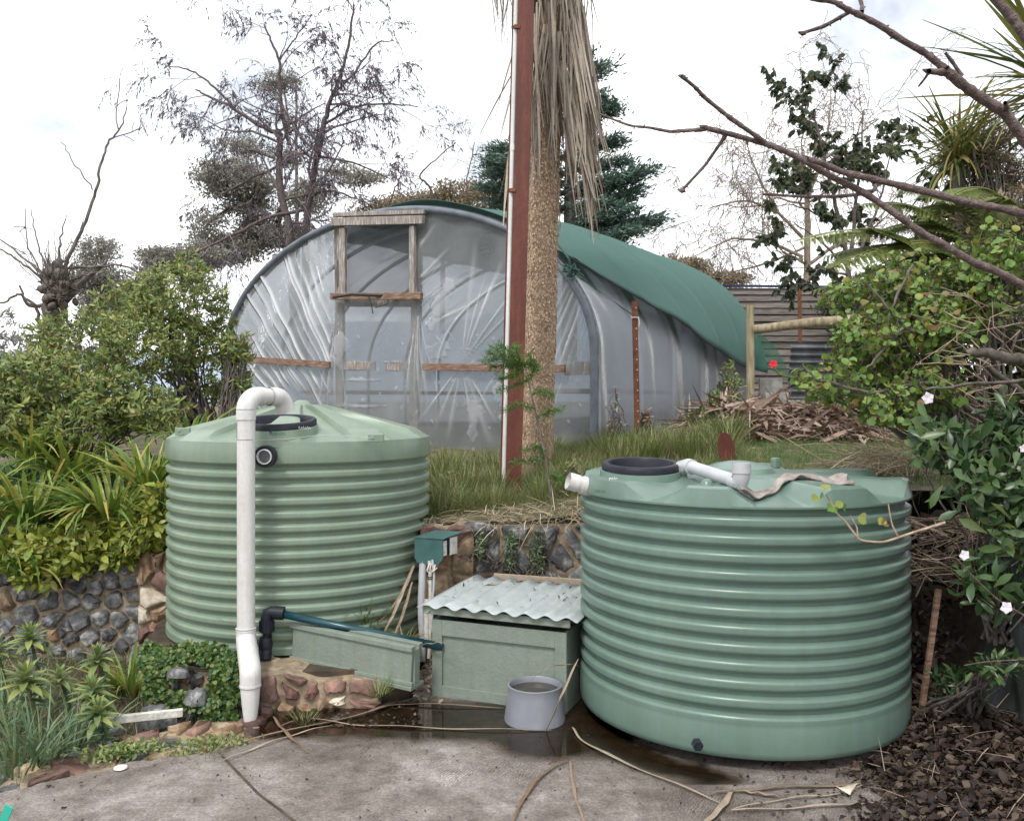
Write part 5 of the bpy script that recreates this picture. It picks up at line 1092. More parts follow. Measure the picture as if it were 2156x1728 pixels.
# ---- grass on the terrace
gz = lambda x, y: zt(x, y)-.01
dens = lambda x, y: (rng.random(x.shape) < np.clip(.25+.9*fbm(x*3, y*3), .12, 1))
p = field(52000, -.75, 2.2, 6.26, 9.6, gz, dens); h = rng.uniform(.04, .16, len(p))*np.interp(p[:, 1], [6.2, 6.7, 8], [.45, .9, 1.25])
stuff('grass', p, np.stack([rng.normal(size=len(p))*.5, rng.normal(size=len(p))*.4, np.ones(len(p))], 1), rdir(len(p)), h, gblade, 'lf_grass', 'g')
tuf = [(X(a, Y), Y, s) for a, Y, s in [(R(905, 1060), R(6.5, 8.5), R(.45, 1.05)) for _ in range(55)]+[(R(1120, 1260), R(6.8, 9), R(.5, .9)) for _ in range(40)]+[(R(1270, 1540), R(8.2, 9.3), R(.6, 1.15)) for _ in range(55)]+[(R(1090, 1290), R(9, 9.3), R(.5, 1.0)) for _ in range(22)]]
pts = []; ds = []; hs = []
for x, y, s in tuf:
    m_ = 150; a = rng.random(m_)*2*math.pi; r = rng.random(m_)**.7*.13; pts.append(np.stack([x+r*np.cos(a), y+r*np.sin(a), zt(x+r*np.cos(a), y+r*np.sin(a))-.01], 1)); ds.append(np.stack([np.cos(a)*r*4.5, np.sin(a)*r*4.5, np.ones(m_)], 1)+rng.normal(size=(m_, 3))*.15); hs.append(rng.uniform(.10, .34, m_)*s)
pts = np.concatenate(pts); ds = np.concatenate(ds); hs = np.concatenate(hs)
stuff('long_grass', pts, ds, -ds+np.array((0, 0, 2.)), hs, gblade, 'lf_grass', 'g')
p = field(42000, 1.2, 6.0, 6.4, 11.5, gz, lambda x, y: x > 1.35+.2*(y-7)); stuff('lawn_grass', p, np.stack([rng.normal(size=len(p))*.5, rng.normal(size=len(p))*.5, np.ones(len(p))], 1), rdir(len(p)), rng.uniform(.04, .09, len(p)), (gblade[0]*np.array((2, 1, 1)), gblade[1]), 'lf_lawn', 'g')
# straw along the terrace edge
p = field(5200, -.62, 2.6, 6.12, 7.0, lambda x, y: zt(x, y)+rng.uniform(-.01, .05, len(x)), lambda x, y: rng.random(len(x)) < np.clip(1.35-(y-6.1)*1.7, .02, 1)*np.where(x > -.2, 1, .35))
d = rng.normal(size=p.shape); d[:, 2] *= .25; stuff('dry_straw', p, d, np.array([[0, 0, 1.]])+rng.normal(size=p.shape)*.3, rng.uniform(.06, .26, len(p)), (gblade[0]*np.array((1.1, 1, 1)), gblade[1]), 'lf_straw', 's')
# heap of dead fronds behind
n = 5200; u_ = rng.random(n); x = X(1462, 9.8)+(X(1840, 9.8)-X(1462, 9.8))*u_; y = 9.95+rng.normal(size=n)*.36; hgt = .32*np.exp(-((y-9.9)/.6)**2)*np.clip(np.minimum(u_*6, (1-u_)*5), 0, 1)
p = np.stack([x, y, zt(x, y)+hgt*rng.random(n)+.01], 1); d = rng.normal(size=p.shape); d[:, 2] *= .22
hp = thing('frond_heap', 'heap of dead brown palm fronds on the lawn in front of the plank wall', 'garden waste', (X(1650, 9.8), 9.8, 1.3))
leaves(hp, p, d, np.array([[0, 0, 1.]])+rng.normal(size=p.shape)*.5, rng.uniform(.12, .6, n), [blade(3, .035, .5, .3, 'strap', .6), blade(3, .05, .2, .3, 'strap', -.5), blade(3, .025, .8, .3, 'strap')], 'heap', 200, 'frond_strip', 'frond_litter')
n = 320; p = np.stack([rng.normal(X(1835, 7.5), .20, n), rng.normal(7.0, .16, n), np.zeros(n)], 1); p[:, 2] = zt(p[:, 0], p[:, 1])+rng.random(n)*.22; d = rng.normal(size=p.shape)*.5+np.array((-.8, -.1, -.25)); hp = thing('frond_bundle', 'thin grey bundle of dry twiggy stalks lying behind the right tank', 'garden waste', (X(1840, 7.5), 7.4, 1.2))
leaves(hp, p, d, rdir(n), rng.uniform(.25, .6, n), [blade(3, .010, .5, .3, 'strap')], 'lf_straw', 40, 'stalk', 'stalks')

# ---- leaf litter at the lower right, thin scatter elsewhere
def lit(n, x0, x1, y0, y1, zf, keep, smin, smax, name, mat='litter', tm=None):
    p = field(n, x0, x1, y0, y1, zf, keep); d = rng.normal(size=p.shape); d[:, 2] *= .35
    return stuff(name, p, d, np.array([[0, 0, 1.]])+rng.normal(size=p.shape)*.45, rng.uniform(smin, smax, len(p)), tm or blade(2, .26, .9, .4, 'lance', .5), mat, 'l')
mz = lambda x, y: .02+.16*np.clip((x-1.75)/.8, 0, 1)+.035*fbm(x*4, y*4)*np.clip((x-1.7)*2, 0, 1)
sheet('litter_soil', np.linspace(1.3, 2.7, 40), np.linspace(2.8, 6.1, 60), lambda x, y: mz(x, y)-.06+.045*np.clip((x-1.9)*1.5, 0, 1), 'earth', None)
lit(15000, 1.3, 2.75, 3.3, 5.6, lambda x, y: mz(x, y)+rng.random(len(x))*.045-.02, lambda x, y: (rng.random(len(x)) < np.clip((x-1.42-.15*np.sin(y*5))*3.2, .0, 1)) & (np.hypot(x-RC[0], y-RC[1]) > .92), .02, .075, 'leaf_litter')
n = 380; p = field(n, 1.6, 2.75, 3.3, 5.0, lambda x, y: mz(x, y)+.02+rng.random(len(x))*.03, lambda x, y: np.hypot(x-RC[0], y-RC[1]) > .95); d = rng.normal(size=p.shape); d[:, 2] *= .25
stuff('litter_twigs', p, d, np.array([[0, 0, 1.]])+rng.normal(size=p.shape)*.4, rng.uniform(.05, .22, len(p)), (gblade[0]*np.array((1.0, 1, 1)), gblade[1]), 'heap', 'l')
lit(900, .9, 2.2, 3.3, 4.4, lambda x, y: .006+rng.random(len(x))*.012, lambda x, y: rng.random(len(x)) < np.clip((x-.9)*.8, .0, 1), .012, .045, 'scattered_litter')
lit(500, -2.2, 2.0, 3.3, 5.3, lambda x, y: np.full(len(x), .006), lambda x, y: dist_poly(x, y, edge) > .03, .005, .022, 'leaf_crumbs')
lit(300, -1.5, -.5, 4.8, 5.25, lambda x, y: np.full(len(x), .012), lambda x, y: dist_poly(x, y, edge) > .0, .01, .04, 'edge_litter')
lit(4200, 1.95, 3.6, 4.9, 6.3, lambda x, y: np.clip((x-2.35)*3, .0, .88)+rng.random(len(x))*.05, lambda x, y: np.hypot(x-RC[0], y-RC[1]) > 1.0, .03, .09, 'bank_litter')
lit(110, -.6, -.4, 5.2, 6.1, lambda x, y: np.full(len(x), .02), lambda x, y: dist_poly(x, y, edge) > .0, .02, .05, 'corner_litter', 'dead')
# litter on the cabinet roof
n = 60; u_ = rng.uniform(0, W_+.05, n); v_ = rng.uniform(.02, D_c, n)**1.0; p = c0+cu*u_[:, None]+cv*v_[:, None]+cz*((slope(0, 0, v_)+.044))[:, None]; d = rng.normal(size=p.shape); d[:, 2] *= .1
leaves(cb, p, d, np.tile((0, 0, 1.), (n, 1)), rng.uniform(.012, .05, n), [blade(2, .12, .6, .3, 'lance')], 'litter', 0, joined='roof_litter')

# ---- dry strap leaves on the slab, each one a thing
def strip(name, label, pts, w, z=.012, mat='dead', cat='fallen leaf', Y=None, group='dead palm leaves fallen round the tanks', lift=0):
    q = np.array([PZ(a, b, z) if Y is None else P(a, b, Y[i]) for i, (a, b) in enumerate(pts)]); n = max(14, len(q)*5)
    tt_ = np.linspace(0, len(q)-1, n); c = np.stack([np.interp(tt_, range(len(q)), q[:, k]) for k in range(3)], 1)
    for _ in range(3): c[1:-1] = (c[:-2]+2*c[1:-1]+c[2:])/4
    d = norm(np.gradient(c, axis=0)); s_ = norm(np.cross(d, (0, 0, 1.))); G = np.zeros((3, n, 3))
    for j in range(n):
        f = j/(n-1); ww = w*math.sin(math.pi*min(.97, f*.9+.07))**.6; tw = .5*math.sin(f*7+len(label)); up_ = np.array((0, 0, 1.))*math.cos(tw)+s_[j]*math.sin(tw)*.6; sd_ = s_[j]*math.cos(tw)+np.array((0, 0, .5))*abs(math.sin(tw))
        for i in (-1, 0, 1): G[i+1, j] = c[j]+sd_*ww*i+np.array((0, 0, (.35*ww if i else 0)+lift*math.sin(math.pi*f)+.004*math.sin(f*17)))
    mb = MB(); mb.grid(G); o = mb.build(name, mat, loc=c[0], smooth=True); so = o.modifiers.new('thick', 'SOLIDIFY'); so.thickness = .0015; return tag(o, label, cat, group)
S_ = [('long pale strap leaf lying across the puddle from the slab edge to the bowl', [(520, 1558), (650, 1528), (780, 1500), (822, 1482), (900, 1482), (1060, 1489)], .013),
 ('thin dark wet strap leaf along the near edge of the puddle', [(655, 1512), (740, 1525), (860, 1530), (1000, 1535), (1160, 1536)], .008),
 ('curved dry leaf arching from the bottom edge toward the bowl', [(1078, 1735), (1095, 1690), (1130, 1640), (1165, 1612), (1200, 1598)], .010),
 ('drooping twisted leaf at the bottom centre right of the curved one', [(1200, 1600), (1205, 1640), (1212, 1680), (1232, 1735)], .008),
 ('long brown strap leaf running from the bowl toward the lower right', [(1205, 1530), (1220, 1556), (1300, 1600), (1400, 1640), (1520, 1690)], .010),
 ('dark twig-like leaf at the left edge of the slab below the downpipe', [(470, 1600), (540, 1572), (620, 1545), (700, 1525)], .006),
 ('short curved leaf crossing the slab edge right of the downpipe', [(575, 1508), (590, 1530), (615, 1555), (648, 1582)], .010),
 ('flattened brown leaf against the base of the right tank', [(1500, 1668), (1580, 1662), (1660, 1655), (1800, 1652), (1900, 1640)], .012),
 ('pale curled leaf end near the base of the right tank', [(1560, 1665), (1600, 1670), (1642, 1676)], .012),
 ('dark bent leaf at the bottom right of the slab', [(1478, 1740), (1520, 1700), (1545, 1660)], .016),
 ('thin leaf stalk lying over the litter at the lower right', [(1545, 1702), (1650, 1680), (1760, 1672), (1860, 1640)], .006),
 ('long thin stalk crossing the litter in the bottom right corner', [(1800, 1625), (1900, 1650), (1980, 1700), (2010, 1740)], .006),
 ('brown strap leaf along the bottom of the litter', [(1540, 1705), (1680, 1700), (1800, 1690), (1960, 1690)], .008)]
for lb, pt, w in S_: strip('fallen_leaf', lb, pt, w*1.1)
tp2 = [('broad dead leaf leaning in the gap left of the meter box', [(872, 1190), (850, 1240), (815, 1290), (780, 1328)], .022, [6.0, 5.9, 5.8, 5.7]), ('narrow dead leaf leaning beside the broad one', [(860, 1215), (835, 1280), (805, 1340)], .014, [5.95, 5.8, 5.7]),
 ('third dead leaf leaning in the gap by the left tank', [(868, 1225), (850, 1290), (828, 1345)], .012, [5.9, 5.8, 5.7]), ('thin dry leaf arching over the back left edge of the cabinet roof', [(895, 1290), (960, 1262), (1030, 1228), (1110, 1220), (1170, 1224)], .010, [5.28, 5.5, 5.78, 5.88, 5.9]),
 ('dark curved leaf lying along the cabinet roof', [(985, 1300), (1010, 1280), (1060, 1258), (1100, 1232)], .006, [5.22, 5.35, 5.5, 5.75]), ('stiff brown leaf leaning between the bowl and the right tank', [(1150, 1540), (1180, 1470), (1218, 1385)], .010, [4.75, 4.7, 4.85]),
 ('dark bent leaf in front of the cabinet corner', [(1118, 1432), (1150, 1405), (1190, 1398), (1222, 1402)], .009, [4.85, 4.85, 4.9, 5.0]), ('dark leaf tip poking out by the cabinet left edge', [(862, 1368), (900, 1355), (935, 1352)], .008, [5.3, 5.28, 5.2]),
 ('pale dry stalk leaning across the shrub by the left tank', [(362, 902), (392, 860), (425, 800)], .016, [7.1, 7.15, 7.2]), ('dry leaf poking from behind the downpipe', [(455, 1302), (485, 1312), (505, 1318)], .006, [5.3, 5.3, 5.3])]
for lb, pt, w, Y in tp2: strip('fallen_leaf', lb, pt, w, Y=Y)
q = PZ(1765, 1658, .03); mb = MB(); mb.add([q, q+(.10, .03, .01), q+(.05, -.03, .0), q+(.03, -.06, -.005), q+(-.015, .0, .01)], [(0, 1, 2, 3, 4)]); tag(mb.build('leaf_base', 'stonecream', loc=q), 'small cream triangular leaf base beside the right tank', 'fallen leaf')
for px, py, lb in ((98, 1932/1.16, 'small red brown curled leaf on the concrete at the lower left'), (130, 1985/1.16, 'tiny brown leaf below the red one at the lower left')):
    q = PZ(px, py-10, .008); V, F = blade(3, .18, .8, .4, 'lance'); mb = MB(); mb.add(V*.05+q, [tuple(f) for f in F]); tag(mb.build('fallen_leaf', 'redleaf' if 'redleaf' in M else 'litter', loc=q), lb, 'fallen leaf')

# ------------------------------------------------------------------ plants at the left
shrub('shrub', 'tall olive green shrub standing against the left side of the greenhouse', 'shrub', P(420, 900, 8.4), [LB(385, 640, 8.6, 95, 90, .7), LB(330, 730, 8.3, 110, 80, .7), LB(450, 770, 8.6, 60, 90, .4), LB(400, 570, 8.8, 50, 45, .3), LB(470, 690, 8.7, 30, 80, .3)], 900, 12, .062, lanceS, 'lf_olive', keep=220, front=.5)
shrub('shrub', 'broad mid green shrub at the left edge above the strappy plants', 'shrub', P(150, 1000, 7.9), [LB(120, 810, 8.0, 120, 75, .7), LB(250, 840, 7.7, 90, 70, .5), LB(40, 880, 7.6, 80, 80, .5), LB(330, 860, 7.6, 70, 55, .4), LB(180, 900, 7.5, 110, 50, .4)], 900, 11, .07, lanceS+oval[:1], 'lf_olive', keep=260, front=.5)
shrub('shrub', 'grey green shrub behind the pollarded tree at the far left', 'shrub', P(150, 900, 11.5), [LB(180, 720, 11.5, 110, 70, 1.), LB(270, 650, 11, 70, 60, .8), LB(60, 790, 11.2, 80, 60, .8)], 420, 10, .10, lanceS, 'lf_olive', keep=100)
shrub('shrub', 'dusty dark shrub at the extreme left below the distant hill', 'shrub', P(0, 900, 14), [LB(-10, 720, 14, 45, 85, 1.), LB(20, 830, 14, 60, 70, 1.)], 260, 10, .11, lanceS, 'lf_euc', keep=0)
shrub('shrub', 'small leafy branch reaching over the left greenhouse rail', 'shrub', P(480, 900, 8.2), [LB(500, 735, 8.4, 35, 40, .2), LB(510, 800, 8.4, 25, 25, .2)], 70, 9, .08, lanceS, 'lf_olive', keep=120)
shrub('shrub', 'yellow green broad leaved shrub spilling over the left stone wall', 'shrub', P(150, 1200, 6.75), [LB(90, 1150, 6.6, 75, 50, .25), LB(190, 1130, 6.6, 80, 45, .25), LB(290, 1125, 6.55, 55, 45, .22), LB(150, 1180, 6.5, 60, 30, .15), LB(330, 1080, 6.5, 25, 70, .15), LB(70, 1205, 6.45, 55, 28, .12), LB(250, 1165, 6.48, 50, 22, .1)], 420, 8, .085, oval, 'lf_yel', keep=300, ros=.9, front=.6)
for i, (px, py, Y, n, Ln, lb) in enumerate(((60, 1090, 6.9, 110, .62, 'left of the dead flower stalks'), (235, 1090, 6.75, 120, .66, 'in the middle of the bank, spilling light green leaves'), (20, 1180, 6.7, 90, .6, 'at the left edge hanging over the wall'), (310, 1010, 6.9, 80, .55, 'close beside the left tank'), (150, 1000, 7.3, 90, .6, 'high on the bank under the shrub'), (400, 930, 7.4, 60, .5, 'in the shade between the shrub and the tank'), (325, 1110, 6.62, 70, .45, 'against the left tank above the wall'), (60, 960, 7.3, 70, .55, 'at the left edge under the shrub'), (55, 1200, 6.5, 60, .38, 'drooping over the wall face at the left edge'))):
    clump('agapanthus', 'clump of arching strap leaves '+lb, 'agapanthus', P(px, py, Y), n, Ln, strap, 'lf_aga', .16, .95, group='strappy agapanthus clumps on the left bank', keep=120, dirb=(0, -.15, 0))
# fill: the bank surface under the clumps
p = field(2600, -5, -2.55, 6.6, 9, lambda x, y: zt(x, y)+.02); stuff('ground_cover', p, rdir(len(p), .8), rdir(len(p), .5), rng.uniform(.08, .2, len(p)), blade(2, .1, .9, .3, 'lance'), 'lf_ivy', 'g')
# bed in front of the wall
clump('agapanthus', 'dark green clump of strap leaves at the foot of the rusty pillar', 'agapanthus', P(272, 1455, 5.75), 75, .42, strap, 'lf_aga', .08, .9, keep=75)
for i, (px, py, Y, s, n, lb) in enumerate(((62, 1342, 5.6, .17, 34, 'topmost rosette plant at the left, against the stones'), (205, 1385, 5.5, .15, 32, 'rosette plant with drooping yellowed leaves'), (52, 1430, 5.0, .19, 34, 'large rosette plant at the left edge of the bed'), (125, 1425, 5.2, .13, 26, 'small rosette plant between two larger ones'), (195, 1455, 5.0, .16, 32, 'rosette plant just above the white timber strip'), (205, 1500, 4.85, .15, 30, 'lowest rosette plant, at the left end of the white timber strip'), (-10, 1365, 5.6, .17, 28, 'rosette plant cut by the left edge'))):
    s *= 1.05; c = P(px, py-6, Y-.25); g = np.array((c[0]+.03, c[1]+.05, -.14)); root = thing('rosette_plant', lb, 'plant', g, 'rosette plants in the lower left bed')
    mb = MB(); mb.tube([g, g*.5+c*.5+(.02, .02, 0), c], [.012, .010, .008], 6); mb.build('stem', 'lf_reed', root)
    a = np.arange(n)*2.4; f = np.linspace(0, 1, n); el = np.interp(f, [0, 1], [1.5, .15]); d = np.stack([np.cos(a)*el, np.sin(a)*el, np.ones(n)*(1.0-f*0)*np.interp(f, [0, .3, 1], [-.15, .25, 1])], 1)
    leaves(root, c+np.array([[0, 0, 1.]])*(f[:, None]*.06-.05), d, np.tile((0, 0, 1.), (n, 1))+norm(d)*-.2, s*np.interp(f, [0, 1], [1.0, .45]), rosl, 'lf_ros', 60)
    if 'yellowed' in lb:
        a = rng.uniform(0, 6.28, 12); leaves(root, np.tile(c+(0, 0, -.05), (12, 1)), np.stack([np.cos(a)*.35, np.sin(a)*.35, -np.ones(12)], 1), np.stack([np.cos(a), np.sin(a), np.zeros(12)], 1), .14, rosl, 'lf_straw', 12)
    nn = 26; a = rng.random(nn)*6.28; tz = rng.random(nn); leaves(root, g+(c-g)*tz[:, None], np.stack([np.cos(a), np.sin(a), np.full(nn, .2)], 1), np.tile((0, 0, 1.), (nn, 1)), s*.6, rosl, 'lf_reed', 26)
for i, (px, py, Y, n, Ln, lb) in enumerate(((30, 1640, 4.35, 120, .5, 'grey green sword leaf clump at the left edge of the frame'), (95, 1620, 4.5, 130, .52, 'grey green sword leaf clump beside the flat blue rock'), (150, 1590, 4.65, 90, .42, 'sword leaf clump nearest the white timber strip'), (20, 1700, 4.1, 70, .28, 'low dark sword leaf clump at the corner of the slab'), (300, 1500, 5.1, 60, .16, 'small grassy tuft right of the sword leaf clumps'), (0, 1560, 4.9, 90, .5, 'sword leaf clump behind, at the left edge'), (60, 1540, 5.0, 80, .45, 'sword leaf clump behind the front pair'))):
    clump('sword_plant', lb, 'plant', P(px, py, Y), int(n*.5), Ln*.82, sword, 'lf_reed', .12, .5, group='sword leaved clumps in the lower left bed', keep=130)
p = field(4200, -4.5, -1.6, 4.2, 6.5, lambda x, y: np.full(len(x), -.14), lambda x, y: dist_poly(x, y, edge) < -.1); stuff('bed_grass', p, rdir(len(p), 1.0, .6), rdir(len(p)), rng.uniform(.08, .22, len(p)), gblade, 'lf_grass', 'g')
p = field(1500, -4.5, -1.6, 4.4, 6.5, lambda x, y: np.full(len(x), -.10), lambda x, y: dist_poly(x, y, edge) < -.15); d = rdir(len(p), .1); stuff('bed_straw', p, d, rdir(len(p), 1), rng.uniform(.06, .2, len(p)), gblade, 'lf_straw', 'g')
# creeping leaves over the footing
def creeper(name, label, cells, n, size, mat, tm, Yf_=lambda x: 5.1):
    c0_ = P(*cells[0][:2], 5.1); root = thing(name, label, 'creeper', c0_, None); pts = []
    for px, py, rx, ry in cells:
        m_ = int(n*rx*ry/sum(c[2]*c[3] for c in cells)); a = rng.random(m_)*6.28; r = rng.random(m_)**.5; x_, y_ = px+rx*r*np.cos(a), py+ry*r*np.sin(a); Yv = 5.20-.13*(y_-1370)/160+rng.normal(size=m_)*.025-.02
        Yv += np.where(y_ < 1410, (1410-y_)*.003, 0); pts.append(np.stack([(x_-1078)/FP*Yv, Yv-.03, EYE-(y_-HY)/FP*Yv], 1))
    pts = np.concatenate(pts); m_ = len(pts); d = rdir(m_)+np.array((0, -.4, -.3)); leaves(root, pts, d, np.tile((0, -1., .7), (m_, 1))+rng.normal(size=(m_, 3))*.5, rng.uniform(.6, 1.2, m_)*size, tm, mat, 300)
creeper('creeper', 'dark green creeping plant covering the left part of the stone footing', [(350, 1395, 50, 35), (322, 1372, 28, 24), (425, 1362, 60, 14), (400, 1370, 60, 18), (330, 1440, 25, 35), (390, 1470, 45, 22), (460, 1385, 40, 18)], 1900, .028, 'lf_ivy', roundl)
creeper('creeper', 'dark green creeping plant hanging behind the foot of the downpipe', [(480, 1440, 38, 50), (465, 1500, 42, 35), (500, 1405, 25, 35)], 1500, .028, 'lf_ivy', roundl)
for px, py, n, s, lb in ((255, 1585, 500, .03, 'low leafy weeds along the slab edge beside the blue rock'), (435, 1572, 260, .03, 'low green weeds in the joint at the middle of the slab edge')):
    q = PZ(px, py, .0); root = thing('weed_patch', lb, 'weeds', q, 'weed patches along the slab edge'); a = rng.normal(size=n); b = rng.normal(size=n); p = np.stack([q[0]+a*.10, q[1]+b*.05+a*.03, .0+rng.random(n)*.03], 1)
    leaves(root, p, rdir(n, .5), rdir(n, 1.2), rng.uniform(.6, 1.2, n)*s, oval, 'lf_ros', 120)
for px, py, Y, n, Ln, lb in ((800, 1455, 5.02, 60, .13, 'grass tuft at the foot of the green trough'), (770, 1320, 5.75, 90, .3, 'grass tuft growing behind the green trough by the tank'), (640, 1520, 4.9, 50, .12, 'thin grass tuft on the slab edge right of the downpipe'), (850, 1350, 5.6, 70, .18, 'grass tuft in the gap beside the conduits'), (440, 1590, 4.45, 50, .10, 'grass tuft in the crack at the slab edge'), (1540, 935, 8.9, 110, .45, 'bright grass tuft beside the oval rusty plate')):
    clump('grass_tuft', lb, 'grass tuft', P(px, py, Y), n, Ln, [sword[0], sword[1], sword[3]], 'lf_grass', .06, .9, keep=60)
for px, py, w, h, n, lb in ((1075, 1160, 14, 45, 60, 'small grey green weed growing from the stone wall above the cabinet'), (1132, 1160, 16, 50, 60, 'second grey green weed in the stone wall, nearer the right tank'), (1010, 1150, 12, 30, 30, 'thin weed in the wall near the sandstone pillar')):
    shrub('wall_weed', lb, 'weeds', P(px, py+h, 6.15), [LB(px, py, 6.1, w, h, .06)], n, 8, .035, lanceS, 'lf_reed', keep=40, stemr=.004, stems=25)

for px, py, Y, w, h, n, lb in ((960, 1010, 7.6, 30, 45, 26, 'straggly green weed in the grass left of the red post'), (1010, 985, 8.6, 25, 40, 22, 'thin weed in the long grass against the greenhouse gable'), (1215, 1000, 7.2, 28, 40, 26, 'low broad leaved weed between the palm and the right tank'), (1440, 925, 9.0, 30, 45, 26, 'upright weed in front of the greenhouse side film'), (925, 1060, 6.9, 22, 35, 20, 'small weed in the grass beside the left tank')):
    shrub('weed', lb, 'weeds', P(px, py+h, Y), [LB(px, py, Y, w, h, .12)], n, 7, .07, lanceS, 'lf_grass', keep=60, stemr=.005, stems=25)
# feathery sapling in front of the post
sb = P(1165, 1085, 6.5); root = thing('sapling', 'feathery green wattle sapling leaning in front of the palm trunk', 'sapling', sb)
st_ = [P(*q, 6.5) for q in ((1166, 1090), (1160, 1040), (1148, 960), (1130, 880), (1112, 800), (1092, 770))]; polys = [(np.array(st_), np.linspace(.012, .004, 6))]; tp = []
for a, b, c in (((1130, 880), (1160, 865), (1185, 862)), ((1148, 960), (1120, 970), (1075, 975)), ((1125, 860), (1090, 850), (1060, 865)), ((1112, 800), (1085, 810), (1050, 822)), ((1112, 800), (1130, 770), (1110, 745)), ((1092, 770), (1060, 745), (1025, 742)), ((1092, 770), (1075, 740), (1048, 725)), ((1100, 780), (1070, 770), (1030, 772)), ((1155, 1000), (1175, 1005), (1190, 1010)), ((1095, 772), (1110, 765), (1128, 775)), ((1095, 772), (1090, 745), (1085, 728)), ((1100, 785), (1080, 790), (1052, 795)), ((1092, 770), (1045, 755), (1015, 760)), ((1148, 960), (1135, 940), (1105, 948)), ((1120, 830), (1145, 822), (1165, 835)), ((1092, 770), (1065, 755), (1035, 728))):
    q = np.array([P(*a, 6.5), P(*b, 6.5+R(-.1, .1)), P(*c, 6.5+R(-.15, .15))]); polys.append((q, np.array((.004, .003, .0015)))); tp.append(q)
V, F = tubes(polys, 5); npmesh('stem', V, F, 'bark', root)
n = 5200; pts, dr = sample_tips(tp, n); d = norm(dr*.6+rdir(n)*.9); leaves(root, pts+rng.normal(size=(n, 3))*.012, d, rdir(n, 1), rng.uniform(.02, .055, n), flat(.07, .1), 'lf_fernish' if 'lf_fernish' in M else 'lf_lawn', 0, joined='foliage')

# ------------------------------------------------------------------ greens beside and behind the greenhouse
shrub('shrub', 'weedy green shrub at the far right foot of the greenhouse', 'shrub', P(1540, 870, 11.2), [LB(1535, 820, 11.2, 30, 60, .3), LB(1500, 860, 10.8, 25, 40, .3)], 130, 9, .07, lanceS, 'lf_olive', keep=40)
shrub('weed', 'reddish dry weed stems beside the rusty picket', 'weeds', P(1300, 930, 9.3), [LB(1295, 870, 9.3, 22, 60, .15)], 22, 5, .05, lanceS, 'lf_straw', keep=0, stemr=.006)
shrub('weed', 'brown dry weed at the right foot of the rusty picket', 'weeds', P(1362, 920, 9.5), [LB(1360, 890, 9.5, 14, 28, .1)], 40, 7, .07, lanceS, 'heap', keep=0)
shrub('weed', 'thin yellow green weeds between the greenhouse and the frond heap', 'weeds', P(1480, 920, 9.8), [LB(1480, 890, 9.8, 40, 35, .3)], 70, 6, .06, lanceS, 'lf_grass', keep=0)

# ------------------------------------------------------------------ shrubs at the right
def polyl(pts, Y, r0, r1, jit=.0):
    q = np.array([P(a, b, Y if np.isscalar(Y) else Y[i]) for i, (a, b) in enumerate(pts)]); m_ = (len(q)-1)*6+1
    t = np.linspace(0, len(q)-1, m_); c = np.stack([np.interp(t, range(len(q)), q[:, k]) for k in range(3)], 1)
    for _ in range(2): c[1:-1] = (c[:-2]+2*c[1:-1]+c[2:])/4
    return c+rng.normal(size=c.shape)*jit, np.linspace(r0, r1, m_)
gr = shrub('geranium', 'big straggly geranium with bright lobed leaves to the right of the lawn', 'shrub', P(2080, 1000, 5.4), [LB(1740, 800, 5.2, 75, 55, .3), LB(1830, 720, 5.4, 85, 75, .4), LB(1900, 600, 5.6, 90, 70, .4), LB(1960, 700, 5.3, 90, 90, .4), LB(1850, 850, 5.1, 90, 50, .3), LB(2050, 620, 5.5, 80, 90, .4), LB(1770, 620, 5.7, 50, 30, .3), LB(2100, 540, 5.4, 80, 70, .4), LB(1960, 820, 5.0, 80, 50, .3)], 1300, 4, .046, roundl, 'lf_ger', 'bark', 300, ros=1.0, shell=.25, stemr=.016, up=.3, jit=.5)
polys = [polyl(pt, Y, a, b, .004) for pt, Y, a, b in (([(2100, 900), (1960, 800), (1850, 830), (1720, 800), (1690, 770)], 5.0, .018, .006), ([(2060, 960), (1930, 880), (1840, 850), (1760, 790)], 5.1, .016, .005), ([(2156, 830), (2040, 740), (1900, 690), (1830, 600)], 5.2, .02, .006), ([(1900, 690), (1840, 760), (1805, 790)], 5.1, .012, .006), ([(2156, 760), (2080, 742), (2040, 742)], 4.2, .03, .02), ([(2156, 800), (2000, 815), (1940, 820)], 4.6, .012, .006), ([(1920, 560), (1880, 640), (1860, 720), (1900, 820)], 5.3, .01, .006))]
for pl_ in polys: V, F = tubes([pl_], 6); npmesh('branch', V, F, 'bark', gr, smooth=True)
shrub('shrub', 'dark glossy rosette leaved shrub overhanging the right end of the big tank', 'shrub', P(2140, 1350, 4.5), [LB(2080, 1000, 4.4, 110, 85, .4), LB(2020, 920, 4.6, 90, 60, .35), LB(2120, 1120, 4.2, 80, 90, .35), LB(2070, 1220, 4.25, 55, 60, .2), LB(1950, 950, 4.7, 50, 45, .2), LB(2150, 1260, 4.1, 60, 60, .2), LB(2110, 900, 4.6, 60, 60, .3), LB(2360, 1000, 4.3, 170, 260, .7), LB(2380, 600, 4.3, 190, 200, .8), LB(2500, 800, 3.4, 150, 300, .7)], 620, 11, .125, obov, 'lf_dark', keep=300, ros=1.0, front=.5)  # last three lobes are unseen, added beyond the frame to shade the litter
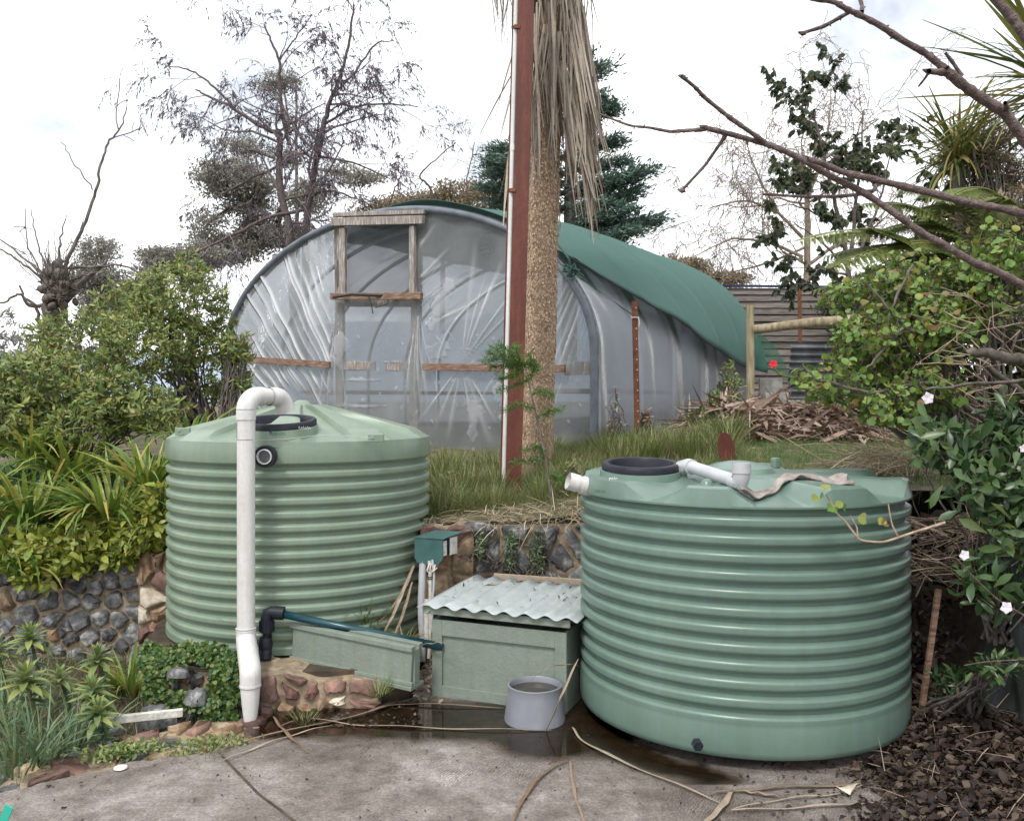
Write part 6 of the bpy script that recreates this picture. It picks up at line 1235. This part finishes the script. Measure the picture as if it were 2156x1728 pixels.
shrub('shrub', 'deep green leafy mass filling the right edge behind the geranium', 'shrub', P(2150, 1000, 6.2), [LB(2060, 640, 6.4, 120, 120, .6), LB(2130, 820, 6.0, 100, 140, .5), LB(1980, 800, 6.3, 90, 100, .4), LB(2150, 520, 6.2, 60, 90, .4), LB(1930, 560, 6.6, 90, 60, .5), LB(1850, 600, 6.8, 60, 50, .4), LB(2080, 480, 6.9, 110, 60, .5), LB(1990, 470, 7.0, 70, 50, .4), LB(1860, 760, 6.4, 110, 90, .4)], 1500, 9, .066, lanceS+roundl[:1], 'lf_mix', keep=80, shell=.3)
shrub('shrub', 'loose twiggy brown shrub at the upper right edge', 'shrub', P(2150, 760, 5.8), [LB(2100, 470, 6.4, 70, 80, .5), LB(2140, 620, 5.6, 50, 90, .3), LB(2060, 330, 6.9, 80, 70, .4), LB(2050, 300, 7.2, 90, 60, .4), LB(2120, 380, 6.8, 70, 70, .4)], 900, 8, .07, [flat(.10, .2)], 'lf_brown', 'bark', 0, shell=.1, stems=160, stemr=.008, ros=.9)
shrub('shrub', 'shaded leafy shrub low in the gap right of the tank', 'shrub', P(2010, 1500, 4.7), [LB(2020, 1440, 4.6, 45, 35, .15), LB(2095, 1400, 4.1, 60, 25, .1)], 60, 8, .07, lanceS, 'lf_dark', keep=80)
n = 160; tg = thing('dry_twigs', 'tangle of pale dry twigs and fallen stalks on the bank right of the big tank', 'twigs', P(1980, 1180, 5.2)); polys = []
for i in range(n):
    q = P(R(1925, 2080), R(1090, 1225), R(4.7, 5.6)); d = rdir(1)[0]*R(.05, .25)*np.array((1, 1, .5)); polys.append((np.array([q-d, q+rng.normal(size=3)*.01, q+d]), np.array((.004, .003, .0015))))
for i in range(70):
    q = P(R(1990, 2170), R(620, 900), R(4.6, 5.5)); d = norm(np.array((-1, R(-.4, .4), R(-.5, .9))))*R(.08, .22); m1_ = q+rng.normal(size=3)*.05; polys.append((np.array([q-d, m1_-d*.4, m1_+d*.3, q+d+rng.normal(size=3)*.05]), np.array((.0035, .003, .0025, .001))))
V, F = tubes(polys, 4); tagk(npmesh('stalks', V, F, 'barkpale', tg))
# branch of the geranium hanging in front of the tank
root = thing('geranium_branch', 'bare looping branch with a few small leaves hanging in front of the big tank rim', 'branch', P(1960, 1125, 4.1)); polys = [polyl(pt, 4.05, a, b) for pt, a, b in (([(1990, 1100), (1925, 1120), (1860, 1142), (1810, 1138), (1782, 1100), (1760, 1078), (1740, 1040)], .007, .004), ([(1890, 1128), (1878, 1105), (1870, 1060)], .005, .003), ([(1806, 1135), (1805, 1110), (1790, 1085)], .004, .003))]
for pl_ in polys: V, F = tubes([pl_], 6); npmesh('branch', V, F, 'barkpale', root, smooth=True)
q = np.array([P(*c, 4.03) for c in ((1738, 1032), (1722, 1045), (1752, 1065), (1775, 1058), (1760, 1080), (1772, 1065), (1806, 1090), (1822, 1092), (1862, 1092), (1868, 1100), (1735, 1045))]); m_ = len(q); leaves(root, q, rdir(m_)+np.array((0, -.3, .3)), np.tile((0, -1., .6), (m_, 1)), .045, roundl, 'lf_ger', 20)
# flowers
def flower(px, py, Y, s, mat, lb, k=5):
    c = P(px, py, Y); root = thing('flower', lb, 'flower', c)
    a = np.arange(k)*2*math.pi/k+R(0, 1); leaves(root, np.tile(c, (k, 1)), np.stack([np.cos(a), np.full(k, -.35), np.sin(a)], 1), np.tile((0, -1., .1), (k, 1)), s, [blade(3, .42, .5, .2, 'obov')], mat, k, 'petal')
flower(2030, 1168, 4.0, .026, 'whiteflower', 'small white flower over the dark gap right of the tank'); flower(2118, 1278, 3.9, .030, 'whiteflower', 'larger pale pink flower near the right edge'); flower(1953, 838, 4.6, .035, 'whiteflower', 'white scrap of blossom in the middle of the right shrubs')
flower(1628, 767, 8.2, .045, 'redflower', 'single bright red geranium flower beyond the tank', 6); flower(2154, 944, 3.9, .02, 'whiteflower', 'tiny white flower at the right edge of the frame'); flower(1890, 1020, 4.9, .022, 'whiteflower', 'white bud low on the shrub above the tank rim')
q = thing('flower_stalk', 'green stalk carrying the red flower at the end of the geranium', 'stalk', P(1640, 800, 8.0)); V, F = tubes([polyl([(1628, 770), (1640, 790), (1700, 800)], 8.1, .008, .008)], 5); npmesh('stem', V, F, 'lf_lawn', q)
# twigs carrying white flowers
root = thing('flowering_twig', 'thin trailing twig with pale flowers crossing the lower right shrub', 'twig', P(2156, 1290, 3.9)); V, F = tubes([polyl([(2156, 1295), (2100, 1262), (2050, 1215), (2010, 1170), (1960, 1182)], 3.95, .005, .002), polyl([(2156, 1388), (2080, 1392), (2030, 1400)], 3.9, .004, .002)], 5); npmesh('twig', V, F, 'twig', root)
# ferns
def frond(root, base, tip, droop, wd, np_=26, mat='lf_fern'):
    t = np.linspace(0, 1, np_); b = np.array(base); e = np.array(tip); c = b+(e-b)*t[:, None]; c[:, 2] += droop*np.sin(math.pi*t)
    pts = []; ds = []; ss = []
    d = norm(np.gradient(c, axis=0)); s_ = norm(np.cross(d, (0, -.4, 1.)))
    for i in range(2, np_):
        L_ = wd*math.sin(math.pi*min(1, (1-t[i])*.9+.12))**.8
        for sg in (-1, 1):
            ax = norm(s_[i]*sg+d[i]*.45+np.array((0, 0, -.25)))
            for k in range(9):
                f = (k+1)/9; q = c[i]+ax*L_*f; 
                for s2 in (-1, 1): pts.append(q); ds.append(norm(ax*.6+d[i]*s2)); ss.append(L_*.30*(1.1-f*.8))
    leaves(root, pts, ds, np.tile((0, -.4, 1.), (len(pts), 1)), np.array(ss), flat(.42, .1), mat, 0, joined='pinnae')
    V, F = tubes([(c, np.linspace(.006, .002, np_))], 4); npmesh('rachis', V, F, 'lf_olive', root)
fe = thing('fern', 'yellow green feathery fern fronds spreading above the geranium', 'fern', P(2020, 640, 6.2))
for b, e, dr_, w in (((2020, 560), (1690, 505), .15, .22), ((2030, 500), (1820, 430), .1, .2), ((2040, 560), (1760, 560), .15, .22), ((2010, 640), (1720, 610), .12, .18), ((2100, 480), (1900, 400), .1, .2), ((2080, 600), (1880, 520), .15, .22), ((2130, 430), (1990, 420), .1, .18), ((1990, 620), (1840, 480), .12, .2), ((2050, 540), (2120, 420), .1, .2), ((2060, 520), (1850, 490), .12, .2), ((1980, 580), (1740, 540), .12, .18), ((2090, 470), (1930, 440), .08, .16), ((2000, 610), (1800, 590), .1, .18)):
    frond(fe, P(*b, 6.1), P(*e, 6.1+R(-.4, .4)), dr_, w)
# cordylines
def spiky(name, label, c, n, Ln, az0=0, az1=6.28, el=(-.4, 1.3), tr_to=None, mat='lf_cord'):
    root = thing(name, label, 'cabbage tree', tr_to if tr_to is not None else c)
    if tr_to is not None:
        V, F = tubes([(np.array([tr_to, (np.array(tr_to)+c)/2+(.03, 0, 0), c]), np.array((.06, .05, .045)))], 10); npmesh('trunk', V, F, 'bark', root, smooth=True)
    a = rng.uniform(az0, az1, n); e = rng.uniform(*el, n); d = np.stack([np.cos(a)*np.cos(e), np.sin(a)*np.cos(e), np.sin(e)], 1)
    leaves(root, c+rng.normal(size=(n, 3))*.03+np.array([[0, 0, 1]])*rng.uniform(-.12, .12, (n, 1)), d, np.tile((0, 0, 1.), (n, 1)), rng.uniform(.6, 1.1, n)*Ln, [blade(6, .019, .5, .35, 'lance'), blade(6, .016, 1.1, .35, 'lance', .3), blade(6, .021, .15, .4, 'lance', -.3)], mat, n)
spiky('cabbage_tree', 'cabbage tree with a spiky head of olive sword leaves above the ferns', P(2015, 330, 6.8), 130, .66, tr_to=P(2030, 700, 6.8))
spiky('cabbage_tree', 'second cabbage tree whose thin arching leaves enter from the top right corner', P(2230, 190, 6.4), 130, 1.15, tr_to=P(2240, 800, 6.4))
# bare magnolia branches reaching in from the right
mg = thing('bare_branch', 'bare knobbly magnolia branches reaching in from the right edge close to the camera', 'branch', P(2200, 640, 2.3))
zz = lambda pts: [(1431.5+a*.3493, b*.3493) for a, b in pts]; YB = 2.3
br = [([(2300, 1850), (2074, 1720), (1900, 1630), (1780, 1590), (1600, 1480), (1450, 1400), (1330, 1310), (1110, 1160), (900, 1060), (740, 960), (560, 880), (450, 850), (310, 810), (150, 770)], .0080, .0052), ([(160, 780), (0, 790), (-60, 795), (-180, 770), (-300, 760), (-480, 690)], .0042, .0022),
 ([(2300, 1320), (2074, 1290), (1900, 1250), (1720, 1220), (1500, 1160), (1290, 1110), (1120, 1070), (980, 1040), (860, 985), (770, 960)], .0085, .0052), ([(540, 880), (430, 800), (300, 710), (150, 590), (90, 525), (10, 460)], .0052, .0036),
 ([(280, 810), (240, 870), (150, 1000), (10, 1150)], .0040, .0028), ([(1110, 1170), (950, 1185), (720, 1185), (500, 1170)], .0038, .0026), ([(2300, 1130), (2074, 840), (1960, 680), (1800, 580), (1700, 510), (1600, 420)], .0115, .0095),
 ([(1600, 420), (1480, 320), (1350, 250), (1200, 150), (1060, 80), (1010, 60), (930, 10), (790, -10)], .0075, .0048), ([(1020, 75), (870, 160), (740, 200)], .0042, .0034), ([(1095, 75), (1100, 40), (1080, -20)], .0045, .0035), ([(1700, 500), (1610, 440), (1500, 430)], .0085, .0055),
 ([(1700, 460), (1640, 370), (1600, 320)], .0045, .0030), ([(1500, 435), (1480, 470), (1440, 520)], .0030, .0020), ([(1880, -30), (2000, 100), (2074, 210), (2200, 400)], .0075, .011), ([(1960, 640), (1975, 655), (1960, 620)], .006, .004), ([(1110, 1160), (1170, 1150), (1180, 1115)], .0045, .0035)]
for j, (pt, r0, r1) in enumerate(br):
    Yv = np.linspace(YB+.0, YB+.12*math.sin(j*1.7), len(pt)); c, r = polyl(zz(pt), Yv, r0*1.3, r1*1.3); r = r*(1+.10*rng.normal(size=len(r)).clip(-1, 1.6)); V, F = tubes([(c, r)], 10); npmesh('branch' if j in (0, 2, 6, 13) else 'side_branch', V, F, 'twig', mg, smooth=True)
mb = MB()
for pt, r0, r1 in br:
    for k in range(len(pt)-1):
        for s in (.35, .8):
            if R(0, 1) < .6:
                q = zz([(pt[k][0]*(1-s)+pt[k+1][0]*s, pt[k][1]*(1-s)+pt[k+1][1]*s)])[0]; q = P(q[0], q[1], YB+.02); d = rdir(1)[0]; d[1] *= .4; mb.tube([q, q+d*r0*1.5, q+d*r0*2.3], [r0*.5, r0*.45, r0*.12], 6)
tagk(mb.build('buds', 'twig', mg, smooth=True))
for px, py in ((1482, 268), (1437, 162), (1436, 402), (1690, 71), (1952, 150), (1762, 332)):
    q = P(px, py, YB); mb = MB(); mb.tube([q+(.008, 0, .0), q, q+(-.012, 0, .004)], [.004, .007, .002], 8); mb.build('bud', 'twig', mg, smooth=True)
# ------------------------------------------------------------------ background trees
def limbs_tree(name, label, cat, Y, limbs, cfg, bark, kids, leaf=None, twig=None, dj=.8, group=None, minr=.004):
    base = P(*limbs[0][0][0], Y); root = thing(name, label, cat, base, group); out = [[] for _ in cfg['seg']]; tips = []; main = []
    for li, (pt, r0, r1) in enumerate(limbs):
        s0 = R(-dj, dj) if li else 0; Yv = Y+np.linspace(0, s0, len(pt)); c, r = polyl(pt, Yv, r0/FP*Y, r1/FP*Y, .01); main.append((c, r))
        L_ = np.linalg.norm(np.diff(c, axis=0), axis=1).sum()
        for k in range(int(kids*L_)):
            f = R(.12, 1)*(len(c)-1.01); i = int(f); q = c[i]+(c[i+1]-c[i])*(f-i); ax = norm(c[i+1]-c[i]); s = norm(np.cross(ax, rng.normal(size=3))); an = math.radians(R(30, 75)); grow(q, norm(ax*math.cos(an)+s*math.sin(an)), cfg['L0']*R(.5, 1.15), max(r[i]*.45, .006), 0, cfg, out, tips)
    V, F = tubes(main, 8); npmesh('trunk', V, F, bark, root, smooth=True)
    V, F = tubes([(p, np.maximum(q, minr*1.3)) for p, q in out[0]], 4); tagk(npmesh('limbs', V, F, twig or bark, root))
    if len(out) > 1: V, F = tubes([(p, np.maximum(q, minr)) for l in out[1:] for p, q in l], 3); tagk(npmesh('twigs', V, F, twig or bark, root))
    return root, out, tips
cfgb = dict(seg=[5, 4, 4], wig=[.16, .2, .2], grav=[.05, -.35, -1.0], taper=[.4, .5, .6], n=[7, 6], start=[.2, .15], ang=[50, 50], len=[.55, .8], rr=[.5, .6], L0=1.4)
lb_ = [([(625, 760), (611, 489), (590, 409), (587, 349), (590, 297), (587, 272)], 9, 6), ([(611, 307), (594, 237), (587, 168), (590, 133), (573, 91), (555, 52)], 5, 1.5), ([(587, 129), (622, 80), (657, 31)], 2, 1), ([(640, 760), (644, 471), (657, 384), (671, 314), (681, 265), (692, 223), (712, 175), (735, 100), (745, 10)], 9, 2),
 ([(587, 283), (541, 262), (489, 227), (437, 203), (412, 189)], 5, 1.5), ([(489, 224), (454, 185), (402, 147), (349, 140)], 3, 1), ([(681, 265), (744, 223), (830, 218), (880, 225)], 3, 1), ([(700, 200), (750, 150), (789, 91), (830, 85)], 3, 1), ([(650, 440), (559, 458), (489, 496), (412, 531)], 4, 2), ([(671, 330), (740, 340), (820, 375)], 3, 1), ([(590, 350), (520, 380), (450, 420)], 3, 1.5), ([(600, 420), (700, 400), (780, 430)], 3, 1)]
rt_, out, tips = limbs_tree('birch_tree', 'tall bare weeping birch with dark catkins rising behind the greenhouse', 'tree', 19, lb_, cfgb, 'barkdark', 2.3, twig='birchtwig', minr=.0032)
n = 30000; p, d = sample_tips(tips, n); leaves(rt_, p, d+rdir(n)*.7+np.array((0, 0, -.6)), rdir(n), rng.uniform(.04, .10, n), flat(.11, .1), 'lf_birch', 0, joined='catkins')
def cloud(name, label, Y, lobes, n, size, mat, trunk=None, tm=None, bark='bark', cat='tree', tr=6, droop=.35, per=60, cl=.30):
    base = P(lobes[0][0], 760, Y) if trunk is None else P(*trunk[0], Y); root = thing(name, label, cat, base); polys = []
    if trunk: polys.append(polyl(trunk, Y, tr/FP*Y, tr*.4/FP*Y, .01))
    L_ = [LB(a, b, Y+R(-1, 1)*.05*Y, c, d_, max(c, d_)/FP*Y*.7) for a, b, c, d_ in lobes]
    nc = n//per; cp, dd, w = lobes_pts(L_, nc, .25); tb_ = np.array(trunk_end(trunk, Y)) if trunk else base
    for i in rng.permutation(nc)[:90]:
        c = L_[w[i]][:3]; polys.append((np.array([tb_*.6+np.array(c)*.4, np.array(c)*.8+cp[i]*.2, cp[i]]), np.array((.045, .025, .008))*Y/28))
    V, F = tubes(polys, 5); npmesh('trunk', V, F, bark, root)
    ti = np.repeat(np.arange(nc), per); off = rdir(len(ti))*(rng.random((len(ti), 1))**.5)*cl*np.array((1.3, 1, .55)); p = cp[ti]+off; m_ = len(p)
    leaves(root, p, rdir(m_)+np.array((0, 0, -droop)), rdir(m_, .5), rng.uniform(.6, 1.2, m_)*size, tm or flat(.22, .2), mat, 0, joined='crown'); return root
def trunk_end(t, Y): return P(*t[len(t)//2], Y)
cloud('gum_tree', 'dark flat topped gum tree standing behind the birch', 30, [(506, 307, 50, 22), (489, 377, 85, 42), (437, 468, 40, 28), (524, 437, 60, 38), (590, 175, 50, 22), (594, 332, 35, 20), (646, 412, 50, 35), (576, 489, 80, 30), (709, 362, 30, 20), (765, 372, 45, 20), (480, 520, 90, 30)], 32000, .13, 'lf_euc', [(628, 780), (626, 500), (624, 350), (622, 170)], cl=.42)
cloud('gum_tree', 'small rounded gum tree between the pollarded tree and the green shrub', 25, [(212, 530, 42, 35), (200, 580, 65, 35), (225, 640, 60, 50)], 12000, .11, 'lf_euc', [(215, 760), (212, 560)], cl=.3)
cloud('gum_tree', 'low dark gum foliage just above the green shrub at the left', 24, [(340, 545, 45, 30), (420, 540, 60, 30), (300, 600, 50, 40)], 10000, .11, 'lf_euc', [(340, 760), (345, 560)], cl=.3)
cloud('thicket', 'brown and olive thicket showing over the greenhouse ridge', 24, [(860, 420, 60, 28), (940, 410, 60, 25), (1020, 415, 60, 25), (820, 440, 50, 20), (900, 450, 160, 25), (1010, 390, 35, 10)], 15000, .11, 'lf_brown', [(930, 700), (935, 430), (925, 380)], cat='bushes', cl=.35, droop=-.2)
cloud('bush', 'pale brown scrub beyond the far end of the greenhouse', 26, [(1440, 565, 60, 22), (1520, 590, 60, 18), (1400, 555, 30, 12)], 6000, .10, 'lf_brown', [(1440, 700), (1445, 580)], cat='bushes', cl=.3, droop=-.2)
cfgt = dict(seg=[5, 4, 3], wig=[.25, .3, .3], grav=[.2, .1, 0], taper=[.4, .5, .6], n=[6, 5], start=[.2, .15], ang=[40, 45], len=[.6, .6], rr=[.5, .6], L0=.9)
rt_, out, tips = limbs_tree('thicket', 'sprawl of bare fine stems rising above the brown thicket', 'bushes', 23, [([(925, 480), (905, 390), (880, 372), (905, 345), (960, 300)], 3, 1), ([(800, 480), (830, 400), (845, 370)], 2, 1), ([(1000, 480), (980, 390), (1000, 300)], 2, 1)], cfgt, 'barkdark', 1.6, twig='birchtwig')
# cedar
Yc = 21; ced = thing('cedar_tree', 'dark blue green cedar with layered level branches behind the palm', 'tree', P(1198, 760, Yc)); polys = [polyl([(1198, 760), (1200, 450), (1200, 200), (1202, 90)], Yc, .22, .05)]; cen = []; dirs_ = []
br_ = [(150, 1275, 140), (205, 1270, 208), (215, 1288, 232), (250, 1250, 250), (300, 1302, 298), (345, 1313, 340), (385, 1380, 358), (440, 1345, 400), (470, 1390, 466), (500, 1330, 490), (430, 1290, 430), (355, 1024, 340), (375, 1028, 362), (395, 1018, 395), (320, 1045, 318), (425, 1040, 430), (170, 1150, 175), (250, 1120, 255), (120, 1225, 110), (100, 1180, 105), (520, 1300, 520), (400, 1300, 385), (460, 1330, 445)]
for yy, tx_, ty_ in br_:
    a = P(1200, yy+12, Yc); b = P(tx_, ty_, Yc+R(-1.5, .5)); polys.append((np.array([a, a*.5+b*.5+(0, 0, -.08), b]), np.array((.07, .05, .015))))
    L_ = np.linalg.norm(b-a)
    for k in range(int(26*L_)+14):
        f = R(.12, 1); c = a+(b-a)*f+np.array((0, 0, -.3*f*(1-f))); wdt = .55*(1-f*.65); cen.append(c+np.array((R(-.1, .1), R(-wdt, wdt), R(-.05, .10)))); dirs_.append(norm(b-a))
V, F = tubes(polys, 6); npmesh('trunk', V, F, 'barkdark', ced)
cen = np.array(cen); dirs_ = np.array(dirs_); per = 42; ti = np.repeat(np.arange(len(cen)), per); m_ = len(ti); p = cen[ti]+rng.normal(size=(m_, 3))*np.array((.16, .16, .055)); leaves(ced, p, dirs_[ti]*.9+rdir(m_)*.7+np.array((0, 0, .25)), rdir(m_, .6), rng.uniform(.07, .18, m_), flat(.13, .1), 'lf_cedar', 0, joined='crown')
# pollard
Yp_ = 12; cfgp = dict(seg=[5, 3], wig=[.12, .15], grav=[.3, 0], taper=[.4, .5], n=[3], start=[.3], ang=[40], len=[.4], rr=[.5], L0=.8)
rt_, out, tips = limbs_tree('pollarded_tree', 'pollarded tree with a knobbly head and long bare whips at the left', 'tree', Yp_, [([(100, 900), (105, 760), (112, 660), (118, 600), (118, 570)], 20, 26), ([(133, 572), (165, 500), (196, 426), (210, 356), (227, 300), (258, 265), (265, 227)], 4.5, 1), ([(196, 400), (160, 350), (130, 300)], 1.5, .7), ([(120, 570), (126, 500), (140, 455)], 3, 1), ([(100, 590), (60, 550), (0, 500)], 3.5, 1.5), ([(95, 590), (30, 540), (-10, 520)], 3, 1.5), ([(100, 575), (78, 510), (65, 440)], 2.5, .8), ([(90, 580), (55, 510), (52, 440)], 2, .8), ([(130, 568), (190, 560), (260, 558), (340, 592)], 3.5, 1.2), ([(125, 600), (175, 580), (230, 572)], 3, 1), ([(110, 640), (60, 650), (40, 600)], 5, 2), ([(90, 700), (75, 640), (40, 618), (0, 640)], 4, 2)], cfgp, 'bark', .9, twig='bark', dj=.5, minr=.006)
mb = MB()
for i in range(90):
    q = P(118+rng.normal()*14, 600+rng.normal()*22, Yp_+R(-.25, .2)); V, F = ball(q, (R(.02, .075), R(.02, .075), R(.02, .09)), 500+i, 7); mb.add(V, F)
tagk(mb.build('burrs', 'bark', rt_, smooth=True)); polys = []
for i in range(150):
    q = P(118+rng.normal()*17, 600+rng.normal()*26, Yp_-.1+rng.normal()*.15); d = norm(q-P(118, 640, Yp_)+rng.normal(size=3)*.1)*R(.1, .5); polys.append((np.array([q, q+d*.5+rng.normal(size=3)*.03, q+d]), np.array((.008, .006, .003))))
V, F = tubes(polys, 3); tagk(npmesh('sprouts', V, F, 'bark', rt_))
# willow
cfgw = dict(seg=[6, 6, 7], wig=[.30, .34, .42], grav=[.1, -.45, -1.5], taper=[.4, .5, .6], n=[7, 6], start=[.15, .1], ang=[50, 50], len=[.62, .7], rr=[.5, .6], L0=2.4)
rt_, out, tips = limbs_tree('willow_tree', 'pale curly twigged bare willow beyond the plank wall', 'tree', 26, [([(1700, 640), (1700, 470), (1698, 400), (1680, 330), (1600, 300)], 8, 2), ([(1700, 420), (1730, 340), (1745, 270), (1750, 190)], 4, 1), ([(1690, 500), (1630, 440), (1560, 420), (1490, 440)], 4, 1), ([(1690, 540), (1620, 510), (1540, 500), (1460, 540)], 4, 1), ([(1700, 560), (1780, 500), (1850, 460), (1900, 400)], 4, 1), ([(1640, 450), (1600, 380), (1570, 300)], 3, 1), ([(1730, 340), (1800, 290), (1850, 250)], 3, 1), ([(1700, 520), (1600, 560), (1500, 580)], 3, 1)], cfgw, 'willow', 2.1, twig='willow', minr=.008)
# dark leaved tree
cfgd = dict(seg=[4, 4, 3], wig=[.15, .2, .25], grav=[.35, .15, -.2], taper=[.5, .5, .6], n=[5, 4], start=[.25, .2], ang=[38, 42], len=[.6, .6], rr=[.5, .6], L0=.85)
rt_, out, tips = limbs_tree('poplar_tree', 'slender tree with sparse dark oval leaves between the willow and the cabbage tree', 'tree', 11.5, [([(1790, 800), (1785, 560), (1760, 430), (1735, 330), (1715, 235)], 7, 1.5), ([(1785, 600), (1800, 450), (1815, 330), (1818, 230)], 5, 1.2), ([(1780, 560), (1720, 500), (1670, 470)], 3, 1), ([(1795, 560), (1850, 430), (1880, 300)], 4, 1), ([(1785, 580), (1730, 560), (1690, 600)], 3, 1), ([(1790, 500), (1840, 480), (1890, 430)], 3, 1), ([(1770, 480), (1700, 440), (1650, 430)], 2.5, 1)], cfgd, 'barkdark', 2.2, twig='barkdark', dj=.6)
n = 5200; p, d = sample_tips(tips, n); leaves(rt_, p, d*.3+rdir(n)*.5+np.array((0, 0, -.7)), rdir(n), rng.uniform(.06, .12, n), oval, 'lf_bgd', 300)
shrub('shrub', 'dark leaved creeper hanging on the plank wall by the thin rusty pole', 'shrub', P(1775, 800, 14.5), [LB(1760, 640, 14.4, 45, 35, .3), LB(1765, 700, 14.5, 25, 60, .2), LB(1830, 630, 14.2, 60, 40, .4)], 150, 8, .11, lanceS, 'lf_bgd', keep=0)
